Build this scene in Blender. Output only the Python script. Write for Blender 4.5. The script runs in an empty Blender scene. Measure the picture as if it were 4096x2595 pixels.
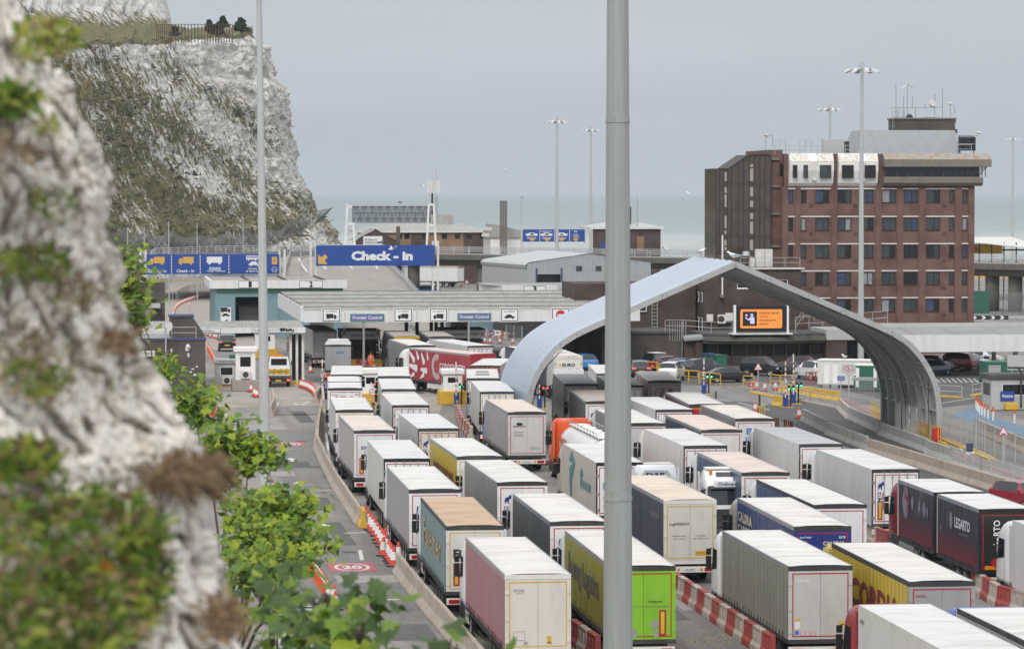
import bpy,bmesh,math,random
from mathutils import Vector,noise
random.seed(7)
R=math.radians
sc=bpy.context.scene
COL=sc.collection
# ------------------------------------------------------------------ camera, sky, sun, exposure
FPX,UC,VC,HC,VH=13000.0,2048.0,1297.5,18.5,772.0   # focal length in photo pixels, image centre, eye height, horizon row
TH=math.atan((VC-VH)/FPX)
cd=bpy.data.cameras.new('camera');cam=bpy.data.objects.new('camera',cd);COL.objects.link(cam)
cam.location=(0,0,HC);cam.rotation_euler=(math.pi/2-TH,0,0)
cd.sensor_width=36;cd.lens=36*FPX/4096;cd.clip_start=.5;cd.clip_end=60000
cd.dof.use_dof=True;cd.dof.focus_distance=150;cd.dof.aperture_fstop=7.0
sc.camera=cam
w=bpy.data.worlds.new('World');sc.world=w;w.use_nodes=True
nt=w.node_tree;N=nt.nodes;Lk=nt.links.new
N.clear()
SUN_EL,SUN_AZ=40,193          # degrees; azimuth clockwise from +Y
sky=N.new('ShaderNodeTexSky');sky.sky_type='NISHITA';sky.sun_disc=False
sky.sun_elevation=R(SUN_EL);sky.sun_rotation=R(SUN_AZ);sky.dust_density=3;sky.air_density=1.2
tc=N.new('ShaderNodeTexCoord');sp=N.new('ShaderNodeSeparateXYZ');Lk(tc.outputs['Generated'],sp.inputs[0])
ra=N.new('ShaderNodeValToRGB');Lk(sp.outputs['Z'],ra.inputs[0])      # overcast dome: three times brighter overhead than at the horizon
cr=ra.color_ramp
cr.elements[0].position=0.0;cr.elements[0].color=(.450,.507,.562,1)
cr.elements[1].position=1.0;cr.elements[1].color=(1.22,1.22,1.21,1)
e=cr.elements.new(.03);e.color=(.462,.512,.570,1)
e=cr.elements.new(.065);e.color=(.500,.535,.585,1)
e=cr.elements.new(.3);e.color=(.76,.79,.82,1)
mp=N.new('ShaderNodeMapping');mp.inputs['Scale'].default_value=(1.6,1.6,14);Lk(tc.outputs['Generated'],mp.inputs[0])
nz=N.new('ShaderNodeTexNoise');nz.inputs['Scale'].default_value=2.2;nz.inputs['Detail'].default_value=5;Lk(mp.outputs[0],nz.inputs['Vector'])
mr=N.new('ShaderNodeMapRange');mr.inputs['From Min'].default_value=.3;mr.inputs['From Max'].default_value=.7
mr.inputs['To Min'].default_value=9.3;mr.inputs['To Max'].default_value=10.7;Lk(nz.outputs['Fac'],mr.inputs['Value'])
ml=N.new('ShaderNodeVectorMath');ml.operation='SCALE';Lk(ra.outputs[0],ml.inputs[0]);Lk(mr.outputs[0],ml.inputs['Scale'])
mx=N.new('ShaderNodeMix');mx.data_type='RGBA';mx.inputs['Factor'].default_value=.94
Lk(sky.outputs[0],mx.inputs['A']);Lk(ml.outputs[0],mx.inputs['B'])
bg=N.new('ShaderNodeBackground');bg.inputs['Strength'].default_value=.1;Lk(mx.outputs['Result'],bg.inputs['Color'])
wo=N.new('ShaderNodeOutputWorld');Lk(bg.outputs[0],wo.inputs[0])
sl=bpy.data.lights.new('sun','SUN');sl.energy=1.5;sl.angle=R(20);sl.color=(1,.965,.92)
sun=bpy.data.objects.new('sun',sl);COL.objects.link(sun)
_d=Vector((math.sin(R(SUN_AZ))*math.cos(R(SUN_EL)),math.cos(R(SUN_AZ))*math.cos(R(SUN_EL)),math.sin(R(SUN_EL))))
sun.rotation_euler=_d.to_track_quat('Z','Y').to_euler()
sun.location=(0,100,200)
vs=sc.view_settings;vs.view_transform='Standard';vs.look='None';vs.exposure=0.17;vs.gamma=1;vs.use_curve_mapping=False
sc.render.engine='CYCLES'
cy=sc.cycles
cy.use_denoising=True;cy.max_bounces=5;cy.diffuse_bounces=3;cy.glossy_bounces=3;cy.transparent_max_bounces=16;cy.volume_bounces=0
cy.use_adaptive_sampling=True;cy.adaptive_threshold=.018

# ------------------------------------------------------------------ picture <-> world
def ray(u,v):
    x=(u-UC)/FPX;y=(VC-v)/FPX
    return Vector((x,math.cos(TH)+y*math.sin(TH),-math.sin(TH)+y*math.cos(TH)))
def G(u,v,z=0.0):
    d=ray(u,v);t=(z-HC)/d.z
    return Vector((d.x*t,d.y*t,z))
def A(u,v,Y):
    d=ray(u,v);t=Y/d.y
    return Vector((d.x*t,Y,HC+d.z*t))
def proj(p):
    x,y,z=p[0],p[1],p[2]-HC
    f=y*math.cos(TH)-z*math.sin(TH);up=y*math.sin(TH)+z*math.cos(TH)
    return UC+FPX*x/f,VC-FPX*up/f
ROT=R(7.2)                      # the port's lanes and buildings share this heading
class Frame:
    """a vertical facade plane: origin on the ground, local x along it, local y behind it"""
    def __init__(s,p,rz=ROT):
        s.o=Vector((p[0],p[1],0));s.rz=rz;s.e1=Vector((math.cos(rz),math.sin(rz),0));s.e2=Vector((-math.sin(rz),math.cos(rz),0))
    def xz(s,u,v,y=0):
        d=ray(u,v);c=Vector((0,0,HC));t=((s.o+s.e2*y-c).dot(s.e2))/d.dot(s.e2)
        p=c+d*t
        return(p-s.o).dot(s.e1),p.z
    def w(s,x,y,z=0):
        return s.o+s.e1*x+s.e2*y+Vector((0,0,z))
    def l(s,p):
        q=Vector((p[0],p[1],0))-s.o
        return q.dot(s.e1),q.dot(s.e2)

# ------------------------------------------------------------------ materials
MATS={}
def S2L(c):
    return tuple(((x/255)/12.92 if x/255<.04045 else((x/255+.055)/1.055)**2.4)for x in c)
def nodes_of(m):
    m.use_nodes=True
    return m.node_tree.nodes,m.node_tree.links.new,m.node_tree.nodes['Principled BSDF']
def mat(key,col=None,rough=.55,metal=0.0,var=.10,scale=1.5,dirt=None,dirt_amt=.35,dscale=.8,bump=0.0,bscale=30,emit=0,coat=0,stretch=(1,1,1),spec=.5,stripe=None):
    if key in MATS:return MATS[key]
    m=bpy.data.materials.new(key);MATS[key]=m
    n,l,b=nodes_of(m)
    b.inputs['Roughness'].default_value=rough;b.inputs['Metallic'].default_value=metal;b.inputs['Specular IOR Level'].default_value=spec
    if coat:b.inputs['Coat Weight'].default_value=coat;b.inputs['Coat Roughness'].default_value=.12
    t=n.new('ShaderNodeTexCoord');mpn=n.new('ShaderNodeMapping');mpn.inputs['Scale'].default_value=stretch
    oi=n.new('ShaderNodeObjectInfo');ad=n.new('ShaderNodeVectorMath');ad.operation='ADD'
    cm=n.new('ShaderNodeVectorMath');cm.operation='SCALE';cm.inputs['Scale'].default_value=37.0
    cv=n.new('ShaderNodeCombineXYZ');l(oi.outputs['Random'],cv.inputs[0]);l(oi.outputs['Random'],cv.inputs[1]);l(cv.outputs[0],cm.inputs[0])
    l(t.outputs['Object'],ad.inputs[0]);l(cm.outputs[0],ad.inputs[1]);l(ad.outputs[0],mpn.inputs[0])
    z=n.new('ShaderNodeTexNoise');z.inputs['Scale'].default_value=scale;z.inputs['Detail'].default_value=5;z.inputs['Roughness'].default_value=.6
    l(mpn.outputs[0],z.inputs['Vector'])
    mxn=n.new('ShaderNodeMix');mxn.data_type='RGBA'
    mxn.inputs['A'].default_value=(*[max(0,c*(1-var*1.6))for c in col],1);mxn.inputs['B'].default_value=(*[min(1,c*(1+var*1.6))for c in col],1)
    l(z.outputs['Fac'],mxn.inputs['Factor'])
    out=mxn.outputs['Result']
    if dirt:
        z2=n.new('ShaderNodeTexNoise');z2.inputs['Scale'].default_value=dscale;z2.inputs['Detail'].default_value=7;z2.inputs['Roughness'].default_value=.68;l(mpn.outputs[0],z2.inputs['Vector'])
        rp=n.new('ShaderNodeMapRange');rp.inputs['From Min'].default_value=.48;rp.inputs['From Max'].default_value=.72;rp.inputs['To Max'].default_value=dirt_amt;l(z2.outputs['Fac'],rp.inputs['Value'])
        m2=n.new('ShaderNodeMix');m2.data_type='RGBA';m2.inputs['B'].default_value=(*dirt,1);l(out,m2.inputs['A']);l(rp.outputs[0],m2.inputs['Factor']);out=m2.outputs['Result']
    l(out,b.inputs['Base Color'])
    if bump:
        z3=n.new('ShaderNodeTexNoise');z3.inputs['Scale'].default_value=bscale;z3.inputs['Detail'].default_value=4;l(mpn.outputs[0],z3.inputs['Vector'])
        bp=n.new('ShaderNodeBump');bp.inputs['Strength'].default_value=bump;bp.inputs['Distance'].default_value=.05;l(z3.outputs['Fac'],bp.inputs['Height']);l(bp.outputs[0],b.inputs['Normal'])
    if emit:m.cycles.emission_sampling='NONE';b.inputs['Emission Color'].default_value=(*col,1);b.inputs['Emission Strength'].default_value=emit
    if stripe:      # ribbed sheet: (axis vector, pitch, height)
        ax,pitch,hh=stripe
        dt=n.new('ShaderNodeVectorMath');dt.operation='DOT_PRODUCT';dt.inputs[1].default_value=ax;l(t.outputs['Object'],dt.inputs[0])
        mu=n.new('ShaderNodeMath');mu.operation='MULTIPLY';mu.inputs[1].default_value=2*math.pi/pitch;l(dt.outputs['Value'],mu.inputs[0])
        sn=n.new('ShaderNodeMath');sn.operation='SINE';l(mu.outputs[0],sn.inputs[0])
        bp=n.new('ShaderNodeBump');bp.inputs['Strength'].default_value=1;bp.inputs['Distance'].default_value=hh;l(sn.outputs[0],bp.inputs['Height']);l(bp.outputs[0],b.inputs['Normal'])
    return m
def brick(key,c1,c2,mortar,bw=.225,bh=.075,stain=None):
    if key in MATS:return MATS[key]
    m=bpy.data.materials.new(key);MATS[key]=m
    n,l,b=nodes_of(m);b.inputs['Roughness'].default_value=.85
    t=n.new('ShaderNodeTexCoord');s=n.new('ShaderNodeSeparateXYZ');l(t.outputs['Object'],s.inputs[0])
    a=n.new('ShaderNodeMath');a.operation='ADD';l(s.outputs[0],a.inputs[0]);l(s.outputs[1],a.inputs[1])
    c=n.new('ShaderNodeCombineXYZ');l(a.outputs[0],c.inputs[0]);l(s.outputs[2],c.inputs[1])
    k=n.new('ShaderNodeTexBrick');l(c.outputs[0],k.inputs['Vector'])
    k.inputs['Scale'].default_value=1;k.inputs['Brick Width'].default_value=bw;k.inputs['Row Height'].default_value=bh;k.inputs['Mortar Size'].default_value=.009;k.inputs['Bias'].default_value=-.1
    k.inputs['Color1'].default_value=(*c1,1);k.inputs['Color2'].default_value=(*c2,1);k.inputs['Mortar'].default_value=(*mortar,1)
    z=n.new('ShaderNodeTexNoise');z.inputs['Scale'].default_value=.45;z.inputs['Detail'].default_value=6;l(t.outputs['Object'],z.inputs['Vector'])
    rp=n.new('ShaderNodeMapRange');rp.inputs['From Min'].default_value=.40;rp.inputs['From Max'].default_value=.66;rp.inputs['To Min'].default_value=0;rp.inputs['To Max'].default_value=.7;l(z.outputs['Fac'],rp.inputs['Value'])
    m2=n.new('ShaderNodeMix');m2.data_type='RGBA';m2.inputs['B'].default_value=(*(stain or tuple(x*.55 for x in c1)),1);l(k.outputs['Color'],m2.inputs['A']);l(rp.outputs[0],m2.inputs['Factor']);l(m2.outputs['Result'],b.inputs['Base Color'])
    bp=n.new('ShaderNodeBump');bp.inputs['Strength'].default_value=.6;bp.inputs['Distance'].default_value=.01;l(k.outputs['Fac'],bp.inputs['Height']);bp.invert=True;l(bp.outputs[0],b.inputs['Normal'])
    return m
def M(name):return MATS[name]
def mesh_net(key,col,alpha):
    if key in MATS:return MATS[key]
    m=bpy.data.materials.new(key);MATS[key]=m
    n,l,b=nodes_of(m);b.inputs['Base Color'].default_value=(*col,1);b.inputs['Roughness'].default_value=.8;b.inputs['Alpha'].default_value=alpha
    return m

grey=lambda g:(g,g,g)
mat('white',(.78,.78,.77),.45,var=.04,dirt=(.5,.48,.44),dirt_amt=.25)
mat('white_clean',(.80,.80,.80),.35,var=.02)
mat('offwhite',(.66,.65,.62),.55,var=.06,dirt=(.32,.29,.25),dirt_amt=.4)
mat('fascia',(.70,.70,.70),.55,var=.03,dirt=(.33,.27,.21),dirt_amt=.28,dscale=.5,stretch=(3,3,.35))
mat('black',(.012,.012,.013),.45,var=.2)
mat('rubber',(.018,.018,.018),.8,var=.25)
mat('dark',(.035,.036,.038),.55,var=.2,dirt=(.14,.13,.12),dirt_amt=.4)
mat('chassis',(.03,.03,.03),.6,var=.3,dirt=(.16,.15,.13),dirt_amt=.5)
mat('steel',(.42,.43,.44),.42,metal=.6,var=.12,dirt=(.25,.23,.21),dirt_amt=.4)
mat('galv',(.44,.46,.48),.5,metal=.25,var=.12,scale=4,dirt=(.30,.30,.30),dirt_amt=.3,stretch=(1,1,.2))
mat('mastpaint',(.34,.355,.35),.45,metal=.1,var=.12,scale=2.5,dirt=(.22,.22,.195),dirt_amt=.55,stretch=(4,4,.18))
mat('mastpale',(.47,.49,.49),.45,metal=.1,var=.1,scale=2.5,dirt=(.32,.32,.30),dirt_amt=.45,stretch=(4,4,.18))
mat('rim',(.50,.50,.51),.35,metal=.7,var=.1,dirt=(.08,.08,.08),dirt_amt=.6,dscale=4)
mat('glass',(.012,.016,.020),.06,var=.2,spec=.8)
mat('glass_dark',(.01,.011,.013),.1,var=.3,spec=.6)
mat('tail',(.40,.012,.012),.25,var=.05)
mat('taillit',(1,.03,.03),.25,var=.0,emit=5)
mat('amber',(.70,.22,.01),.25,var=.05)
mat('greenlit',(.05,1,.45),.25,var=0,emit=4)
mat('plate_y',(.75,.48,.03),.4,var=.02)
mat('plate_w',(.7,.7,.68),.4,var=.02)
mat('tape_r',(.35,.012,.03),.4,var=.1)
mat('tape_y',(.58,.40,.03),.4,var=.1)
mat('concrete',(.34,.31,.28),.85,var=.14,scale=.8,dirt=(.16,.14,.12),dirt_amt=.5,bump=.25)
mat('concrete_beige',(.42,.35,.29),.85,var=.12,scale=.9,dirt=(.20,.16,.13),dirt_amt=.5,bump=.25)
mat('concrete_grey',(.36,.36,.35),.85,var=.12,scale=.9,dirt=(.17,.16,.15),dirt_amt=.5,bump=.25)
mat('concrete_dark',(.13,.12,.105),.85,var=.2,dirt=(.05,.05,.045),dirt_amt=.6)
mat('yellow',(.62,.38,.03),.55,var=.10,dirt=(.28,.20,.10),dirt_amt=.5)
mat('orange',(.68,.10,.02),.5,var=.06,dirt=(.4,.08,.03),dirt_amt=.3)
mat('conered',(.60,.055,.032),.5,var=.08,dirt=(.3,.06,.04),dirt_amt=.4)
mat('conewhite',(.72,.71,.70),.5,var=.05,dirt=(.42,.40,.38),dirt_amt=.5)
mat('barrier_red',(.36,.058,.055),.6,var=.2,dirt=(.30,.16,.13),dirt_amt=.7)
mat('barrier_white',(.48,.42,.37),.65,var=.14,dirt=(.24,.19,.155),dirt_amt=.8)
mat('signblue',(.018,.065,.30),.4,var=.05,scale=.5,dirt=(.05,.09,.28),dirt_amt=.3)
mat('signwhite',(.74,.75,.76),.4,var=.03)
mat('signgold',(.62,.38,.09),.4,var=.04)
mat('signred',(.55,.02,.03),.4,var=.04)
mat('ink',(.015,.015,.018),.5,var=.1)
mat('green',(.02,.12,.08),.5,var=.12,dirt=(.04,.09,.06),dirt_amt=.5)
mat('bluebox',(.02,.05,.25),.45,var=.1)
mat('paleblue',(.16,.34,.42),.5,var=.06,dirt=(.10,.20,.24),dirt_amt=.5)
mat('blue_clad',(.22,.345,.385),.5,var=.06,dirt=(.10,.20,.24),dirt_amt=.45,dscale=.4,stripe=((1,1,0),.18,.03))
mat('grey_clad',(.42,.44,.46),.5,var=.05,dirt=(.28,.29,.30),dirt_amt=.35,stripe=((1,1,0),.3,.05))
mat('grey_sheet',(.45,.46,.46),.5,var=.06,dirt=(.30,.30,.30),dirt_amt=.3)
mat('roof_corr',(.33,.33,.31),.75,var=.2,scale=1.6,dirt=(.13,.12,.10),dirt_amt=.75,dscale=.9,stretch=(1,.4,1))
mat('roof_flat',(.28,.29,.29),.85,var=.14,scale=.5,dirt=(.16,.16,.15),dirt_amt=.5,dscale=.25)
mat('roof_felt',(.065,.065,.065),.85,var=.25,scale=.6,dirt=(.14,.14,.13),dirt_amt=.5)
mat('paint_white',(.62,.62,.60),.7,var=.1,scale=6,dirt=(.25,.25,.25),dirt_amt=.6,dscale=4)
mat('paint_yellow',(.33,.25,.115),.8,var=.15,dirt=(.19,.18,.165),dirt_amt=1.0,dscale=3)
mat('paint_red',(.42,.10,.115),.8,var=.15,dirt=(.22,.185,.18),dirt_amt=.8,dscale=1.5)
mat('paint_blue',(.115,.19,.27),.75,var=.14,dirt=(.16,.19,.22),dirt_amt=.6,dscale=.6)
brick('brick_red',(.178,.078,.059),(.124,.058,.047),(.24,.195,.17))
brick('brick_brown',(.085,.048,.038),(.060,.038,.032),(.12,.105,.095))
brick('brick_dark',(.088,.073,.062),(.060,.052,.046),(.15,.14,.125))
brick('brick_tan',(.30,.17,.085),(.26,.145,.075),(.30,.22,.16))
mat('bronze',(.042,.034,.029),.4,var=.2)
mat('redbrown',(.05,.016,.013),.45,var=.15)
mat('glass_blue',(.022,.034,.052),.08,var=.9,scale=1.2,spec=.8)
mat('glass_green',(.026,.040,.044),.08,var=.9,scale=1.4,spec=.8)
mat('blind',(.26,.28,.30),.5,var=.4,scale=2)
mat('curtain_blue',(.035,.06,.13),.5,var=.5,scale=2)
mat('bronze_glass',(.070,.055,.046),.08,var=.5,scale=.5,spec=.7)
mat('conc_panel',(.21,.185,.16),.85,var=.12,scale=2,dirt=(.10,.09,.08),dirt_amt=.5,bump=.2)
mat('lichen',(.34,.315,.285),.85,var=.15,scale=2,dirt=(.30,.14,.04),dirt_amt=.95,dscale=1.3)
mat('skin',(.50,.30,.22),.6,var=.05)
mat('hair',(.06,.035,.02),.7,var=.2)
mat('hivis',(.95,.14,.03),.6,var=.05)
mat('silver',(.6,.6,.6),.3,var=.05)

mat('ink_blue',(.03,.05,.20),.4,var=.05);mat('ink_red',(.40,.02,.05),.4,var=.05);mat('ink_grey',(.12,.12,.12),.4,var=.05)
mat('ink_teal',(.04,.26,.36),.4,var=.05);mat('ink_tan',(.45,.33,.16),.4,var=.08);mat('ink_maroon',(.22,.03,.05),.4,var=.08);mat('ink_cream',(.55,.50,.40),.45,var=.05)
mat('ink_bluegrey',(.13,.13,.16),.4,var=.05);mat('ink_blue2',(.05,.16,.5),.4)
# ------------------------------------------------------------------ mesh building
class MB:
    def __init__(s):s.v=[];s.f=[];s.m=[]
    def add(s,vs,fs,m=0):
        k=len(s.v);s.v+=[tuple(p)for p in vs];s.f+=[tuple(k+i for i in f)for f in fs];s.m+=[m]*len(fs);return s
    def box(s,x0,x1,y0,y1,z0,z1,m=0):
        return s.add([(x0,y0,z0),(x1,y0,z0),(x1,y1,z0),(x0,y1,z0),(x0,y0,z1),(x1,y0,z1),(x1,y1,z1),(x0,y1,z1)],
                     [(3,2,1,0),(4,5,6,7),(0,1,5,4),(1,2,6,5),(2,3,7,6),(3,0,4,7)],m)
    def poly(s,pts,m=0):return s.add(pts,[tuple(range(len(pts)))],m)
    def prism(s,pts,axis,a,b,m=0):
        """polygon in the plane across `axis`, pushed from a to b"""
        n=len(pts)
        def P(p,t):return(t,p[0],p[1])if axis=='x' else((p[0],t,p[1])if axis=='y' else(p[0],p[1],t))
        vs_=[P(p,a)for p in pts]+[P(p,b)for p in pts]
        fs=[tuple(range(n))[::-1],tuple(range(n,2*n))]+[(i,(i+1)%n,n+(i+1)%n,n+i)for i in range(n)]
        return s.add(vs_,fs,m)
    def tube(s,p,q,r,n=8,r2=None,m=0,caps=True):
        p,q=Vector(p),Vector(q);d=(q-p)
        if d.length<1e-6:return s
        d.normalize();a=d.orthogonal().normalized();b=d.cross(a);r2=r if r2 is None else r2
        vs_=[p+(a*math.cos(2*math.pi*i/n)+b*math.sin(2*math.pi*i/n))*r for i in range(n)]+              [q+(a*math.cos(2*math.pi*i/n)+b*math.sin(2*math.pi*i/n))*r2 for i in range(n)]
        fs=[(i,(i+1)%n,n+(i+1)%n,n+i)for i in range(n)]
        if caps:fs+=[tuple(range(n))[::-1],tuple(range(n,2*n))]
        return s.add(vs_,fs,m)
    def path(s,pts,r,n=6,m=0):
        for a,b in zip(pts,pts[1:]):s.tube(a,b,r,n,m=m)
        return s
    def loft(s,rings,m=0,close=True,caps=True):
        n=len(rings[0]);vs_=[p for r in rings for p in r];fs=[]
        for j in range(len(rings)-1):
            for i in range(n if close else n-1):
                fs.append((j*n+i,j*n+(i+1)%n,(j+1)*n+(i+1)%n,(j+1)*n+i))
        if caps and close:fs+=[tuple(range(n))[::-1],tuple(range((len(rings)-1)*n,len(rings)*n))]
        return s.add(vs_,fs,m)
    def disc(s,c,r,nrm='y',n=16,m=0,r2=None):
        def P(x,z):return(c[0]+x,c[1],c[2]+z)if nrm=='y' else((c[0],c[1]+x,c[2]+z)if nrm=='x' else(c[0]+x,c[1]+z,c[2]))
        ro=[P(r*math.cos(2*math.pi*i/n),r*math.sin(2*math.pi*i/n))for i in range(n)]
        if not r2:return s.poly(ro,m)
        ri=[P(r2*math.cos(2*math.pi*i/n),r2*math.sin(2*math.pi*i/n))for i in range(n)]
        return s.add(ro+ri,[(i,(i+1)%n,n+(i+1)%n,n+i)for i in range(n)],m)
    def mesh(s,name,mats,smooth=False):
        me=bpy.data.meshes.new(name);me.from_pydata(s.v,[],s.f)
        for m in(mats if isinstance(mats,(list,tuple))else[mats]):me.materials.append(MATS[m]if isinstance(m,str)else m)
        me.polygons.foreach_set('material_index',s.m)
        if smooth:me.polygons.foreach_set('use_smooth',[True]*len(s.f))
        me.update();return me
    def build(s,name,mats,parent=None,loc=(0,0,0),rz=0,smooth=False,bev=0,fix=False):
        me=s.mesh(name,mats,smooth)
        if bev or fix:
            b=bmesh.new();b.from_mesh(me)
            if fix:bmesh.ops.recalc_face_normals(b,faces=b.faces)
            if bev:bmesh.ops.bevel(b,geom=list(b.edges),offset=bev,segments=1,affect='EDGES')
            b.to_mesh(me);b.free()
        return obj(name,me,parent,loc,rz)
def obj(name,me,parent=None,loc=(0,0,0),rz=0):
    o=bpy.data.objects.new(name,me);COL.objects.link(o);o.location=loc
    if rz:o.rotation_euler=(0,0,rz)
    if parent:o.parent=parent
    return o
def tag(o,label,cat,group=None):
    o['label']=label;o['category']=cat
    if group:o['group']=group
    return o
def thing(name,label,cat,loc=(0,0,0),rz=0,group=None):
    return tag(obj(name,None,None,loc,rz),label,cat,group)
def struct(o):o['kind']='structure';return o
def stuff(o):o['kind']='stuff';return o
def dup(root,loc,rz,label=None,group=None):
    r=root.copy();COL.objects.link(r);r.location=loc;r.rotation_euler=(0,0,rz)
    if label:r['label']=label
    if group:r['group']=group
    for ch in list(root.children):
        c=ch.copy();COL.objects.link(c);c.parent=r
        for g in ch.children:
            d=g.copy();COL.objects.link(d);d.parent=c
    return r
_T={}
def tgeo(s,bold=.0):
    k=(s,bold)
    if k not in _T:
        c=bpy.data.curves.new('t','FONT');c.body=s;c.resolution_u=2;c.offset=bold;c.fill_mode='FRONT'
        o=bpy.data.objects.new('t',c);me=o.to_mesh()
        vs_=[tuple(v.co)for v in me.vertices];fs=[tuple(p.vertices)for p in me.polygons]
        o.to_mesh_clear();bpy.data.objects.remove(o);bpy.data.curves.remove(c)
        x0=min(v[0]for v in vs_);x1=max(v[0]for v in vs_);y0=min(v[1]for v in vs_);y1=max(v[1]for v in vs_)
        _T[k]=([((v[0]-x0)/(x1-x0),(v[1]-y0)/(y1-y0))for v in vs_],fs)
    return _T[k]
def text(parent,s,x0,x1,z0,z1,m,y=-.012,face='F',name='lettering',bold=.02,half=1.3,vert=False):
    """letters fitted to a rectangle. F: facade plane seen from -y; L: left side of a vehicle (x0,x1 are y positions front->rear); Z: on the ground"""
    g,fs=tgeo(s,bold);b=MB()
    def P(a,c):
        if vert:a,c=1-c,a      # reading upwards
        X=x0+(x1-x0)*a;Z=z0+(z1-z0)*c
        return(X,y,Z)if face=='F' else((-half+y,X,Z)if face=='L' else(X,Z,y))
    b.add([P(a,c)for a,c in g],fs)
    return b.build(name,m,parent)
def flat(parent,polys,m,y=-.008,name='marking',face='F',half=1.3):
    b=MB()
    for p in polys:
        b.poly([(x,y,z)if face=='F' else((-half+y,x,z)if face=='L' else(x,z,y))for x,z in p])
    return b.build(name,m,parent)
def rect(x0,x1,z0,z1):return[(x0,z0),(x1,z0),(x1,z1),(x0,z1)]
def circ(cx,cz,r,n=16,rx=None):return[(cx+(rx or r)*math.cos(2*math.pi*i/n),cz+r*math.sin(2*math.pi*i/n))for i in range(n)]
def ring(cx,cz,r,t,n=18,rx=None):
    rx=rx or r;o=circ(cx,cz,r,n,rx);i=circ(cx,cz,r-t,n,rx-t)
    return[[o[k],o[(k+1)%n],i[(k+1)%n],i[k]]for k in range(n)]
def frame_polys(x0,x1,z0,z1,t):return[rect(x0,x1,z0,z0+t),rect(x0,x1,z1-t,z1),rect(x0,x0+t,z0+t,z1-t),rect(x1-t,x1,z0+t,z1-t)]
def lorry_icon(x,z,w,flip=False):
    h=w*.52;f=(lambda a:x+w*(1-a))if flip else(lambda a:x+w*a)
    P=lambda l:[(f(a),z+h*b)for a,b in l]
    return[P([(.30,.18),(1,.18),(1,1),(.30,1)]),P([(0,.18),(.27,.18),(.27,.8),(.08,.8),(0,.5)])]+[circ(f(c),z+h*.13,h*.15,12)for c in(.15,.82)]
def car_icon(x,z,w):
    h=w*.4;P=lambda l:[(x+w*a,z+h*b)for a,b in l]
    return[P([(0,.2),(1,.2),(1,.55),(.78,.58),(.66,1),(.25,1),(.1,.58),(0,.5)])]+[circ(x+w*c,z+h*.16,h*.2,12)for c in(.22,.8)]
# ================================================================== the setting
def road_mat():
    m=bpy.data.materials.new('asphalt');MATS['asphalt']=m
    n,l,b=nodes_of(m);b.inputs['Roughness'].default_value=.85
    t=n.new('ShaderNodeTexCoord')
    def nz_(sc_,det,st=(1,1,1),rot=0):
        m0=n.new('ShaderNodeMapping');m0.inputs['Rotation'].default_value=(0,0,rot);l(t.outputs['Object'],m0.inputs[0]);mp_=n.new('ShaderNodeMapping');mp_.inputs['Scale'].default_value=st;l(m0.outputs[0],mp_.inputs[0])
        z=n.new('ShaderNodeTexNoise');z.inputs['Scale'].default_value=sc_;z.inputs['Detail'].default_value=det;z.inputs['Roughness'].default_value=.65;l(mp_.outputs[0],z.inputs['Vector']);return z.outputs['Fac']
    def mix(a,bcol,fac,lo,hi,amt):
        rp=n.new('ShaderNodeMapRange');rp.inputs['From Min'].default_value=lo;rp.inputs['From Max'].default_value=hi;rp.inputs['To Max'].default_value=amt;l(fac,rp.inputs['Value'])
        q=n.new('ShaderNodeMix');q.data_type='RGBA';q.inputs['B'].default_value=(*bcol,1);l(a,q.inputs['A']);l(rp.outputs[0],q.inputs['Factor']);return q.outputs['Result']
    c0=n.new('ShaderNodeRGB');c0.outputs[0].default_value=(.185,.180,.176,1)
    o=mix(c0.outputs[0],(.27,.25,.23),nz_(.035,5),.42,.62,1.0)
    o=mix(o,(.085,.085,.088),nz_(.4,6,(1,.03,1),-ROT),.47,.68,.7)       # tyre-polished lanes and drips
    o=mix(o,(.11,.105,.10),nz_(.7,7),.52,.78,.5)
    o=mix(o,(.30,.28,.26),nz_(5,5),.45,.8,.35)
    o=mix(o,(.06,.06,.06),nz_(1.7,3,(1,.5,1)),.70,.78,.45)                  # oil spots
    vr=n.new('ShaderNodeTexVoronoi');vr.feature='DISTANCE_TO_EDGE';vr.inputs['Scale'].default_value=.11;l(t.outputs['Object'],vr.inputs['Vector'])
    rp=n.new('ShaderNodeMapRange');rp.inputs['From Min'].default_value=.0;rp.inputs['From Max'].default_value=.006;rp.inputs['To Min'].default_value=.5;rp.inputs['To Max'].default_value=0;l(vr.outputs['Distance'],rp.inputs['Value'])
    q=n.new('ShaderNodeMix');q.data_type='RGBA';q.inputs['B'].default_value=(.07,.07,.07,1);l(o,q.inputs['A']);l(rp.outputs[0],q.inputs['Factor'])
    l(q.outputs['Result'],b.inputs['Base Color'])
    bp=n.new('ShaderNodeBump');bp.inputs['Strength'].default_value=.3;bp.inputs['Distance'].default_value=.02;l(nz_(14,4),bp.inputs['Height']);l(bp.outputs[0],b.inputs['Normal'])
road_mat()
def lerp(a,b,t):return a+(b-a)*t
def interp(x,tab):
    if x<=tab[0][0]:return tab[0][1]
    for(a,p),(b,q)in zip(tab,tab[1:]):
        if x<=b:return p+(q-p)*(x-a)/(b-a)
    return tab[-1][1]
mat('asphalt_dark',(.075,.076,.079),.85,var=.16,scale=.4,dirt=(.14,.14,.14),dirt_amt=.6,dscale=.25,bump=.2)
mat('apron',(.33,.295,.26),.88,var=.12,scale=.25,dirt=(.19,.17,.155),dirt_amt=.6,dscale=.3,bump=.2)
mat('ramp_conc',(.31,.285,.26),.88,var=.12,scale=.15,dirt=(.17,.155,.145),dirt_amt=.6,dscale=.2,stretch=(1,.3,1))
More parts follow.
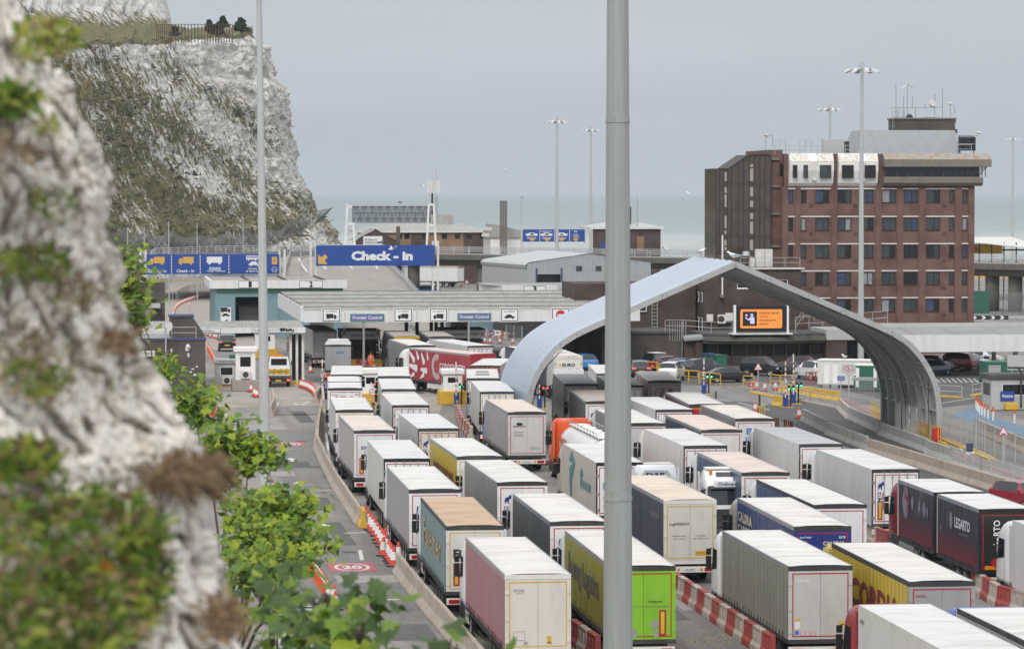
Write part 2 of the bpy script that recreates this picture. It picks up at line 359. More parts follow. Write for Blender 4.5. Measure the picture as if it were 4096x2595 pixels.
ground=MB().add([(-600,-60,0),(600,-60,0),(600,905,0),(-600,905,0),(-600,905,-6),(600,905,-6)],[(0,1,2,3),(3,2,5,4)]).build('ground','asphalt')
struct(ground)
def gpoly(pts,m,z,name='road_patch',zz=0):
    """a sheet on the ground, corners given where they are seen"""
    return MB().poly([(*G(u,v,zz)[:2],z)for u,v in pts]).build(name,m,ground)
def lrect(u,v,wid,ln,m,z=.012,name='road_marking',rz=ROT):
    p=G(u,v);return MB().poly([(-wid/2,0,0),(wid/2,0,0),(wid/2,ln,0),(-wid/2,ln,0)]).build(name,m,ground,(p.x,p.y,z),rz)
def line(p,q,wid,m,z=.012,name='road_marking'):
    a,b=G(*p),G(*q);d=(b-a).normalized()*1;nrm=Vector((-d.y,d.x,0))*wid/2
    return MB().poly([(a-nrm)[:2]+(z,),(b-nrm)[:2]+(z,),(b+nrm)[:2]+(z,),(a+nrm)[:2]+(z,)]).build(name,m,ground)
# surfacing
gpoly([(560,1640),(1290,1620),(1300,1545),(1200,1500),(620,1500)],'apron',.004)
gpoly([(1460,1660),(1760,1650),(1800,1500),(1480,1480)],'apron',.004)
gpoly([(3160,1590),(3400,1640),(3900,1900),(4300,2060),(4300,2200),(3900,2010),(3420,1800),(3000,1640)],'asphalt_dark',.004)
gpoly([(2500,1450),(4300,1430),(4300,1560),(3700,1640),(3300,1540),(2500,1540)],'asphalt_dark',.008)
gpoly([(3805,1663),(3900,1627),(3985,1675),(4250,1745),(4250,1790),(3947,1702)],'paint_blue',.014)
gpoly([(1080,1190),(1080,1400),(560,1400),(700,1090)],'apron',.004)
prd=random.Random(31)
mat('tar_patch',(.10,.10,.102),.9,var=.2,scale=1.2,dirt=(.17,.165,.16),dirt_amt=.5);mat('pale_patch',(.30,.285,.265),.9,var=.14,scale=.9,dirt=(.19,.18,.17),dirt_amt=.5)
for u,v,w_,l_,m_ in[(1160,1870,3.0,5,'tar_patch'),(1120,1905,2.2,4,'pale_patch'),(1230,1690,1.2,14,'tar_patch'),(1020,1720,5,6,'pale_patch'),(1290,2040,1.6,8,'tar_patch'),(1480,2330,3.0,3,'pale_patch'),(1390,2180,1.0,12,'tar_patch'),(1640,2560,2.4,5,'tar_patch'),(1180,1660,7,1.2,'tar_patch'),(960,1680,4,2,'tar_patch'),(2700,2480,1.4,10,'tar_patch'),(2780,2440,1,6,'pale_patch'),(1660,1575,2,6,'tar_patch'),(3330,1600,2,9,'tar_patch'),(2980,1620,3,5,'tar_patch')]:lrect(u,v,w_,l_,m_,.009,'road_repair')
for k in range(11):v=1640+k*88;line((interp(v,[(1640,880),(2595,1010)]),v),(interp(v,[(1640,1290),(1800,1268),(2090,1440),(2595,1830)]),v+4),.05,'tar_patch',.010,'slab_joint')
for u,v in[(1265,1868),(1312,1905),(1400,2210),(1205,1765)]:lrect(u,v,.7,.7,'dark',.014,'drain_cover')
# ---- painted markings
def roundel(u,v,s=1.0):
    p=G(u,v);o=MB().poly([(-1.15*s,-1.9*s,0),(1.15*s,-1.9*s,0),(1.15*s,1.9*s,0),(-1.15*s,1.9*s,0)]).build('speed_roundel','paint_red',ground,(p.x,p.y,.012),ROT)
    r_=flat(o,ring(0,0,1.65*s,.16*s,24,.88*s),'paint_white',.004,'roundel_ring','Z');
    text(o,'20',-.5*s,.5*s,-.75*s,.75*s,'paint_white',.004,'Z',bold=.04)
roundel(1156,1776);roundel(1408,2268)
def arrow(u,v,rz=ROT,s=1.0):
    p=G(u,v);flat(ground,[],'paint_white')if 0 else None
    b=MB();b.poly([(-.12*s,-1.6*s,0),(.12*s,-1.6*s,0),(.12*s,.1*s,0),(-.12*s,.1*s,0)]);b.poly([(-.42*s,.1*s,0),(.42*s,.1*s,0),(0,1.5*s,0)])
    b.build('arrow_marking','paint_white',ground,(p.x,p.y,.013),rz)
arrow(1195,1935);arrow(1300,2105);arrow(1165,1838);arrow(1500,2460);arrow(1255,1985)
for a,b_,wd in[((1112,1968),(1324,1960),.3),((1380,2132),(1500,2128),.3),((1390,2402),(1630,2396),.35),((1116,1591),(1165,1593),.25),((1196,1590),(1246,1592),.25),((957,1597),(1008,1599),.25),((885,1603),(930,1603),.25),
                  ((1176,1617),(1200,1620),.2),((1176,1611),(1245,1606),.15),((1200,1620),(1242,1606),.2),((1176,1612),(1200,1620),.2),((1111,1608),(1106,1625),.25),((1304,1733),(1320,1850),.16),((900,1620),(912,1630),.2),
                  ((905,1655),(880,1690),.15),((1440,2200),(1448,2240),.2),((3400,1497),(3480,1480),.14),((3770,1612),(3900,1590),.16),((3830,1780),(3850,1800),.16),((2868,1596),(2925,1604),.14),((2953,1610),(3080,1640),.14),((2770,1570),(2840,1578),.14)]:
    line(a,b_,wd,'paint_white')
for i in range(9):line((920+i*14,1608+i%3),(985+i*12,1628),.10,'paint_yellow')
line((905,1612),(925,1640),.3,'paint_yellow');line((898,1613),(915,1638),.3,'paint_yellow')
for i in range(10):line((1505+i*32,1638),(1535+i*32,1652),.12,'paint_yellow')
for i in range(3):line((2745+i*70,2535),(2800+i*64,2580),.07,'paint_yellow');line((2830+i*60,2528),(2745+i*66,2588),.07,'paint_yellow')
for i in range(9):line((2860+i*24,1533-i*.6),(2900+i*24,1545-i*.6),.12,'paint_yellow')
line((3300,1560),(3480,1650),.2,'paint_red');line((3480,1650),(3760,1790),.2,'paint_red');line((3760,1790),(4096,1920),.2,'paint_red');line((2700,1530),(3300,1560),.18,'paint_red')
line((3655,1840),(3765,1843),.9,'paint_yellow')
for k in range(8):line((3740+k*22,1512+k%2),(3760+k*22,1530),.1,'paint_white')
# ---- sea
def sea_mat():
    m=bpy.data.materials.new('seawater');MATS['seawater']=m
    n,l,b=nodes_of(m);b.inputs['Roughness'].default_value=.5;b.inputs['Specular IOR Level'].default_value=.25
    t=n.new('ShaderNodeTexCoord');s=n.new('ShaderNodeSeparateXYZ');l(t.outputs['Object'],s.inputs[0])
    mp_=n.new('ShaderNodeMapping');mp_.inputs['Scale'].default_value=(.0006,.0022,1);l(t.outputs['Object'],mp_.inputs[0])
    z=n.new('ShaderNodeTexNoise');z.inputs['Scale'].default_value=1;z.inputs['Detail'].default_value=5;l(mp_.outputs[0],z.inputs['Vector'])
    # depth of the shallows: distance from the shore, wandering a little
    dv=n.new('ShaderNodeMath');dv.operation='DIVIDE';dv.inputs[0].default_value=900;l(s.outputs[1],dv.inputs[1])
    ad=n.new('ShaderNodeMath');ad.operation='MULTIPLY_ADD';ad.inputs[1].default_value=.35;l(z.outputs['Fac'],ad.inputs[0]);l(dv.outputs[0],ad.inputs[2])
    rp=n.new('ShaderNodeValToRGB');l(ad.outputs[0],rp.inputs[0]);e0=rp.color_ramp
    e0.elements[0].position=.16;e0.elements[0].color=(.175,.23,.26,1)
    e0.elements[1].position=1.0;e0.elements[1].color=(.35,.385,.375,1)
    for p_,c_ in[(.24,(.185,.245,.272,1)),(.36,(.215,.268,.287,1)),(.52,(.24,.292,.306,1)),(.66,(.275,.32,.328,1)),(.74,(.385,.405,.39,1)),(.80,(.39,.41,.392,1)),(.86,(.345,.378,.372,1))]:
        q=e0.elements.new(p_);q.color=c_
    mp2=n.new('ShaderNodeMapping');mp2.inputs['Scale'].default_value=(.05,.012,1);l(t.outputs['Object'],mp2.inputs[0])
    z2=n.new('ShaderNodeTexNoise');z2.inputs['Scale'].default_value=1;z2.inputs['Detail'].default_value=6;z2.inputs['Roughness'].default_value=.7;l(mp2.outputs[0],z2.inputs['Vector'])
    wv=n.new('ShaderNodeMapRange');wv.inputs['From Min'].default_value=.3;wv.inputs['From Max'].default_value=.7;wv.inputs['To Min'].default_value=.9;wv.inputs['To Max'].default_value=1.1;l(z2.outputs['Fac'],wv.inputs['Value'])
    ms=n.new('ShaderNodeVectorMath');ms.operation='SCALE';l(rp.outputs[0],ms.inputs[0]);l(wv.outputs[0],ms.inputs['Scale'])
    cap=n.new('ShaderNodeMapRange');cap.inputs['From Min'].default_value=.715;cap.inputs['From Max'].default_value=.76;cap.inputs['To Max'].default_value=.8;l(z2.outputs['Fac'],cap.inputs['Value'])
    mf=n.new('ShaderNodeMix');mf.data_type='RGBA';mf.inputs['B'].default_value=(.75,.78,.78,1);l(ms.outputs[0],mf.inputs['A']);l(cap.outputs[0],mf.inputs['Factor']);l(mf.outputs['Result'],b.inputs['Base Color'])
    bp=n.new('ShaderNodeBump');bp.inputs['Strength'].default_value=.5;bp.inputs['Distance'].default_value=1.0;l(z2.outputs['Fac'],bp.inputs['Height']);l(bp.outputs[0],b.inputs['Normal'])
sea_mat()
struct(MB().add([(-20000,700,-4),(20000,700,-4),(20000,48000,-4),(-20000,48000,-4)],[(0,1,2,3)]).build('sea','seawater'))
# ---- chalk cliff
def chalk_mat():
    m=bpy.data.materials.new('chalk');MATS['chalk']=m
    n,l,b=nodes_of(m);b.inputs['Roughness'].default_value=.95;b.inputs['Specular IOR Level'].default_value=.1
    t=n.new('ShaderNodeTexCoord');at=n.new('ShaderNodeAttribute');at.attribute_name='veg'
    def nz_(sc_,det,st=(1,1,1),rot=(0,0,0),rg=.65):
        m0=n.new('ShaderNodeMapping');m0.inputs['Rotation'].default_value=rot;l(t.outputs['Object'],m0.inputs[0]);mp_=n.new('ShaderNodeMapping');mp_.inputs['Scale'].default_value=st;l(m0.outputs[0],mp_.inputs[0])
        z=n.new('ShaderNodeTexNoise');z.inputs['Scale'].default_value=sc_;z.inputs['Detail'].default_value=det;z.inputs['Roughness'].default_value=rg;l(mp_.outputs[0],z.inputs['Vector']);return z.outputs['Fac']
    def mix(a,bcol,fac):
        q=n.new('ShaderNodeMix');q.data_type='RGBA'
        if isinstance(bcol,tuple):q.inputs['B'].default_value=(*bcol,1)
        else:l(bcol,q.inputs['B'])
        l(a,q.inputs['A']);l(fac,q.inputs['Factor']);return q.outputs['Result']
    def rng(v,a,b_,lo=0,hi=1):
        rp=n.new('ShaderNodeMapRange');rp.inputs['From Min'].default_value=a;rp.inputs['From Max'].default_value=b_;rp.inputs['To Min'].default_value=lo;rp.inputs['To Max'].default_value=hi;l(v,rp.inputs['Value']);return rp.outputs[0]
    c=n.new('ShaderNodeRGB');c.outputs[0].default_value=(.68,.665,.64,1)
    o=mix(c.outputs[0],(.38,.365,.34),rng(nz_(.3,8),.42,.70,0,.9))
    o=mix(o,(.30,.285,.26),rng(nz_(1.0,4,(.05,.05,1.0)),.54,.66,0,.6))     # flint bands
    g=mix(mix(n.new('ShaderNodeRGB').outputs[0],(.165,.158,.085),rng(nz_(.16,6),0,.01)),(.215,.175,.095),rng(nz_(.09,6),.5,.66,0,.85))
    g=mix(g,(.070,.078,.040),rng(nz_(.7,7),.50,.68,0,.8))
    g=mix(g,(.24,.22,.14),rng(nz_(2.1,6),.55,.72,0,.6))
    # plants root in bands that run down the face
    sm=n.new('ShaderNodeMath');sm.operation='ADD';l(at.outputs['Fac'],sm.inputs[0])
    f1=nz_(.75,9,(1,1,.26),(0,R(40),0),.74);ma=n.new('ShaderNodeMath');ma.operation='MULTIPLY_ADD';l(f1,ma.inputs[0]);ma.inputs[1].default_value=3.2;ma.inputs[2].default_value=-1.6;l(ma.outputs[0],sm.inputs[1])
    o=mix(o,g,rng(sm.outputs[0],.46,.54))
    l(o,b.inputs['Base Color'])
    bp=n.new('ShaderNodeBump');bp.inputs['Strength'].default_value=.8;bp.inputs['Distance'].default_value=.8;l(nz_(.9,9),bp.inputs['Height']);l(bp.outputs[0],b.inputs['Normal'])
chalk_mat()
EDGE=[(60,985),(122,1021),(176,1078),(295,1106),(352,1154),(414,1169),(510,1179),(652,1197),(726,1228),(822,1265),(856,1282),(880,1313),(914,1342),(978,1366),(1060,1380)]
TOP=[(-100,205),(198,187),(300,173),(624,162),(709,142),(930,142),(1021,118)]
def cliff():
    NS,NH=300,210;vs_=[];vg=[]
    def point(s,h):
        # s across the face (left to headland), h up it; depth grows to the right and with height
        Yt=lerp(600,800,max(0,s));lean=lerp(.75,.25,min(1,s))
        ut=lerp(-150,1021,s);vt=interp(ut,TOP)
        z1=(HC+(VH-vt)/FPX*Yt)/(1-(VH-vt)/FPX*lean)
        z=z1*h;Y=Yt+lean*z
        v=VH+(HC-z)*FPX/Y
        u=lerp(-150,interp(v,EDGE),s)
        return Vector(((u-UC)*Y/FPX,Y,z))
    for j in range(NH+1):
        h=j/NH
        for i in range(NS+1):
            s=i/NS
            p=point(s,h)
            # the headland rounds off behind its outline
            if s>.93:y0_=p.y;p.y+=(s-.93)**2*9000;p.x*=p.y/y0_
            nrm=Vector((.35*s*(1-s),-1,.25)).normalized()
            q=Vector((p.x*.05,p.y*.05,p.z*.03))
            gul=noise.fractal(Vector((p.x*.06+p.z*.032,3,p.z*.012)),1,2.2,6)
            fine=noise.fractal(Vector((p.x,p.y*.5,p.z*1.3))*.2,.8,2.2,7)
            stra=math.sin(p.z*1.15+noise.noise(p*.03)*4)*.22
            amp=min(1,(1-s)*25)*min(1,.25+h*6)
            d=(gul*2.4+fine*2.0+stra*(0.3+1.3*s))*(0.55+.45*amp)
            p+=nrm*d;p.x+=(fine*1.6+gul*.8)*max(0,(s-.8)/.2)
            vs_.append(p)
            cov=.64+.55*(.85-(s+.55*h))-.10*max(0,h-.75)/.25-.15*max(0,s-.5)/.5
            cov+=.30*noise.fractal(Vector((s*8+h*3,h*4,9)),1,2,5)
            if h>.86:cov-=.12*min(1,(h-.86)*12)          # bare chalk below the lip
            if h<.22 and s<.97:cov-=.55*(.22-h)/.22
            if s>.55:cov+=.26*max(0,1-abs(h-.20-.08*noise.noise(Vector((s*9,1,1))))/.16)
            vg.append(cov+(.25*max(0,(s-.97)/.03)*max(0,noise.noise(p*.09)+.3))if h<.985 else .95)
    fs=[(j*(NS+1)+i,j*(NS+1)+i+1,(j+1)*(NS+1)+i+1,(j+1)*(NS+1)+i)for j in range(NH)for i in range(NS)]
    b=MB();b.add(vs_,fs)
    # terrace behind the lip, climbing to the upper cliff
    rows=[];N2=60
    top=vs_[-(NS+1):]
    base=len(b.v);prev=[NH*(NS+1)+i for i in range(0,NS+1,3)];vgx=[]
    UP=[(-150,88),(200,92),(500,104),(640,96),(675,96),(720,118),(1021,104)]
    UT=[(-150,-120),(600,-90),(640,-40),(661,0),(675,95),(676,118),(1021,104)]
    for k,(dY,kind)in enumerate([(6,0),(22,1),(40,2),(46,3),(50,4),(54,5),(58,6),(62,7)]):
        cur=[]
        for c,i in enumerate(range(0,NS+1,3)):
            t0=top[i];u,v=proj(t0);Y=t0.y+dY
            vl=interp(u,UP);vu=interp(u,UT)
            f=[0.05,.55,1][kind]if kind<3 else 1
            vv=lerp(v,vl,f)if kind<3 else lerp(vl,vu,(kind-2)/5)
            P=A(u,vv,Y);
            if kind:P+=Vector((noise.noise(P*.2)*1.5,noise.fractal(P*.07,1,2,4)*(4 if kind>2 else 1.5),noise.noise(P*.11)*1.2))
            cur.append(len(b.v));b.v.append(tuple(P));vgx.append(1.1 if kind<2 else(.75 if kind==2 else(.42 if kind==3 else .12+.3*noise.noise(P*.06))))
        for c in range(len(cur)-1):b.f.append((prev[c],prev[c+1],cur[c+1],cur[c]));b.m.append(0)
        prev=cur
    o=b.build('chalk_cliff','chalk',smooth=False)
    a=o.data.attributes.new('veg','FLOAT','POINT');a.data.foreach_set('value',vg+vgx)
    struct(o)
    # scrub: small bushes rooted on the face
    rnd=random.Random(3);sb=MB();k=0
    while k<5200:
        s=rnd.random();h=rnd.random()**1.1;i=int(s*NS);j=int(h*NH);idx=j*(NS+1)+i
        if vg[idx]+noise.noise(vs_[idx]*.2)*.5<.52:continue
        p=vs_[idx]+Vector((rnd.uniform(-.8,.8),-.2,rnd.uniform(-.8,.8)));r_=rnd.uniform(.3,.8)*(1.8 if rnd.random()<.05 else 1)
        pts=[p+Vector((rnd.gauss(0,1),rnd.gauss(0,.6)-.4,abs(rnd.gauss(0,.8))))*r_*.6 for _ in range(9)]
        sb.add(pts,[(0,1,2),(3,4,5),(6,7,8),(0,4,8),(1,5,6)],rnd.choice((0,0,1,2)));k+=1
    so=sb.build('cliff_scrub',['scrub_green','scrub_dark','scrub_dry']);stuff(so);tag(so,'low green and brown scrub clinging to the chalk cliff face','scrub');so['kind']='stuff'
    return vs_,NS
mat('scrub_green',(.125,.128,.058),.9,var=.3,scale=.4);mat('scrub_dark',(.065,.072,.036),.9,var=.3,scale=.4);mat('scrub_dry',(.19,.155,.085),.9,var=.3,scale=.4)
cliff()
def leafball(b,c,r,n,rnd,mi=(0,1),s=.45):
    for _ in range(n):
        d=Vector((rnd.gauss(0,1),rnd.gauss(0,1),rnd.gauss(0,1)));d.normalize();p=Vector(c)+Vector((d.x*r[0],d.y*r[1],d.z*r[2]))*rnd.uniform(.35,1.05)
        a=Vector((rnd.uniform(-1,1),rnd.uniform(-1,1),rnd.uniform(-1,1))).normalized()*s*rnd.uniform(.6,1.3);q=a.orthogonal().normalized()*s*.6
        b.add([p-a,p+q,p+a,p-q],[(0,1,2,3)],rnd.choice(mi))
mat('pine_a',(.028,.048,.022),.9,var=.3);mat('pine_b',(.016,.03,.016),.9,var=.3)
rnd=random.Random(11)
for k,(u,v0,v1,hw,lab)in enumerate([(892,105,71,26,'tallest dark conifer of the three on the cliff top'),(838,120,86,20,'dark round conifer on the cliff top beside the rusty fence'),(965,120,78,30,'broad dark conifer nearest the cliff edge'),(285,172,128,12,'slim dark conifer alone on the grassy cliff terrace'),(700,138,112,18,'low dark bush under the left end of the rusty cliff fence'),(868,132,102,30,'wide dark bush behind the rusty cliff fence')]):
    Y=772 if k!=3 else 690;p0=A(u,v0+6,Y);p1=A(u,v1,Y);hgt=p1.z-p0.z;rw=hw*Y/FPX
    t_=thing('conifer_tree',lab,'tree',p0,0,'conifers on the cliff top')
    MB().tube((0,0,-.5),(0,0,hgt*.8),.25,7,.05).build('trunk','hair',t_)
    cb=MB()
    for q in range(7):f=q/6;leafball(cb,(rnd.uniform(-.3,.3),0,hgt*(.15+.8*f)),(rw*(1.1-f*.85),rw*.8*(1.1-f*.8),hgt*.14),110,rnd,s=.5)
    cb.build('crown',['pine_a','pine_b'],t_)
# rusty fence on the cliff top
mat('rust',(.085,.045,.03),.8,var=.3)
p0=A(627,160,757);t_=thing('clifftop_fence','rusty steel post fence standing along the cliff top','fence',p0)
xs=[A(u,150,757).x-p0.x for u in list(range(627,685,8))+list(range(688,805,13))+list(range(808,940,11))]
for i,x in enumerate(xs):
    zt=3.6 if x<18 else 4.2;MB().box(x-.09,x+.09,-.09,.09,-2.6 if i<8 else-.6,zt).build('post','rust',t_)
for zz in(3.55,1.8,.2):MB().box(xs[0],xs[7],-.05,.05,zz-.06,zz+.06).build('rail','rust',t_)
MB().box(xs[7]+.1,xs[-1],-.05,.05,3.5,3.62).build('rail','rust',t_)
# ---- netting slung along the cliff foot
mesh_net('net',(.12,.12,.125),.62)
p0=A(430,1010,640);t_=thing('rockfall_netting','sagging dark grey netting slung on poles along the cliff foot','netting',p0)
rnd=random.Random(5)
NP=[(420,905,985),(495,905,1000),(585,925,1004),(690,915,1006),(790,935,1012),(905,920,1010),(985,915,1000),(1075,910,985),(1150,885,960),(1205,868,938),(1272,832,880)]
for k,((ua,ta,ba),(ub,tb,bb))in enumerate(zip(NP,NP[1:])):
    Ya,Yb=lerp(640,760,k/10),lerp(640,760,(k+1)/10);n_=8;vs_=[]
    for i in range(n_+1):
        f=i/n_;sag=26*4*f*(1-f)*(1 if k<8 else .4)
        for j in range(5):
            g=j/4;u=lerp(ua,ub,f)-18*g;v=lerp(lerp(ta,tb,f)+sag,lerp(ba,bb,f)+sag*.35,g);Y=lerp(Ya,Yb,f)-5*math.sin(g*2.4)+2
            vs_.append(A(u,v,Y)-p0+Vector((rnd.uniform(-.15,.15),0,rnd.uniform(-.15,.15))))
    MB().add(vs_,[(i*5+j,i*5+j+1,(i+1)*5+j+1,(i+1)*5+j)for i in range(n_)for j in range(4)]).build('net','net',t_,smooth=True)
    MB().tube(A(ua,ta,Ya)-p0,A(ua-75,ba+6,Ya+3)-p0,.10,6).build('pole','dark',t_)
    if k%2==0:MB().tube(A(ua+30,ta+18,Ya)-p0,A(ua-40,ba+2,Ya+3)-p0,.07,6).build('pole','dark',t_)
MB().tube(A(1327,832,765)-p0,A(1262,890,768)-p0,.12,6).build('pole','dark',t_)
MB().add([A(1327,832,765)-p0,A(1275,842,768)-p0,A(1262,890,768)-p0,A(1290,885,768)-p0],[(0,1,2,3)]).build('net','net',t_)
# ---- flyover: deck, ramp, piers, railings
fly=thing('flyover','long concrete flyover with steel railings and a ramp climbing to it','bridge')
def deck_line(u):   # near edge of the deck, top surface
    return lerp(592,505,(u-1500)/2500)
us=[1380,1690,2000,2300,2600,2900,3200,3500,3800,4100,4500]
near=[Vector(((u-UC)*deck_line(u)/FPX,deck_line(u),7.5))for u in us]
for a,b_ in zip(near,near[1:]):
    o=MB().add([(a.x,a.y,7.5),(b_.x,b_.y,7.5),(b_.x,b_.y+13,7.5),(a.x,a.y+13,7.5),(a.x,a.y,6.6),(b_.x,b_.y,6.6),(b_.x,b_.y+2.2,6.45),(a.x,a.y+2.2,6.45),(b_.x,b_.y+2.6,5.5),(a.x,a.y+2.6,5.5),(b_.x,b_.y+13,5.5),(a.x,a.y+13,5.5)],
             [(3,2,1,0)[::-1],(0,1,5,4),(4,5,6,7),(7,6,8,9),(9,8,10,11),(11,10,2,3)],0)
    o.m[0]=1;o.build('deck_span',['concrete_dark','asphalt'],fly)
    dv=(b_-a);n_=max(2,int(dv.length/3.2))
    for off in(.3,12.6):
        rb=MB()
        for z_ in(8.0,8.35,8.7):rb.tube(a+Vector((0,off,z_-7.5)),b_+Vector((0,off,z_-7.5)),.045,5)
        rb.build('railing','galv',fly)
        for i in range(n_):q=a+dv*(i/n_)+Vector((0,off,0));MB().box(q.x-.06,q.x+.06,q.y-.06,q.y+.06,7.5,8.75).build('railing_post','galv',fly)
for u,w_ in[(1585,.95),(1655,1.1),(1934,1.2),(2450,1.2),(3970,1.1),(4062,1.1),(3700,1.1),(3350,1.1)]:
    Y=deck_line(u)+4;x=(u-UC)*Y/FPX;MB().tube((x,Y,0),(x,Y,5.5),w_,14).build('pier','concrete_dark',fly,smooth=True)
# ramp and the wide deck it climbs to
L0,L1=-36.0,-36.5
def rp_(f):Y=lerp(415,560,f);z=lerp(0,7.5,f*f*(3-2*f)*.25+f*.75);return Y,z
rl=[G(0,0)]and[]
for k in range(13):
    f=k/12;Y,z=rp_(f);xl=(lerp(1120,1185,f)-UC)*Y/FPX-1;xr=(lerp(1800,1500,f)-UC)*Y/FPX
    rl.append((Vector((xl,Y,z+.02)),Vector((xr,Y,z+.02))))
b=MB()
for(a,c),(d,e_)in zip(rl,rl[1:]):
    b.add([a,c,e_,d,(a.x,a.y,-.1),(c.x,c.y,-.1),(d.x,d.y,-.1),(e_.x,e_.y,-.1)],[(0,1,2,3),(1,5,7,2),(4,0,3,6)])
b.build('ramp','ramp_conc',fly)
for side in(0,1):
    rb=MB()
    for(p,q)in zip([r_[side]for r_ in rl],[r_[side]for r_ in rl][1:]):
        for z_ in(.55,.85,1.15):rb.tube(p+Vector((0,0,z_)),q+Vector((0,0,z_)),.05,5)
        for f in(0,.33,.66):w_=p.lerp(q,f);MB().box(w_.x-.07,w_.x+.07,w_.y-.07,w_.y+.07,w_.z,w_.z+1.2).build('railing_post','galv',fly)
    rb.build('railing','galv',fly)
    kb=MB()
    for(p,q)in zip([r_[side]for r_ in rl],[r_[side]for r_ in rl][1:]):s_=1 if side else-1;kb.add([p,q,q+Vector((s_*.5,0,0)),p+Vector((s_*.5,0,0)),p+Vector((0,0,.3)),q+Vector((0,0,.3)),q+Vector((s_*.5,0,.3)),p+Vector((s_*.5,0,.3))],[(4,5,6,7),(0,1,5,4),(3,2,6,7)])
    kb.build('kerb','concrete',fly)
xl,xr=rl[-1][0].x,rl[-1][1].x
MB().add([(xl,560,7.52),(xr,560,7.52),(-24,596,7.52),(-24,612,7.52),(-60,612,7.52),(-70,580,7.52),(-62,560,7.3)],[tuple(range(7))]).build('upper_deck','asphalt_dark',fly)
rb=MB();pts=[Vector((-62,558,7.4)),Vector((-63,575,7.5)),Vector((-56,596,7.5)),Vector((-45,608,7.5)),Vector((-24,612,7.5))]
for p,q in zip(pts,pts[1:]):
    for z_ in(.5,.85,1.2):rb.tube(p+Vector((0,0,z_)),q+Vector((0,0,z_)),.06,5)
    for i in range(7):w_=p.lerp(q,i/7);MB().box(w_.x-.08,w_.x+.08,w_.y-.08,w_.y+.08,w_.z,w_.z+1.3).build('railing_post','galv',fly)
rb.build('railing','galv',fly)
def on_deck(u,v,z=7.54):return G(u,v,z)
for a,b_ in[((1195,1040),(1210,1070)),((1210,1070),(1230,1096)),((1205,1035),(1240,1028)),((1290,1065),(1305,1085)),((1395,1065),(1410,1083)),((1500,1066),(1512,1084))]:
    p,q=on_deck(*a,7.3),on_deck(*b_,7.3);d=(q-p).normalized();nrm=Vector((-d.y,d.x,0))*.15
    MB().poly([p-nrm+Vector((0,0,.3)),q-nrm+Vector((0,0,.3)),q+nrm+Vector((0,0,.3)),p+nrm+Vector((0,0,.3))]).build('lane_line','paint_white',fly)
# ================================================================== buildings
def wallgrid(x0,x1,z0,z1,openings,y=0.0,depth=.22):
    """a wall skin with real openings and their reveals"""
    b=MB();xs=sorted({x0,x1,*[v for o in openings for v in o[:2]]});zs=sorted({z0,z1,*[v for o in openings for v in o[2:4]]})
    for xa,xb in zip(xs,xs[1:]):
        for za,zb in zip(zs,zs[1:]):
            cx,cz=(xa+xb)/2,(za+zb)/2
            if any(o[0]<cx<o[1]and o[2]<cz<o[3]for o in openings):continue
            b.poly([(xa,y,za),(xb,y,za),(xb,y,zb),(xa,y,zb)])
    for xa,xb,za,zb in openings:
        d=y+depth
        b.poly([(xa,y,za),(xa,d,za),(xa,d,zb),(xa,y,zb)]);b.poly([(xb,d,za),(xb,y,za),(xb,y,zb),(xb,d,zb)])
        b.poly([(xa,d,zb),(xb,d,zb),(xb,y,zb),(xa,y,zb)]);b.poly([(xa,y,za),(xb,y,za),(xb,d,za),(xa,d,za)])
    return b
GL=['glass_dark','glass_green','glass_green','glass_blue','glass_dark','glass_green','curtain_blue','glass_dark','glass_green','blind']
wr=random.Random(21)
def window(par,xa,xb,za,zb,y=.12,fr='redbrown',split=None,t=.09,pane=None,ledge=True):
    f=MB()
    for p in frame_polys(xa,xb,za,zb,t):f.prism(p,'y',y,y+.07)
    sp_=[]if split is None else[xa+(xb-xa)*s for s in split]
    for s in sp_:f.box(s-t/2,s+t/2,y-.005,y+.07,za+t,zb-t)
    o=f.build('window',fr,par)
    cuts=[xa+t*.8]+sp_+[xb-t*.8]
    for a,b_ in zip(cuts,cuts[1:]):MB().poly([(a,y+.04,za+t*.8),(b_,y+.04,za+t*.8),(b_,y+.04+wr.uniform(-.01,.01),zb-t*.8),(a,y+.04,zb-t*.8)]).build('pane',pane or wr.choice(GL),o)
    if ledge:MB().box(xa-.03,xb+.03,y-.17,y-.002,za-.06,za-.002).build('sill',fr,o)
    return o
def rail(par,pts,h=1.05,m='galv',step=1.6,rails=(.5,1.0),r=.028,name='railing',posts=True):
    """posts and rails through local points"""
    rb=MB()
    for a,b_ in zip(pts,pts[1:]):
        a,b_=Vector(a),Vector(b_)
        for f in rails:rb.tube(a+Vector((0,0,h*f)),b_+Vector((0,0,h*f)),r,5)
        n_=max(1,int((b_-a).length/step))
        for i in range(n_+(b_==Vector(pts[-1]))):q=a.lerp(b_,i/n_);rb.tube(q,q+Vector((0,0,h)),r*1.2,5)
    o=rb.build(name,m,par);o['kind']='stuff';return o
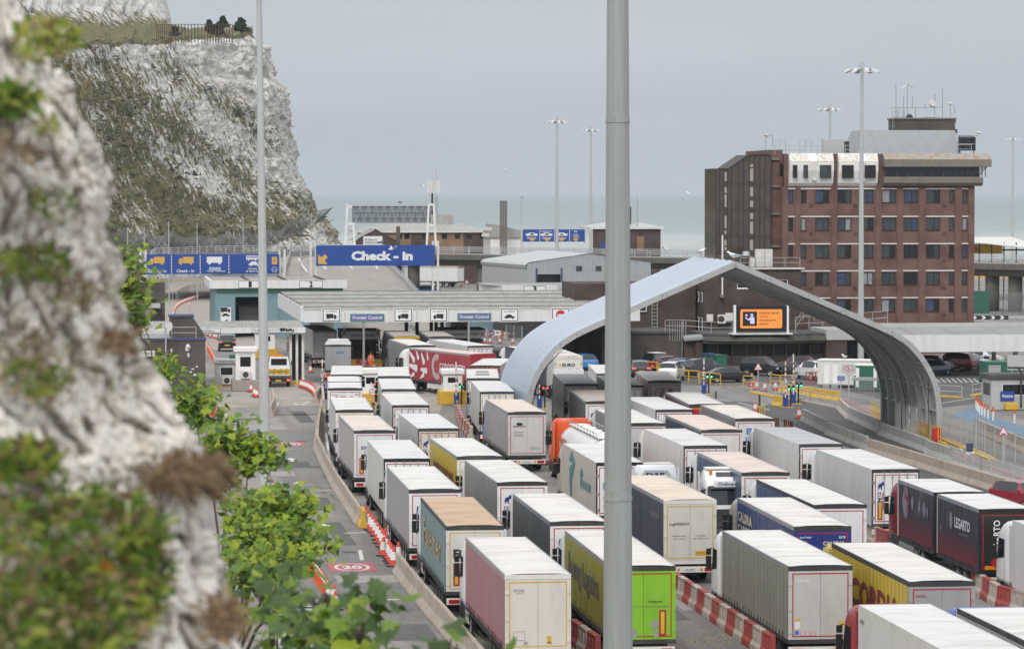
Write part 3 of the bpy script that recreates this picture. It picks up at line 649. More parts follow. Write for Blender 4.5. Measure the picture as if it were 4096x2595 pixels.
# ---------------------------------------------------------------- the brick office block
Fo=Frame(A(3136,1300,372));OB=thing('office_block','seven storey red brick office block with white bay windows and concrete control room','building',Fo.o,Fo.rz)
X=lambda u,v=1000,y=0:Fo.xz(u,v,y)[0]
Z=lambda v,u=3500,y=0:Fo.xz(u,v,y)[1]
r3=lambda x:2730+x*.5673
xr=X(3897);zt=Z(617)
cols=[(745,780),(835,873),(935,1033),(1092,1190),(1250,1347),(1405,1503),(1560,1658),(1718,1815),(1878,1915),(1972,2008)]
rows=[758,869,978,1086,1194]
ops=[]
for c in cols:
    for v in rows:ops.append((X(r3(c[0])),X(r3(c[1])),Z(v+54),Z(v+2)))
wallgrid(X(3136),xr,0,zt,ops).build('wall','brick_red',OB)
for o_ in ops:window(OB,*o_,split=None if o_[1]-o_[0]<1.0 else[.58])
for v in rows:
    z_=Z(v-3);MB().box(0,xr+.03,-.05,.0,z_-.07,z_+.07).build('string_course','offwhite',OB)
for a,c in[(700,742),(795,830),(1045,1088),(1358,1400),(1512,1552),(1665,1712),(1920,1966),(2014,2055)]:MB().box(X(r3(a)),min(xr,X(r3(c))),-.16,-.002,0,Z(745)).build('brick_pier','brick_red',OB)
for x_ in(905,1217,1532,1846):
    for v in rows:xx=X(r3(x_));MB().box(xx-.22,xx+.22,-.05,-.003,Z(v+72),Z(v+60)).build('air_brick','brick_brown',OB)
# side walls, roof
DEP=15
MB().poly([(0,0,0),(0,DEP,0),(0,DEP,zt),(0,0,zt)]).build('wall','brick_red',OB);MB().poly([(xr,0,0),(xr,DEP,0),(xr,DEP,zt),(xr,0,zt)]).build('wall','brick_red',OB)
MB().box(-.0,xr,.01,DEP,zt-.3,zt+.02).build('roof','roof_felt',OB)
# recessed link bay on the left
xl=X(r3(625));MB().box(xl,-.01,1.0,DEP,0,Z(600)).build('link_bay','brick_red',OB)
MB().box(xl+1.1,xl+1.6,.93,.999,Z(705),Z(655)).build('link_window','glass_dark',OB)
for v in(637,745,855,985):MB().box(xl-.25,xl+1.1,.7,.99,Z(v+4),Z(v-4)).build('landing_slab','conc_panel',OB)
# white bay windows on the top floor
for a,c,wins in[(745,1055,[(765,797),(840,872),(955,1035)]),(1090,1367,[(1110,1193),(1270,1348)])]:
    x0,x1=X(r3(a)),X(r3(c));z0,z1=Z(744),Z(614);zm=Z(648)
    b=MB();b.prism([(0,z0),(-.35,z0+.35),(-.75,zm-1.0),(-.8,zm),(-.15,z1),(0,z1)],'x',x0,x1);bay=b.build('bay','white',OB)
    xa,xb=X(r3(a+140)),X(r3(a+193));MB().prism([(0,z0+.3),(-.36,z0+.4),(-.76,zm-1.0),(-.81,zm+.02),(-.4,z1-.5),(0,z1-.4)],'x',xa,xb).build('bay_recess','offwhite',bay)
    MB().add([(x0,-.822,zm+.015),(xa,-.822,zm+.015),(xa,-.17,z1+.02),(x0,-.17,z1+.02),(xb,-.822,zm+.015),(x1,-.822,zm+.015),(x1,-.17,z1+.02),(xb,-.17,z1+.02)],[(0,1,2,3),(4,5,6,7)]).build('bay_roof','lichen_white',OB)if mat('lichen_white',(.70,.69,.67),.7,var=.05,dirt=(.42,.22,.08),dirt_amt=1.0,dscale=2.5)else 0
    for wa,wb in wins:window(OB,X(r3(wa)),X(r3(wb)),Z(713),Z(661),y=-.86,split=None if wb-wa<50 else[.72],pane=wr.choice(['glass_green','glass_dark','blind']),ledge=False)
    MB().box((xa+xb)/2-.1,(xa+xb)/2+.35,-.72,-.5,Z(722),Z(713)).build('vent','offwhite',OB)
# concrete control room
x0,x1=X(r3(1405)),X(r3(2155));zT,zA,zB,zC,zD=Z(614),Z(640),Z(668),Z(708),Z(744)
MB().prism([(.3,zT),(-.2,zT),(-1.25,zA+.05),(-1.3,zA),(-1.3,zB+.02),(-.9,zB),(.3,zB)],'x',x0,x1).build('control_room_eaves','conc_panel',OB)
MB().add([(x0,-.215,zT+.01),(x1,-.215,zT+.01),(x1+.01,-1.27,zA+.06),(x0,-1.27,zA+.06)],[(0,1,2,3)]).build('eaves_slope','lichen',OB)
MB().prism([(.3,zC),(-.9,zC),(-1.0,zC-.1),(-.95,zD+.35),(-.5,zD),(.3,zD)],'x',x0,x1-.9).build('control_room_base','conc_panel',OB)
MB().box(x0+.1,x1-1.3,-.75,-.7,zC,zB).build('control_room_glazing','glass_dark',OB)
MB().add([(x1-1.3,-.72,zC),(x1-.4,-.85,zB),(x1-.4,4,zB),(x1-1.3,4,zC)],[(0,1,2,3)]).build('control_room_glazing','glass_dark',OB)
for k in range(9):
    xx=x0+.1+(x1-x0-1.5)*k/8;MB().box(xx-.06,xx+.06,-.83,-.751,zC,zB).build('mullion','bronze',OB)
for k in range(5):xx=x1-2.2+k*.4;MB().box(xx-.04,xx+.04,-.84,-.76,zC,zB).build('mullion','bronze',OB)
# penthouse and tower base
x0,x1=X(r3(1250),600,4),X(r3(1950),600,4);z0,z1=zt,Z(521,3500,4)
MB().add([(x0-.6,3,z0),(x1,3,z0),(x1,11,z0),(x0-.6,11,z0),(x0+.4,4,z1),(x1-.5,4,z1),(x1-.5,10,z1),(x0+.4,10,z1)],[(0,1,5,4),(1,2,6,5),(3,0,4,7),(4,5,6,7)]).build('penthouse','grey_clad',OB)
xa,xb=X(r3(1495),500,6),X(r3(1910),500,6);z2=Z(478,3600,6)
MB().box(xa,xb,5.2,9,z1,z2).build('tower_base','brick_dark',OB);MB().box(xa-.15,xb+.15,5.05,9.2,z2,z2+.18).build('tower_cap','conc_panel',OB)
an=MB();P3=lambda x,y:(X(r3(x),200+y*.5673,5.6),5.6,Z(200+y*.5673,3600,5.6))
def aline(pts,r=.045,name='aerial',m='steel'):MB().path([P3(*p)for p in pts],r,5).build(name,m,OB)
for pts in[[(1505,490),(1505,237)],[(1585,490),(1586,240)],[(1545,272),(1586,243)],[(1586,243),(1630,272)],[(1558,490),(1558,325)],[(1642,490),(1642,402)],[(1776,490),(1778,312)],[(1834,545),(1833,270)],[(1888,545),(1888,370)],[(1462,407),(1838,403)],[(1690,474),(1800,474)],[(1890,458),(1920,456)],[(1918,458),(1918,395)],[(1710,420),(1710,380)],[(1620,415),(1620,330)],[(1870,598),(2085,602)],[(1953,602),(1953,700)]]:aline(pts)
for pts in[[(1482,560),(1482,428)],[(1513,560),(1513,428)],[(1565,490),(1565,420)],[(1520,490),(1520,420)]]+[[(1482,y),(1513,y)]for y in range(435,560,18)]+[[(1520,y),(1565,y)]for y in range(425,490,16)]:aline(pts,.03,'ladder')
for x_,y_ in[(1762,378),(1600,476)]:MB().tube((P3(x_,y_)[0],5.3,P3(x_,y_)[2]),(P3(x_,y_)[0],5.7,P3(x_,y_)[2]),.34,14,.4).build('dish','offwhite' if x_>1700 else 'dark',OB)
for x_,y_ in[(1888,375),(2085,580),(588,600)]:MB().tube((P3(x_,y_)[0]-.3,5.4,P3(x_,y_)[2]),(P3(x_,y_)[0]+.25,5.6,P3(x_,y_)[2]-.1),.14,8).build('camera_head','offwhite',OB)
for x_,y_ in[(1888,495),(1918,497),(1929,570)]:MB().tube((P3(x_,y_)[0],5.6,P3(x_,y_)[2]-.25),(P3(x_,y_)[0],5.6,P3(x_,y_)[2]+.2),.2,10,.12).build('camera_dome','dark',OB)
aline([(588,730),(588,610)]);aline([(637,685),(637,620),(625,600),(605,605),(603,625)])
rail(OB,[(X(r3(655)),.4,zt),(X(r3(1250)),.4,zt)],1.0);rail(OB,[(X(r3(1270)),.4,zt+.1),(xr-.3,.4,zt+.1)],1.0)
for x_ in(1023,1095):xx=X(r3(x_),590,3);MB().box(xx-.65,xx+.65,2.5,3.3,zt,zt+1.75).build('air_conditioner','grey_sheet',OB,bev=.03)
xx=X(r3(1152),590,3);MB().box(xx-.28,xx+.28,2.5,3.0,zt,zt+1.5).build('vent_stack','dark',OB)
xx=X(r3(1995),600,3);
for k in range(2):
    for j in range(5):MB().box(xx-.9+j*.4,xx-.55+j*.4,2.4,2.6,zt+.45+k*.8,zt+1.2+k*.8).build('floodlight','black',OB)
MB().path([(xx-.9,2.65,zt),(xx-.9,2.65,zt+2.1),(xx+.9,2.65,zt+2.1),(xx+.9,2.65,zt)],.05,6).build('light_frame','dark',OB)
for x_ in(722,865,905):MB().path([(X(r3(x_))-.35,1.5,zt),(X(r3(x_))-.35,1.5,zt+1.6),(X(r3(x_))+.35,1.5,zt+1.6),(X(r3(x_))+.35,1.5,zt)],.03,5).build('roof_ladder','galv',OB)
# bronze glass stair tower
ST=thing('stair_tower','dark bronze glass stair tower on the left of the brick office block','building',Fo.w(xl,0),Fo.rz)
sx=lambda x:X(r3(x))-xl
za,zb=Z(675),Z(621)
prof=[(sx(235),za),(sx(320),za),(sx(460),zb),(-.05,zb)]
MB().prism([(sx(235)+.1,0),(-.12,0),(-.12,zb-.12),(sx(460),zb-.12),(sx(320),za-.12),(sx(235)+.1,za-.12)],'y',.25,7).build('core','bronze',ST)
xs=[sx(235),sx(262),sx(290),sx(318),sx(345),sx(395),sx(432),sx(470),sx(505),sx(545),sx(580),-.05]
for xa,xb in zip(xs,xs[1:]):
    zz=lambda x:za if x<sx(320)else(zb if x>sx(460)else lerp(za,zb,(x-sx(320))/(sx(460)-sx(320))))
    vz=[Z(v)for v in(1065,1010,945,838,735)]
    lit=abs(xa-sx(290))<.01 or abs(xa-sx(470))<.01
    for k,(a,b_)in enumerate(zip([0,3.2]+vz[0:0]+vz,[3.2]+vz+[None])):
        ta,tb=(zz(xa),zz(xb))if b_ is None else(b_,b_)
        if b_ is not None and a>b_:continue
        MB().poly([(xa+.04,.1,a+.05),(xb-.04,.1,a+.05),(xb-.04,.1,tb-.06),(xa+.04,.1,ta-.06)]).build('pane','bronze_glass',ST)
        if lit:  # pale strips: light seen through the glass, put into the colour
            h0=a+.3
            while h0<min(ta,tb)-1.0:
                h1=h0+wr.choice((.35,.7,1.4));
                MB().poly([(xa+.1,.09,h0),(xb-.1,.09,h0),(xb-.1,.09,min(h1,ta-.4)),(xa+.1,.09,min(h1,ta-.4))]).build('painted_light','pale_light',ST)if mat('pale_light',(.36,.33,.28),.6,var=.15)else 0
                h0=h1+wr.choice((.18,.3,.5))
for xx in xs:
    z_=za if xx<sx(320)else(zb if xx>sx(460)else lerp(za,zb,(xx-sx(320))/(sx(460)-sx(320))));MB().box(xx-.04,xx+.04,.02,.12,0,z_).build('mullion','bronze',ST)
for v in(735,838,945,1010,1065):MB().box(xs[0],xs[-1],.03,.13,Z(v)-.06,Z(v)+.06).build('transom','bronze',ST)
MB().add([(sx(232),-.1,za),(sx(232),7,za),(sx(320),7,za),(sx(320),-.1,za),(sx(460),7,zb+.03),(sx(460),-.1,zb+.03),(0,7,zb+.03),(0,-.1,zb+.03)],[(0,3,2,1),(3,5,4,2),(5,7,6,4)]).build('roof','roof_felt',ST)
MB().poly([(sx(235),.1,0),(sx(235),7,0),(sx(235),7,za),(sx(235),.1,za)]).build('side_glazing','bronze_glass',ST)
# ---------------------------------------------------------------- brown brick building and glazed hall under the arch
Fb=Frame(A(2815,1300,362));r15=lambda x:2500+x*.3322
v15=lambda y:950+y*.3322
BB=thing('brick_building','dark brown brick building with white windows seen through the arch','building',Fb.o,Fb.rz)
bx=lambda u,v=1200:Fb.xz(u,v)[0]
bz=lambda v,u=2950:Fb.xz(u,v)[1]
W_=bx(3204);zt_=bz(1078)
ops=[(bx(r15(1348)),bx(r15(1483)),bz(v15(615)),bz(v15(505))),(bx(r15(1760)),bx(r15(1965)),bz(v15(600)),bz(v15(505)))]
wallgrid(0,W_,0,zt_,ops).build('wall','brick_brown',BB)
for k,o_ in enumerate(ops):window(BB,*o_,fr='white_clean',split=[.42]if k else None,pane='glass_dark',t=.1)
MB().box(-.15,W_+.3,-.3,12,zt_,zt_+.22).build('roof','roof_felt',BB);MB().box(-.16,W_+.31,-.33,-.302,zt_+.02,zt_+.2).build('roof_edge','offwhite',BB)
MB().poly([(0,0,0),(0,14,0),(0,14,zt_),(0,0,zt_)]).build('wall','brick_brown',BB)
for k in range(6):
    for zc in((2.9,4.6),(6.3,7.4)):
        y_=1.2+k*2.1;f=MB().box(-.06,-.002,y_-.42,y_+.42,zc[0],zc[1]).build('window','white_clean',BB);MB().box(-.075,-.062,y_-.33,y_+.33,zc[0]+.08,zc[1]-.08).build('pane','glass_dark',f)
MB().tube((bx(r15(1160)),-.6,bz(v15(680))),(bx(r15(1160)),-.6,bz(v15(-30))),.09,8).build('flagpole','white_clean',BB);MB().box(bx(r15(1130)),bx(r15(1180)),-.8,-.01,bz(v15(720)),bz(v15(680))).build('bracket','conc_panel',BB)
rail(BB,[(bx(r15(1400)),.6,zt_+.2),(W_,.6,zt_+.2)],1.1)
for u0,u1,h in[(1610,1715,2.0),(1720,1810,2.0),(1540,1595,1.0)]:MB().box(bx(r15(u0)),bx(r15(u1)),1.5,2.4,zt_+.22,zt_+.22+h).build('air_conditioner','offwhite',BB,bev=.03)
MB().box(bx(r15(1255)),bx(r15(1560)),5,8,zt_+.2,zt_+1.5).build('plant_room','brick_dark',BB)
MB().tube((bx(r15(1500)),2,zt_+1.5),(bx(r15(1500)),2,zt_+2.0),.5,12,.35).build('roof_vent','steel',BB)
for u0,u1,v0,v1 in[(975,1048,1005,920),(1108,1200,1030,925),(1200,1315,1000,905)]:MB().box(bx(r15(u0)),bx(r15(u1)),-.7,-.25,bz(v15(v0)),bz(v15(v1))).build('wall_unit','offwhite',BB)
MB().tube((bx(r15(1145)),-.71,bz(v15(978))),(bx(r15(1145)),-.702,bz(v15(978))),.36,16).build('fan_grille','dark',BB)
# left wing further back with bright bay and ladder
MB().box(-14,-.3,3.5,13.9,0,bz(v15(560))).build('left_wing','brick_brown',BB)
MB().box(-13,-8.6,2.2,3.4,bz(v15(1000)),bz(v15(880))).build('panel_band','white_clean',BB)
o_=window(BB,-7.9,-5.9,bz(v15(900)),bz(v15(760)),y=3.2,fr='white_clean',split=[.5],pane='glass_dark',ledge=False)
for s in(0,.6):MB().tube((-5.3+s,3.2,2.5),(-5.3+s,3.2,9.2),.04,5).build('ladder_rail','galv',BB)
for k in range(16):MB().tube((-5.3,3.2,2.7+k*.4),(-4.7,3.2,2.7+k*.4),.03,5).build('ladder_rung','galv',BB)
# glazed hall with curved roof edge
Fh=Frame(A(2790,1400,349));HALL=thing('glazed_hall','low dark glazed hall with curved concrete roof edge under the orange screen','building',Fh.o,Fh.rz)
hx=lambda u,v=1400:Fh.xz(u,v)[0]
hz=lambda v,u=3000:Fh.xz(u,v)[1]
x0,x1=hx(2815),hx(3300)
n_=18;rimpts=[]
for k in range(n_+1):f=k/n_;rimpts.append((lerp(x0,x1,f),-2.2*math.sin(math.pi*min(1,f*1.15))**.6 if f*1.15<1 else 0))
zr0,zr1=hz(1362),hz(1345)
b=MB();
for k,(za_,zb_,o_)in enumerate([(zr0-.25,zr0,0),(zr0+.02,zr1,-.35),(zr1,zr1+.3,.2)]):
    pts=[(x,y+o_)for x,y in rimpts]+[(x1,9),(x0,9)];b=MB().prism(pts,'z',za_,zb_);b.build('roof_edge','concrete_dark' if k!=2 else 'roof_felt',HALL)
gz0=0.0
pts=[(x,y+1.1)for x,y in rimpts]
for k in range(0,n_):
    (xa,ya),(xb,yb)=pts[k],pts[k+1]
    MB().poly([(xa,ya,1.05),(xb,yb,1.05),(xb,yb-.12,zr0-.3),(xa,ya-.12,zr0-.3)]).build('pane','glass_dark',HALL)
    MB().poly([(xa,ya-.02,0),(xb,yb-.02,0),(xb,yb-.02,1.05),(xa,ya-.02,1.05)]).build('stall_riser','bronze',HALL)
    if k%2==0:MB().box(xa-.07,xa+.07,ya-.2,ya,0,zr0-.26).build('mullion','bronze',HALL)
for a,b__,m_ in[(x1+.1,x1+2.4,'brick_brown')]:MB().box(a,b__,-.1,6,0,zr0+.1).build('brick_pier',m_,HALL)
MB().box(x1+2.41,x1+8,.3,6,0,2.6).build('side_glazing','glass_dark',HALL);MB().box(x1+.1,x1+11,-.25,8,2.65,3.75).build('parapet','grey_sheet',HALL)
MB().box(x0-.8,x0-.05,.6,6,0,zr0+.2).build('brick_wall','brick_brown',HALL)
xk=hx(r15(735));MB().box(xk,x0-.82,1.0,6,0,2.8).build('porch','brick_brown',HALL);MB().add([(xk-.2,.2,2.9),(x0,.2,3.05),(x0,1.6,3.3),(xk-.2,1.6,3.15),(xk-.2,.2,2.6),(x0,.2,2.75)],[(0,1,2,3),(4,5,1,0)]).build('porch_roof','roof_flat',HALL)
xk2=hx(r15(75));MB().box(xk2-3,xk-.05,1.5,12,0,hz(1335)).build('brick_annex','brick_dark',HALL);MB().box(xk2-3.1,xk+.05,1.3,12.2,hz(1335),hz(1326)).build('annex_roof','roof_felt',HALL)
rail(HALL,[(xk2+4,1.8,hz(1326)),(xk,1.8,hz(1326)),(x0+1,1.0,zr1+.3),(hx(2935),1.0,zr1+.3)],1.2)
rail(HALL,[(hx(3190),1.2,zr1+.6),(hx(3300),1.2,zr1+.7),(hx(3440),1.2,zr1+1.0),(hx(3560),1.2,zr1+1.2)],1.4,step=1.2)
rail(HALL,[(hx(3185),.4,zr1+.3),(hx(3215),.4,zr1+1.6),(hx(3260),.4,zr1+1.6)],1.2,step=.8)
# caged ladder
xq=hx(r15(640));cg=MB()
for k in range(7):xx=xq-.75+k*.25;cg.tube((xx,1.0-.5*math.sin(math.pi*k/6),hz(1363)),(xx,1.0-.5*math.sin(math.pi*k/6),hz(1285)),.03,5)
o_=cg.build('ladder_cage','galv',HALL);o_['kind']='stuff'
for s in(.65,1.05):MB().tube((xq+s,1.2,.1),(xq+s,1.2,hz(1285)),.035,5).build('ladder_rail','galv',HALL)
# orange message screen
Fs=Frame(A(2938,1330,347));SCR=thing('message_screen','large black electronic screen with orange passport message on the hall roof','screen',Fs.w(0,0,zr1+.32),Fs.rz)
S_=lambda u,v:(Fs.xz(u,v)[0],Fs.xz(u,v)[1]-zr1-.32)
(xa,zb_),(xb,za_)=S_(2940,1224),S_(3151,1326)
MB().box(xa+.12,xb-.12,0,.5,za_,zb_).build('cabinet','black',SCR)
for x_ in(xa,xb):MB().box(x_-.11,x_+.11,-.05,.45,0,zb_+.1).build('side_post','white_clean',SCR)
MB().box(xa-.4,xb+.5,-.3,1.6,-.02,.12).build('base','offwhite',SCR)
oa,ob=S_(r15(1388),v15(865)),S_(r15(1892),v15(1090))
flat(SCR,[[(ob[0]-.12,oa[1]),(ob[0],oa[1]-.12),(ob[0],ob[1]+.12),(ob[0]-.12,ob[1]),(oa[0]+.12,ob[1]),(oa[0],ob[1]+.12),(oa[0],oa[1]-.12),(oa[0]+.12,oa[1])]],mat('screen_orange',(.80,.27,.055),.4,var=.02,emit=.35),-.01,'lit_panel')
ia,ib=S_(r15(1418),v15(892)),S_(r15(1588),v15(1063));flat(SCR,[rect(ia[0],ib[0],ib[1],ia[1])],'black',-.016,'icon_square')
ix,iz=(ia[0]+ib[0])/2,(ia[1]+ib[1])/2;k_=(ib[0]-ia[0])/5.4
flat(SCR,[[(ix+x*k_,iz+z*k_)for x,z in p]for p in[[(-1.7,.9),(-.9,.9),(-.9,1.7),(-1.7,1.7)],[(-1.6,.7),(-.7,-.1),(.1,.6),(1.7,.6),(1.8,-1.9),(.1,-1.9),(.1,-.3),(-.6,-.7),(-1.9,.4)],[(.2,.8),(1.3,.8),(1.3,1.3),(.2,1.3)],[(.1,1.45),(1.4,1.45),(1.25,1.9),(.3,1.9)]]],mat('screen_lilac',(.55,.50,.80),.4,var=.02,emit=.35),-.02,'officer_icon')
for k,s in enumerate(['PLEASE HAVE','YOUR','PASSPORTS','READY']):
    a_,c_=S_(r15(1620),v15(896+k*44)),S_(r15([1852,1716,1822,1732][k]),v15(922+k*44));text(SCR,s,a_[0],c_[0],c_[1],a_[1],'black',-.016,bold=.01)
# ---------------------------------------------------------------- white canopy on the right
Fw=Frame(A(3590,1400,325));WC=thing('white_canopy','broad white canopy with stained fascia over parked cars at right','canopy',Fw.o,Fw.rz)
z0,z1=Fw.xz(3700,1408)[1],Fw.xz(3700,1340)[1]
MB().box(0,20,0,.25,z0,z1).build('fascia','fascia',WC);MB().add([(-.25,0,z0),(0,0,z0),(0,12.5,z0+.6),(-.25,12.5,z0+.6),(-.25,0,z1),(0,0,z1),(0,12.5,z1+.75),(-.25,12.5,z1+.75)],[(4,5,6,7),(0,3,7,4),(1,2,6,5),(0,1,5,4)]).build('side_fascia','fascia',WC);MB().add([(0,.26,z1-.45),(20,.26,z1-.45),(20,12.4,z1+.25),(0,12.4,z1+.25),(0,.26,z1-.6),(20,.26,z1-.6),(20,12.4,z1+.1),(0,12.4,z1+.1)],[(0,1,2,3),(7,6,5,4)]).build('roof','roof_flat',WC);MB().box(0,20,12.41,12.7,z1-.1,z1+.7).build('rear_upstand','grey_sheet',WC)
for k in range(4):MB().add([(3+k*4.5,.3,z1-.44),(3.06+k*4.5,.3,z1-.44),(3.06+k*4.5,12.3,z1+.26),(3+k*4.5,12.3,z1+.26)],[(0,1,2,3)]).build('roof_seam','dark',WC)
for x_,y_ in[(3.0,3),(3.0,11),(13,3),(13,11)]:MB().tube((x_,y_,0),(x_,y_,z0+.3),.25,12).build('column','offwhite',WC)
# ---------------------------------------------------------------- the arch over the lanes
ARO=Vector((31.4,238,0));ARo=ARO-Vector((math.cos(ROT),math.sin(ROT),0))*15.3
AR=thing('lane_arch','tall curved steel arch with pale blue panels spanning the lorry lanes','arch',ARo,ROT)
HS=15.3;prof=[(0,0),(0,2.5),(.07,3.3),(.37,4.7),(1.08,6.1),(2.1,7.35),(3.3,8.2),(4.4,8.75)]
def fine(pr):
    out=[pr[0]]
    for i in range(len(pr)-1):
        p0,p1,p2,p3=pr[max(0,i-1)],pr[i],pr[i+1],pr[min(len(pr)-1,i+2)]
        for k in range(1,4):
            t=k/3;out.append(tuple(.5*((2*p1[j])+(-p0[j]+p2[j])*t+(2*p0[j]-5*p1[j]+4*p2[j]-p3[j])*t*t+(-p0[j]+3*p1[j]-3*p2[j]+p3[j])*t**3)for j in(0,1)))
    return out
prof=fine(prof)+[(7.2,9.96),(10,11.17),(12.8,12.37),(15.3,13.45)]
mat('seam_tan',(.27,.22,.18),.7,var=.2);mat('arch_panel',(.46,.54,.66),.28,var=.05,scale=.5,metal=.2,dirt=(.36,.41,.47),dirt_amt=.45,dscale=.5,coat=.15,stretch=(.4,1,.4));mat('arch_in',(.45,.46,.455),.55,var=.08,dirt=(.22,.22,.21),dirt_amt=.4);mat('arch_rib',(.40,.41,.41),.5,metal=.2,var=.08,dirt=(.2,.2,.2),dirt_amt=.4)
NB=7;BAY=16.2/NB
def offs(pr,d):
    out=[]
    for i,p in enumerate(pr):
        a=pr[max(0,i-1)];c=pr[min(len(pr)-1,i+1)];tx,tz=c[0]-a[0],c[1]-a[1];l_=math.hypot(tx,tz);out.append((p[0]-tz/l_*d*1,p[1]+tx/l_*d))
    return out
inn=offs(prof,-.55)
for sd in(-1,1):
    loc=lambda p,y:(sd*(HS-p[0]),y,p[1])
    cutsI=[0,3,7,11,15,19,21,22,23,24,len(prof)-1]
    for k in range(NB):
        y0,y1=k*BAY,(k+1)*BAY
        for a,c in zip(cutsI,cutsI[1:]):
            if sd>0 and a==0 and k in(2,3,4):continue
            g=.03;b=MB();out=offs(prof,.06)
            vs_=[]
            for i in range(a,c+1):
                e_=g if i in(a,c)else 0
                vs_+=[loc(out[i],y0+g),loc((out[i][0],out[i][1]+.10),y1-g)]
            b.add(vs_,[(2*i,2*i+1,2*i+3,2*i+2)for i in range(c-a)]);b.build('panel','arch_panel',AR,smooth=True)
        lin=MB();vs_=[];st=3 if(sd>0 and k in(2,3,4))else 0
        for p in offs(prof,-.05)[st:]:vs_+=[loc(p,y0),loc(p,y1)]
        lin.add(vs_,[(2*i,2*i+1,2*i+3,2*i+2)for i in range(len(vs_)//2-1)]);lin.build('lining','arch_in',AR,smooth=True)
        sm=MB();so_=offs(prof,.20);vs_=[]
        for p in so_:vs_+=[loc(p,y0-.06),loc(p,y0+.06)]
        if k:sm.add(vs_,[(2*i,2*i+1,2*i+3,2*i+2)for i in range(len(prof)-1)]);sm.build('seam_cap','seam_tan',AR)
        for i in(3,8,12,16,20,22,23,24,25):
            if i<len(prof):p=offs(prof,-.2)[i];MB().tube(loc(p,y0+.12),loc(p,y1-.12),.09,6).build('purlin','arch_in',AR)
        if k in(0,3,6):
            for i0,i1 in((1,10),(10,18),(18,23)):p,q=offs(prof,-.3)[i0],offs(prof,-.3)[min(i1,len(prof)-1)];MB().tube(loc(p,y0+.1),loc(q,y1-.1),.025,4).build('tie_rod','dark',AR);MB().tube(loc(q,y0+.1),loc(p,y1-.1),.025,4).build('tie_rod','dark',AR)
    for k in range(NB+1):
        y=k*BAY;b=MB();n=len(prof);w=.16 if k in(0,NB)else .11
        o2=offs(prof,.10 if k==0 else-.05);i2=offs(prof,-.30 if k==0 else-.50)
        vs_=[]
        for i in range(n):vs_+=[loc(o2[i],y-w),loc(o2[i],y+w),loc(i2[i],y+w),loc(i2[i],y-w)]
        b.add(vs_,[tuple(4*i+j for j in q)for i in range(n-1)for q in((0,1,5,4),(1,2,6,5),(2,3,7,6),(3,0,4,7))]);b.build('rib','arch_rib',AR)
        MB().box(sd*HS-.45,sd*HS+.45,y-.45,y+.45,-.02,.25).build('base_plate','yellow',AR)
        if k==0:
            for i in(4,8,12,16,19,22,23,24):
                if i<n:p=offs(prof,-.26)[i];q=loc(p,y-w-.002);b2=MB();[b2.disc((q[0]+dx,q[1],q[2]+dz),.045,'y',6)for dx in(-.2,.2)for dz in(-.12,.12)];b2.build('bolt_group','dark',AR)['kind']='stuff'
# ---------------------------------------------------------------- frontier control canopy
Ff=Frame(A(1214,1289,338));FC=thing('frontier_canopy','long white canopy with corrugated roof and Frontier Control signs','canopy',Ff.o,Ff.rz)
fx=lambda u,v=1265:Ff.xz(u,v)[0]
fz=lambda v,u=1800:Ff.xz(u,v)[1]
z0,z1=fz(1287),fz(1242);xe=fx(2560);DEPF=44
MB().box(0,xe,0,.35,z0,z1).build('fascia','fascia',FC);MB().box(-.3,-.001,0,DEPF,z0+.1,z1+.5).build('side_fascia','fascia',FC)
SL=(z1+.75-z1)/DEPF
for k in range(5):      # five corrugated bays, each a sheet with real ribs
    y0,y1=.36+k*(DEPF-.4)/5,.36+(k+1)*(DEPF-.4)/5-.25;b=MB();n=int(xe/.16);base=len(b.v)
    for i in range(n+1):
        x=xe*i/n;dz=.045 if i%2 else-.045
        for y,dd in((y0,-.06),(y1,.10)):b.v.append((x,y,z1-.12+y*SL+dz+dd))
    b.f=[(2*i,2*i+2,2*i+3,2*i+1)for i in range(n)];b.m=[0]*n;b.build('roof_sheet','roof_corr',FC)
    MB().box(0,xe,y1+.02,y1+.22,z1-.3+y1*SL,z1+.03+y1*SL).build('gutter','roof_felt',FC)
MB().box(0,xe,.4,DEPF,z0+.1,z0+.25).build('soffit','dark',FC)
def pixbox(F,par,u0,u1,v0,v1,y0,y1,m,name,bev=0):
    xa,za_=F.xz(u0,v1,y0);xb,zb_=F.xz(u1,v0,y0);return MB().box(xa,xb,y0,y1,za_,zb_).build(name,m,par,bev=bev)
r11=lambda x:1100+x*.41528
v11=lambda y:1050+y*.41528
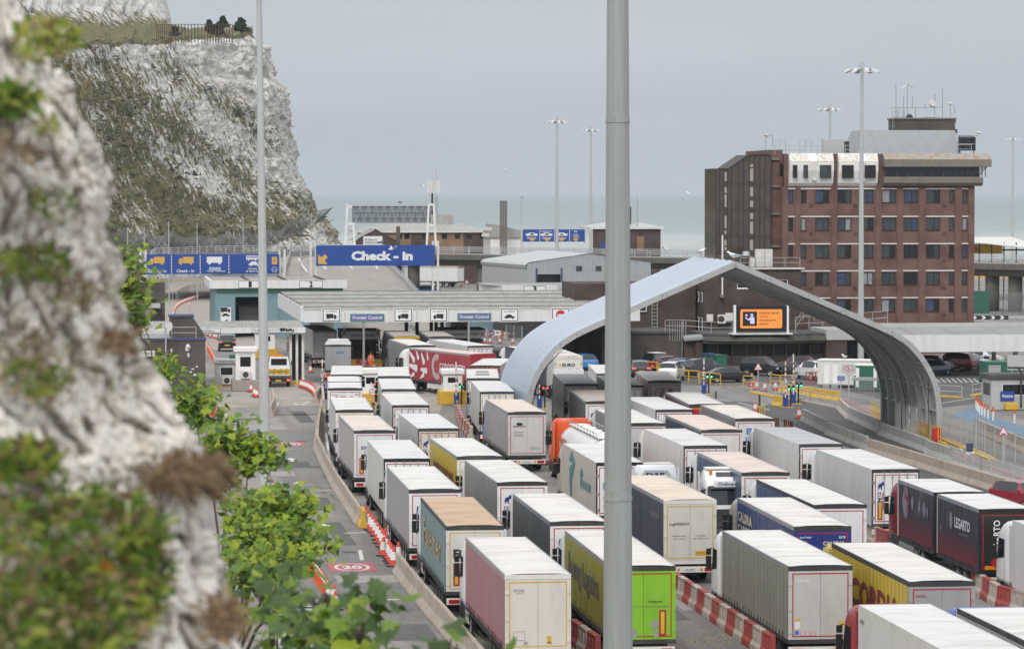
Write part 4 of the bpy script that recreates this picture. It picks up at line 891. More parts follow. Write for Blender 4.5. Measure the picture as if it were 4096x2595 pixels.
for k,(xa,xb,ic)in enumerate([(453,633,'lf'),(1144,1325,'l'),(1485,1663,'l'),(2170,2349,'c'),(2662,2840,'n')]):
    t_=thing('lane_sign',['black framed ALL PASSPORTS sign with a lorry facing right','black framed ALL PASSPORTS lorry sign right of the first Frontier Control board','black framed ALL PASSPORTS lorry sign left of the second Frontier Control board','black framed ALL PASSPORTS sign with a car','white sign with red no entry disc on the canopy edge'][k],'sign',Ff.w(0,-.02),Ff.rz,'lane signs on the frontier canopy')
    pixbox(Ff,t_,r11(xa),r11(xb),v11(437),v11(572),-.14,-.03,'white_clean','board');x0,zz1=Ff.xz(r11(xa)+3,v11(437)+3,-.15);x1,zz0=Ff.xz(r11(xb)-3,v11(572)-3,-.15)
    flat(t_,frame_polys(x0,x1,zz0,zz1,.08),'ink',-.145,'border')
    w_=x1-x0;h_=zz1-zz0
    if ic=='n':flat(t_,[circ((x0+x1)/2,(zz0+zz1)/2,h_*.38,24)],'signred',-.146,'disc');flat(t_,[rect((x0+x1)/2-h_*.28,(x0+x1)/2+h_*.28,(zz0+zz1)/2-.08,(zz0+zz1)/2+.08)],'signwhite',-.152,'bar')
    else:
        flat(t_,lorry_icon(x0+w_*.2,zz0+h_*.16,w_*.6,ic=='lf')if ic!='c' else car_icon(x0+w_*.2,zz0+h_*.2,w_*.6),'ink',-.146,'icon');text(t_,'ALL PASSPORTS',x0+w_*.17,x1-w_*.17,zz1-h_*.27,zz1-h_*.17,'ink',-.146)
for k,(xa,xb)in enumerate([(725,1053),(1758,2082)]):
    t_=thing('frontier_board','purple and green Frontier Control board %s'%('over the first police booth' if k==0 else 'over the second police booth'),'sign',Ff.w(0,-.02),Ff.rz)
    pixbox(Ff,t_,r11(xa),r11(xb),v11(486 if k else 493),v11(556 if k else 566),-.09,-.01,'boardgreen','board')if mat('boardgreen',(.05,.27,.18),.45,var=.06)else 0
    x0,zz1=Ff.xz(r11(xa)+4,v11(490 if k else 497)+2,-.1);x1,zz0=Ff.xz(r11(xb)-4,v11(556 if k else 566)-4,-.1)
    flat(t_,[rect(x0,x1,zz0,zz1)],mat('boardpurple',(.14,.13,.36),.45,var=.1,scale=4),-.094,'panel');text(t_,'Frontier Control',x0+.15,x1-.15,zz0+.12,zz1-.12,'signwhite',-.1,bold=.02)
for u in(1455,1875):pixbox(Ff,FC,u-4,u+4,1287,1478,.1,.35,'steel','column')
for u in(1690,1735,1795,1815,1840):x_=fx(u);MB().box(x_-.18,x_+.18,18,18.36,0,z0+.2).build('column','dark',FC)
for k,u in enumerate((1380,1668,1962)):MB().box(fx(u)-.02,fx(u)+.02,-.006,-.001,z0+.15,z1-.1).build('rust_streak','rust',FC)
nb=random.Random(4)
for i in range(26):
    x_=nb.uniform(1,xe-1);y_=nb.uniform(2,DEPF-2)
for i in range(16):y_=1+i*2.6;MB().box(-.28,-.2,y_,y_+.08,z1+.45,z1+.8).build('gutter_bracket','dark',FC)
# police booths beneath
for k,(xa,xb,ya)in enumerate([(655,1000,660),(1620,2010,655)]):
    Fp=Frame(G(r11(xa),v11(1010)+(4 if k else 0)));t_=thing('police_booth','police booth marked POLICE AUX FRONTIERES %s'%('with red SLOW board' if k==0 else 'behind the long white lorry'),'booth',Fp.o,Fp.rz)
    x1=Fp.xz(r11(xb),1400)[0];h=Fp.xz(1500,v11(ya))[1]
    MB().box(0,x1,.15,5,0,h-.9).build('body','dark',t_);MB().box(-.15,x1+.15,-.1,5.2,h-.85,h).build('header','grey_sheet',t_);MB().box(-.2,x1+.2,-.2,5.4,h,h+.12).build('roof','roof_felt',t_)
    text(t_,'POLICE AUX FRONTIERES',x1*.22,x1*.88,h-.55,h-.3,'ink',-.115)
    for c in range(4):MB().box(x1*(.2+.2*c)+.05,x1*(.4+.2*c)-.05,.05,.14,1.1,h-1.0).build('pane','glass_dark',t_)
    for x_ in(.15,x1-.15):
        for q in range(10):MB().box(x_-.12,x_+.12,-.14,-.05,.3+q*.4,.5+q*.4).build('hazard_stripe','signwhite' if q%2 else 'barrier_red',t_)
    MB().box(-.3,x1+.3,-.6,-.01,0,.9).build('plinth','yellow',t_)
    if k==0:flat(t_,[rect(x1*.35,x1*.75,.15,.85)],'signred',-.615,'slow_board');text(t_,'SLOW',x1*.48,x1*.66,.5,.78,'signwhite',-.62);text(t_,'STOP IF REQUESTED',x1*.38,x1*.72,.22,.36,'signwhite',-.62)
# ---------------------------------------------------------------- blue shed with bays 1 and 2
Fk=Frame(A(862,1300,415));BS=thing('blue_shed','pale blue ribbed inspection shed with bays numbered 1 and 2','building',Fk.o,Fk.rz)
kx=lambda u,v=1200:Fk.xz(u,v)[0]
kz=lambda v,u=1100:Fk.xz(u,v)[1]
xw=kx(1372);z0,z1=kz(1153),kz(1120)
wallgrid(0,xw,0,z0,[(kx(941),kx(1036),0,kz(1187)),(kx(1240),kx(1335),0,kz(1187))],depth=.3).build('wall','blue_clad',BS)
MB().poly([(0,0,0),(0,22,0),(0,22,z0),(0,0,z0)]).build('wall','blue_clad',BS);MB().box(-.0,xw,21.5,22,0,z0).build('wall','dark',BS)
MB().box(-.45,xw+.45,-.6,-.3,z0,z1).build('fascia','fascia',BS);MB().box(-.75,-.46,-.6,22,z0,z1).build('side_fascia','fascia',BS);MB().box(-.45,xw+.4,-.299,22,z1-.3,z1-.12).build('roof','ramp_conc',BS);MB().box(-.4,xw+.4,-.28,.5,z0-.01,z0+.1).build('soffit','dark',BS)
for k in range(3):MB().box(xw*(.25+.3*k),xw*(.25+.3*k)+.25,1,22,z1-.119,z1+.05).build('roof_ridge','roof_felt',BS)
MB().box(.2,xw-.2,-.28,-.01,z0-.45,z0-.05).build('louvre','green',BS)
for u,s in((1000,'1'),(1243,'2')):
    t_=thing('bay_number','white board numbered %s on the blue shed edge'%('one' if s=='1' else 'two'),'sign',Fk.w(0,-.6),Fk.rz);xc=kx(u)
    MB().box(xc-1.5,xc+1.5,-.06,-.01,z0+.04,z1-.03).build('board','signwhite',t_);flat(t_,frame_polys(xc-1.48,xc+1.48,z0+.06,z1-.05,.06),'ink',-.065,'border');text(t_,s,xc-.2,xc+.2,z0+.15,z1-.14,'ink',-.07,bold=.05)
t_=thing('direction_board','tall white board with lorry, car and arrow beside bay one','sign',Fk.w(0,-.02),Fk.rz);xa,xb=kx(879),kx(927);za_,zb_=kz(1300),kz(1226)
MB().box(xa,xb,-.1,0,za_-.3,zb_).build('board','signwhite',t_);flat(t_,frame_polys(xa+.03,xb-.03,za_-.25,zb_-.03,.06),'ink',-.104,'border');w_=xb-xa
flat(t_,lorry_icon(xa+.12,zb_-.75,w_-.3,True)+car_icon(xa+.25,zb_-1.25,w_-.5)+[[(xa+.2,za_-.1),(xa+.2,za_+.5),(xa+.4,za_+.3),(xa+.9,za_+.8),(xa+1.05,za_+.65),(xa+.55,za_+.15),(xa+.75,za_-.05)]],'ink',-.105,'icon')
# ---------------------------------------------------------------- building 3
F3=Frame(A(2009,1250,412));B3=thing('bay_three_canopy','white edged flat canopy numbered 3 behind the frontier roof','canopy',F3.o,F3.rz)
x3=lambda u:F3.xz(u,1155)[0]
z0,z1=F3.xz(2100,1172)[1],F3.xz(2100,1140)[1];xe=x3(2228)
MB().prism([(0,0),(xe,0),(xe+5,5),(xe+9,6),(xe+9,15),(-1.6,15),(-1.6,8)],'z',z1-.2,z1-.1).build('roof','roof_flat',B3)
MB().box(0,xe,-.2,0,z0,z1).build('fascia','fascia',B3);MB().add([(0,-.2,z0),(-1.6,12,z0),(-1.6,12,z1),(0,-.2,z1)],[(0,1,2,3)]).build('side_fascia','fascia',B3);MB().add([(xe,-.2,z0),(xe+5,5,z0),(xe+5,5,z1),(xe,-.2,z1),(xe+9,6,z0),(xe+9,6,z1)],[(0,1,2,3),(1,4,5,2)]).build('side_fascia','fascia',B3)
xc=x3(2138);MB().box(xc-1.45,xc+1.45,-.27,-.205,z0+.04,z1-.03).build('number_board','signwhite',B3);flat(B3,frame_polys(xc-1.43,xc+1.43,z0+.06,z1-.05,.06),'ink',-.275,'border');text(B3,'3',xc-.24,xc+.24,z0+.13,z1-.12,'ink',-.28,bold=.05)
MB().box(.5,xe+4,3,14,0,z0).build('walls','dark',B3);MB().box(x3(2340),x3(2480),-2,5,0,z1+.2).build('brick_box','brick_brown',B3)
# ---------------------------------------------------------------- small pass holders canopy
Fp=Frame(A(770,1330,312));PC=thing('pass_holders_canopy','low white canopy lettered pass holders and cargo terminal','canopy',Fp.o,Fp.rz)
px=lambda u:Fp.xz(u,1320)[0]
z0,z1=Fp.xz(1000,1332)[1],Fp.xz(1000,1311)[1];xe=px(1222);x00=px(560)
MB().box(x00,xe,0,.25,z0,z1).build('fascia','fascia',PC);b=MB();n=int((xe-x00)/.16)
for i in range(n+1):
    for y,dd in((.26,0),(11,.35)):b.v.append((x00+(xe-x00)*i/n,y,z1-.1+dd+(.04 if i%2 else-.04)))
b.f=[(2*i,2*i+2,2*i+3,2*i+1)for i in range(n)];b.m=[0]*n;b.build('roof_sheet','roof_corr',PC)
for u0,u1,s in[(770,883,'Pass holders'),(1007,1175,'Cargo terminal & UTP')]:
    MB().box(px(u0),px(u1),-.06,-.005,z0+.03,z1-.03).build('board','signwhite',PC);flat(PC,frame_polys(px(u0),px(u1),z0+.03,z1-.03,.035),'ink',-.063,'border');text(PC,s,px(u0)+.12,lerp(px(u0),px(u1),.68 if u1>1000 else .78),z0+.14,z1-.14,'ink',-.066,bold=.01)
flat(PC,lorry_icon(px(1120),z0+.1,.75,True)+car_icon(px(1147),z0+.12,.7),'ink',-.066,'icon')
for u in(1165,1190,1214):MB().box(px(u)-.12,px(u)+.12,1,1.25,0,z0).build('column','offwhite',PC)
MB().box(px(1160),px(1162),1.1,6,.3,z0-.3).box(px(1163),px(1214),1.3,1.35,.4,z0-.2).build('glazed_screen','glass_dark',PC)
MB().box(px(1150),px(1220),.2,7,0,.18).build('kerb_island','yellow',PC)
# ---------------------------------------------------------------- dark brick lodge at left and the block behind it
Fl=Frame(A(640,1530,298));LB=thing('brick_lodge','dark brick lodge with stair tower and wall cameras beside the left road','building',Fl.o,Fl.rz)
lx=lambda u,v=1430:Fl.xz(u,v)[0]
lz=lambda v:Fl.xz(740,v)[1]
xe=lx(822);z1=lz(1353);x00=lx(520)
MB().box(x00,xe,0,9,0,z1-.2).build('wall','brick_dark',LB);MB().box(x00-.1,xe+.1,-.08,9.1,z1-.199,z1).build('parapet','blue_trim',LB)if mat('blue_trim',(.05,.06,.13),.6,var=.15)else 0
MB().box(x00+.2,lx(690),.3,8.7,z1+.005,z1+.02).build('roof','roof_flat',LB)
tx0,tx1=lx(682),lx(775);tz=lz(1272)
MB().prism([(tx0,z1),(xe,z1),(lx(820),z1+.3),(tx1,tz),(tx0,tz)],'y',2,5).build('stair_tower','brick_dark',LB);MB().box(tx0-.1,tx1+.1,1.9,5.1,tz,tz+.2).build('tower_cap','blue_trim',LB)
rail(LB,[(lx(688),.4,z1),(lx(785),.4,z1)],1.0);rail(LB,[(x00+1,.4,z1),(lx(660),.4,z1)],1.2)
flat(LB,[rect(lx(560),lx(622),lz(1430),lz(1395))],'redbrown',-.03,'name_board');flat(LB,[rect(lx(565),lx(620),lz(1424),lz(1401))],'signwhite',-.034,'name_panel');text(LB,'BUILDING',lx(540),lx(619),lz(1418),lz(1407),'ink_grey',-.04)
for u0,u1,v0,v1 in[(749,758,1428,1411),(783,791,1469,1463),(758,767,1491,1484),(773,785,1503,1495),(766,776,1478,1473)]:MB().box(lx(u0),lx(u1),-.06,0,lz(v0),lz(v1)).build('wall_plate','offwhite',LB)
MB().tube((lx(750),-.5,lz(1381)),(lx(757),-.15,lz(1390)),.16,10).build('camera_head','white_clean',LB);MB().box(lx(741),lx(757),-.2,0,lz(1403),lz(1389)).build('camera_box','offwhite',LB)
MB().tube((lx(663),-.6,0),(lx(663),-.6,lz(1290)),.07,8).build('speaker_pole','galv',LB)
MB().tube((lx(678),-.9,lz(1303)),(lx(663),-.6,lz(1303)),.42,14,.08).build('loudspeaker','white_clean',LB)
MB().tube((lx(686),-.6,lz(1530)),(lx(686),-.6,lz(1393)),.06,8).build('pipe','white_clean',LB)
MB().add([(lx(600),-.7,lz(1440)),(lx(683),-.7,lz(1395)),(lx(640),-.8,lz(1455)),(lx(560),-.8,lz(1460))],[(0,1,2,3)]).build('dust_sheet','net',LB)
Fm=Frame(A(540,1331,430));L2=thing('brick_block','dark brick block with roof railings behind the left tree','building',Fm.o,Fm.rz)
mx_=Fm.xz(660,1200)[0];mz=Fm.xz(600,1132)[1];MB().box(-3,mx_,0,10,0,mz).build('wall','brick_dark',L2);MB().box(-3.1,mx_+.1,-.1,10.1,mz,mz+.2).build('roof','rust_roof',L2)if mat('rust_roof',(.22,.16,.12),.8,var=.2)else 0
rail(L2,[(-2,1,mz+.2),(mx_-.5,1,mz+.2)],1.3);rail(L2,[(mx_-.6,1,mz+.2),(mx_-.6,8,mz+.2)],1.3,step=.5)
MB().tube((Fm.xz(597,1240)[0],-.3,Fm.xz(597,1250)[1]),(Fm.xz(597,1240)[0],-.3,Fm.xz(597,1186)[1]),.22,10).build('flue','galv',L2);MB().box(Fm.xz(585,1240)[0],Fm.xz(640,1240)[0],-2,-.01,Fm.xz(590,1230)[1],Fm.xz(590,1213)[1]).build('lean_to','grey_sheet',L2);MB().box(Fm.xz(585,1240)[0],Fm.xz(598,1240)[0],-1.5,-.02,0,Fm.xz(590,1232)[1]).build('lean_to_wall','paleblue',L2)
# ---------------------------------------------------------------- grey shed beyond the frontier roof
Fg=Frame(A(2108,1200,520),R(16));GS=thing('grey_shed','pale grey metal shed with low gable and dark doorway','building',Fg.o,Fg.rz)
gx=lambda u:Fg.xz(u,1080)[0]
xw=gx(2603);ze=Fg.xz(2108,1050)[1];za_=Fg.xz(2370,1020)[1]+.2;ln=27
wallgrid(0,xw,0,ze-.5,[(gx(2148),gx(2243),0,Fg.xz(2190,1097)[1])],depth=.3).build('wall','grey_clad',GS);MB().poly([(0,0,ze-.5),(xw,0,ze-.5),(xw,0,ze-.1),(xw/2,0,za_),(0,0,ze-.1)]).build('gable','grey_clad',GS)
MB().add([(-.15,-.15,ze-.9),(-.3,-.15,ze-.4),(.3,-.15,ze+.05),(xw/2,-.15,za_+.1),(xw-.3,-.15,ze+.05),(xw+.2,-.15,ze-.4)]+[(-.15,ln,ze-.9),(-.3,ln,ze-.4),(.3,ln,ze+.05),(xw/2,ln,za_+.1),(xw-.3,ln,ze+.05),(xw+.2,ln,ze-.4)],[(i,i+1,i+7,i+6)for i in range(5)]).build('roof','grey_sheet',GS,smooth=False)
MB().poly([(0,0,0),(0,ln,0),(0,ln,ze-.5),(0,0,ze-.5)]).build('wall','grey_sheet',GS);MB().box(gx(2143),gx(2250),1,12,0,6).build('interior','black',GS)
MB().box(gx(2143),gx(2149),-.1,-.01,0,Fg.xz(2190,1072)[1]).box(gx(2243),gx(2249),-.1,-.01,0,Fg.xz(2190,1072)[1]).build('door_guide','curtain_blue',GS)
for u in(2316,2394):MB().box(gx(u-11),gx(u+11),-.12,-.01,Fg.xz(u,1083)[1],Fg.xz(u,1064)[1]).build('louvre','dark',GS)
# ---------------------------------------------------------------- far harbour buildings
r2=lambda x:1366+x*.5673
v2=lambda y:600+y*.5673
def hip(F,par,xa,xb,yd,z0,z1,inset,m,o=.6):
    b=MB();b.add([(xa-o,-o,z0),(xb+o,-o,z0),(xb+o,yd+o,z0),(xa-o,yd+o,z0),(xa+inset,yd/2,z1),(xb-inset,yd/2,z1)],[(0,1,5,4),(1,2,5),(2,3,4,5),(3,0,4)]);b.build('roof',m,par);MB().box(xa-o,xb+o,-o,yd+o,z0-.35,z0-.01).build('eaves','offwhite',par)
mat('roof_ribbed',(.50,.49,.47),.65,var=.1,dirt=(.33,.31,.28),dirt_amt=.5,stripe=((1,0,0),.5,.12))
Fd=Frame(A(r2(115),1000,660));T_=thing('harbour_building','two storey tan and brown harbour building with pale hipped roof','building',Fd.o,Fd.rz)
dx=lambda u:Fd.xz(u,950)[0]
dz=lambda v:Fd.xz(1650,v)[1]
xe=dx(r2(1055));z1=dz(v2(577));wops=[(dx(r2(a)),dx(r2(c)),dz(v2(628)),dz(v2(586)))for a,c in[(410,428),(442,482),(568,592),(706,745),(798,836),(882,920),(973,1012)]]
wallgrid(0,xe,0,z1,wops).build('wall','brick_tan',T_)
for o_ in wops:window(T_,*o_,fr='bronze',pane='glass_dark',ledge=False)
for a,c in[(115,250),(490,595),(860,1055)]:
    for(xa,xb)in[(dx(r2(a)),dx(r2(c)))]:
        wallgrid(xa,xb,0,z1,[o_ for o_ in wops if o_[0]>xa and o_[1]<xb],y=-.06,depth=.05).build('brown_bay','brick_brown',T_)
hip(Fd,T_,0,xe,16,z1+.2,dz(v2(500)),9,'roof_ribbed');MB().box(dx(r2(640)),dx(r2(808)),5,11,z1+1,dz(v2(458))).build('roof_monitor','roof_ribbed',T_)
MB().tube((dx(r2(1022)),-.3,0),(dx(r2(1022)),-.3,z1),.1,6).build('downpipe','white_clean',T_)
Fe=Frame(A(r2(95),1000,640));T_=thing('gabled_building','small dark brick gabled building with a white food poster','building',Fe.o,Fe.rz);ex=lambda u:Fe.xz(u,950)[0];ez=lambda v:Fe.xz(1500,v)[1]
xe=ex(r2(415));MB().poly([(0,0,0),(xe,0,0),(xe,0,ez(v2(660))),(ex(r2(240)),0,ez(v2(560))),(ex(r2(95)),0,ez(v2(640)))]).build('wall','brick_brown',T_)
ap=(ex(r2(240)),ez(v2(557)));MB().add([(ap[0],-.3,ap[1]),(xe,-.3,ez(v2(658))),(xe,14,ez(v2(658))),(ap[0],14,ap[1]),(-.3,-.3,ez(v2(642))),(-.3,14,ez(v2(642)))],[(0,1,2,3),(0,3,5,4)]).build('roof','roof_flat',T_)
MB().box(ex(r2(388)),ex(r2(412)),-.5,.8,0,ez(v2(540))).build('chimney','brick_dark',T_)
pa,pb=(ex(r2(153)),ez(v2(672))),(ex(r2(288)),ez(v2(608)));MB().box(pa[0],pb[0],-.12,-.02,pa[1]-.5,pb[1]).build('poster','signwhite',T_);text(T_,'all aboard',pa[0]+.3,pa[0]+2.6,pb[1]-.9,pb[1]-.4,'ink_grey',-.13);text(T_,'FOODIES WITH',pa[0]+.3,pa[0]+2.6,pb[1]-1.4,pb[1]-1.05,'ink',-.13);text(T_,'AN APPETITE',pa[0]+.3,pa[0]+2.6,pb[1]-1.9,pb[1]-1.55,'ink',-.13)
flat(T_,[[(pa[0]+2.6,pb[1]-1.1),(pa[0]+4.2,pb[1]-.9),(pa[0]+4.0,pb[1]-1.4),(pa[0]+2.8,pb[1]-1.5)]]+frame_polys(pa[0]+3.5,pa[0]+5.2,pa[1]-.2,pb[1]-1.6,.12),'ink_bluegrey' if 'ink_bluegrey' in MATS else 'ink',-.13,'ferry_picture')
# billboard seen from behind, with its trestle legs
Fb2=Frame(A(r2(75),1000,612),R(3));T_=thing('billboard_gantry','large billboard seen from behind with zigzag steel truss and white trestle legs','billboard',Fb2.o,Fb2.rz)
qx=lambda u,v=850:Fb2.xz(u,v)[0]
qz=lambda v:Fb2.xz(1550,v)[1]
xa,xb=qx(r2(75)),qx(r2(630));za_,zb_=qz(v2(515)),qz(v2(395))
MB().box(xa,xb,.3,.45,za_,zb_).build('sign_back','grey_board',T_)if mat('grey_board',(.17,.21,.24),.5,var=.1,dirt=(.16,.20,.23),dirt_amt=.4)else 0
for z_ in(za_,lerp(za_,zb_,.33),lerp(za_,zb_,.66),zb_):MB().box(xa,xb,.05,.28,z_-.04,z_+.04).build('rail','grey_sheet',T_)
nz_=10
for k in range(nz_):
    a,c=lerp(xa,xb,k/nz_),lerp(xa,xb,(k+.5)/nz_);d=lerp(xa,xb,(k+1)/nz_)
    for p,q in(((a,zb_),(c,za_)),((c,za_),(d,zb_))):MB().tube((p[0],-.1,p[1]),(q[0],-.1,q[1]),.055,5).build('brace','grey_sheet',T_);MB().tube((p[0]+.3,.05,p[1]),(q[0]+.3,.05,q[1]),.03,5).build('brace','grey_sheet',T_)
P2=lambda x,y:(qx(r2(x),v2(y)),qz(v2(y)))
for legs in[[(25,680),(42,380)],[(95,680),(82,530)],[(600,680),(615,385)],[(665,680),(650,385)],[(612,530),(660,530)],[(612,385),(655,385)],[(40,400),(75,400)],[(35,520),(95,520)]]:
    (x0,z0),(x1,z1)=P2(*legs[0]),P2(*legs[1]);MB().tube((x0,-.3,z0),(x1,-.3,z1),.28,4).build('leg','white',T_)
MB().path([(P2(330,385)[0],0,P2(330,385)[1]),(P2(345,370)[0],0,P2(345,370)[1]),(P2(410,370)[0],0,P2(410,370)[1])],.06,5).build('lamp_arm','steel',T_);MB().box(P2(400,370)[0],P2(425,370)[0],-.2,.2,P2(410,374)[1],P2(410,364)[1]).build('lamp','dark',T_)
# mast with phone aerials
p=A(r2(650),v2(670),690);T_=thing('phone_mast','slim lattice phone mast with white panel aerials by the sea','mast',(p.x,p.y,0));zz=A(r2(650),v2(225),690).z
MB().tube((-.3,0,0),(-.3,0,zz),.28,8,.2).build('pole','dark',T_)
for s in(.35,.75):MB().tube((s,0,0),(s,0,zz-3),.07,5).build('lattice_leg','steel',T_)
for k in range(40):MB().tube((.35 if k%2 else .75,0,k*.55+2),(.75 if k%2 else .35,0,k*.55+2.55),.04,4).build('lattice_brace','steel',T_)
for x_ in(-1.1,-.35,.1,.7,1.2):MB().box(x_-.2,x_+.2,-.3,.1,zz-2.4,zz+.3).build('panel_aerial','offwhite',T_)
for x_ in(-.2,.6):MB().tube((x_,0,zz),(x_,0,zz+1.5),.04,4).build('whip_aerial','steel',T_)
# three flues
p=A(r2(1142),v2(712),640);T_=thing('flue_stack','three tall rusty steel flue pipes standing together','chimney',(p.x,p.y,0));zz=A(0,v2(358),640).z
for x_ in(-.5,0,.5):MB().tube((x_,0,0),(x_,0,zz),.22,8).build('pipe','rustgrey',T_)if mat('rustgrey',(.17,.145,.125),.7,var=.2)else 0
# white low shed
Fv=Frame(A(r2(1050),1000,645));T_=thing('white_low_shed','low white metal shed between the flue pipes and the blue departures sign','building',Fv.o,Fv.rz);xe=Fv.xz(r2(1270),960)[0];z1=Fv.xz(r2(1150),v2(615))[1]
MB().box(0,xe,0,12,0,z1).build('wall','white',T_);MB().prism([(-.4,z1),(xe+.4,z1),(xe,z1+1.3),(xe*.1,z1+2.6)],'y',-.5,12.5).build('roof','roof_ribbed',T_)
# right harbour building
Fd=Frame(A(r2(1772),1000,640));T_=thing('brown_harbour_office','brown brick harbour office with pale hipped roof behind the thick pole','building',Fd.o,Fd.rz);dx=lambda u:Fd.xz(u,950)[0];dz=lambda v:Fd.xz(2500,v)[1];xe=dx(r2(2250));z1=dz(v2(552))
wo=[(dx(r2(2095)),dx(r2(2125)),dz(v2(606)),dz(v2(562)))]
wallgrid(0,xe,0,z1,wo).build('wall','brick_brown',T_);window(T_,*wo[0],fr='bronze',pane='glass_green',ledge=False);MB().box(dx(r2(2085)),dx(r2(2133)),-.06,-.005,dz(v2(715)),dz(v2(608))).build('tan_bay','brick_tan',T_)
hip(Fd,T_,0,xe,14,z1+.2,dz(v2(483)),7,'grey_sheet');MB().box(dx(r2(2035)),dx(r2(2055)),2,4,0,dz(v2(400))).build('lift_tower','brick_dark',T_);MB().box(dx(r2(2055)),dx(r2(2070)),2,4,0,dz(v2(420))).build('lift_glass','grey_sheet',T_)
MB().tube((dx(r2(2085)),0,z1),(dx(r2(2085)),0,dz(v2(335))),.08,5).build('aerial','steel',T_)
for k,(a,c)in enumerate([(1772,2250)]):MB().box(dx(r2(1822)),dx(r2(1860)),-.1,-.01,dz(v2(688)),dz(v2(655))).build('blue_plate','signblue',T_)
# terminal roof and yellow lorry trailer far right
Ft=Frame(A(3890,1100,560));T_=thing('terminal_canopy','long pale terminal canopy behind the right end of the flyover','canopy',Ft.o,Ft.rz);z_=lambda v:Ft.xz(4000,v)[1]
MB().add([(-2,0,z_(962)),(14,0,z_(1000)),(14,25,z_(955)),(-2,25,z_(958)),(-2,0,z_(965)),(14,0,z_(1004))],[(0,1,2,3),(4,5,1,0)]).build('roof','offwhite',T_)
for k in range(6):MB().box(k*2.2,k*2.2+.2,4,4.2,0,z_(972)).build('column','dark',T_)
MB().box(0,14,8,8.3,8.4,z_(1000)).build('screen_wall','green',T_)
Ft=Frame(A(3880,1100,566));T_=thing('yellow_trailer','yellow trailer lettered DIA under the far terminal canopy','trailer',Ft.o,Ft.rz);xa,xb=Ft.xz(3880,990)[0],Ft.xz(4010,990)[0];za_,zb_=Ft.xz(3900,1015)[1],Ft.xz(3900,976)[1]
MB().box(xa-4,xb,0,2.5,za_,zb_).build('body','yellow',T_);text(T_,'DISCORDIA',Ft.xz(3820,1000)[0],Ft.xz(3924,1000)[0],za_+.3,zb_-.5,'ink_maroon',-.02,bold=.04)if 'ink_maroon' in MATS else 0
# ================================================================== lorries
W2=1.275
def paint(c,rough=.38,tagk='paint'):
    k='%s_%.3f_%.3f_%.3f'%(tagk,*c)
    if tagk=='roof':kk=min(1,.635/max(c));c=tuple(x*kk for x in c);return mat(k,c,.6,var=.06,scale=1.1,dirt=tuple(x*(.64-.03*i)for i,x in enumerate(c)),dirt_amt=.8,dscale=.9,stretch=(.35,1.2,1))
    if tagk=='curtain':return mat(k,c,.42,var=.10,scale=.6,dirt=tuple(min(1,x*.8+.07)for x in c),dirt_amt=.65,dscale=.6,stretch=(1,1,.3),stripe=((0,1,0),.62,.012))
    return mat(k,c,rough,var=.05,scale=.8,dirt=tuple(x*.58+.01 for x in c),dirt_amt=.45,dscale=1.1,stretch=(1,1,.3),coat=.2)
_MC={}
def cached(key,fn):
    if key not in _MC:_MC[key]=fn()
    return _MC[key]
def wheel_mesh():
    b=MB();n=20
    prof=[(.34,.15),(.47,.15),(.51,.11),(.51,-.11),(.47,-.15),(.34,-.15)]
    b.loft([[(x,r*math.cos(2*math.pi*i/n),r*math.sin(2*math.pi*i/n))for i in range(n)]for r,x in prof],caps=False)
    return b.mesh('tyre','rubber',True)
def rim_mesh():
    b=MB();n=20
    for s in(-1,1):
        prof=[(.345,.14*s),(.30,.07*s),(.20,.06*s),(.13,.13*s),(0.001,.14*s)]
        b.loft([[(x,r*math.cos(2*math.pi*i/n),r*math.sin(2*math.pi*i/n))for i in range(n)]for r,x in prof],caps=False)
        for i in range(8):
            a=2*math.pi*i/8;b.disc((.075*s,.235*math.cos(a),.235*math.sin(a)),.035,'x',8,1)
    return b.mesh('rim',['rim','black'],True)
def wheel(parent,x,y,r=.51,rim=True):
    o=obj('wheel',cached('wh',wheel_mesh),parent,(x,y,r));o.scale=(1,r/.51,r/.51)
    if rim:obj('rim',cached('rm',rim_mesh),o)
    return o
CABY,CABL=14.3,2.25
def cab_ring(z,yf,w,rf=.28,rr=.06):
    pts=[]
    def arc(cx,cy,r,a0,a1,k=4):
        for i in range(k+1):a=a0+(a1-a0)*i/k;pts.append((cx+r*math.cos(a),cy+r*math.sin(a),z))
    arc(w-rf,yf-rf,rf,0,math.pi/2);arc(-w+rf,yf-rf,rf,math.pi/2,math.pi)
    arc(-w+rr,rr,rr,math.pi,1.5*math.pi,1);arc(w-rr,rr,rr,1.5*math.pi,2*math.pi,1)
    return pts
CABP=[(1.0,2.16,1.22),(1.25,2.24,1.24),(1.9,2.24,1.24),(2.15,2.20,1.235),(3.1,1.98,1.21),(3.32,1.84,1.19),(3.62,1.45,1.13),(3.80,1.0,1.06),(3.88,.5,.98)]
def cab_mesh(col):
    b=MB();b.loft([cab_ring(*p)for p in CABP]);
    return b.mesh('cab',col,True)
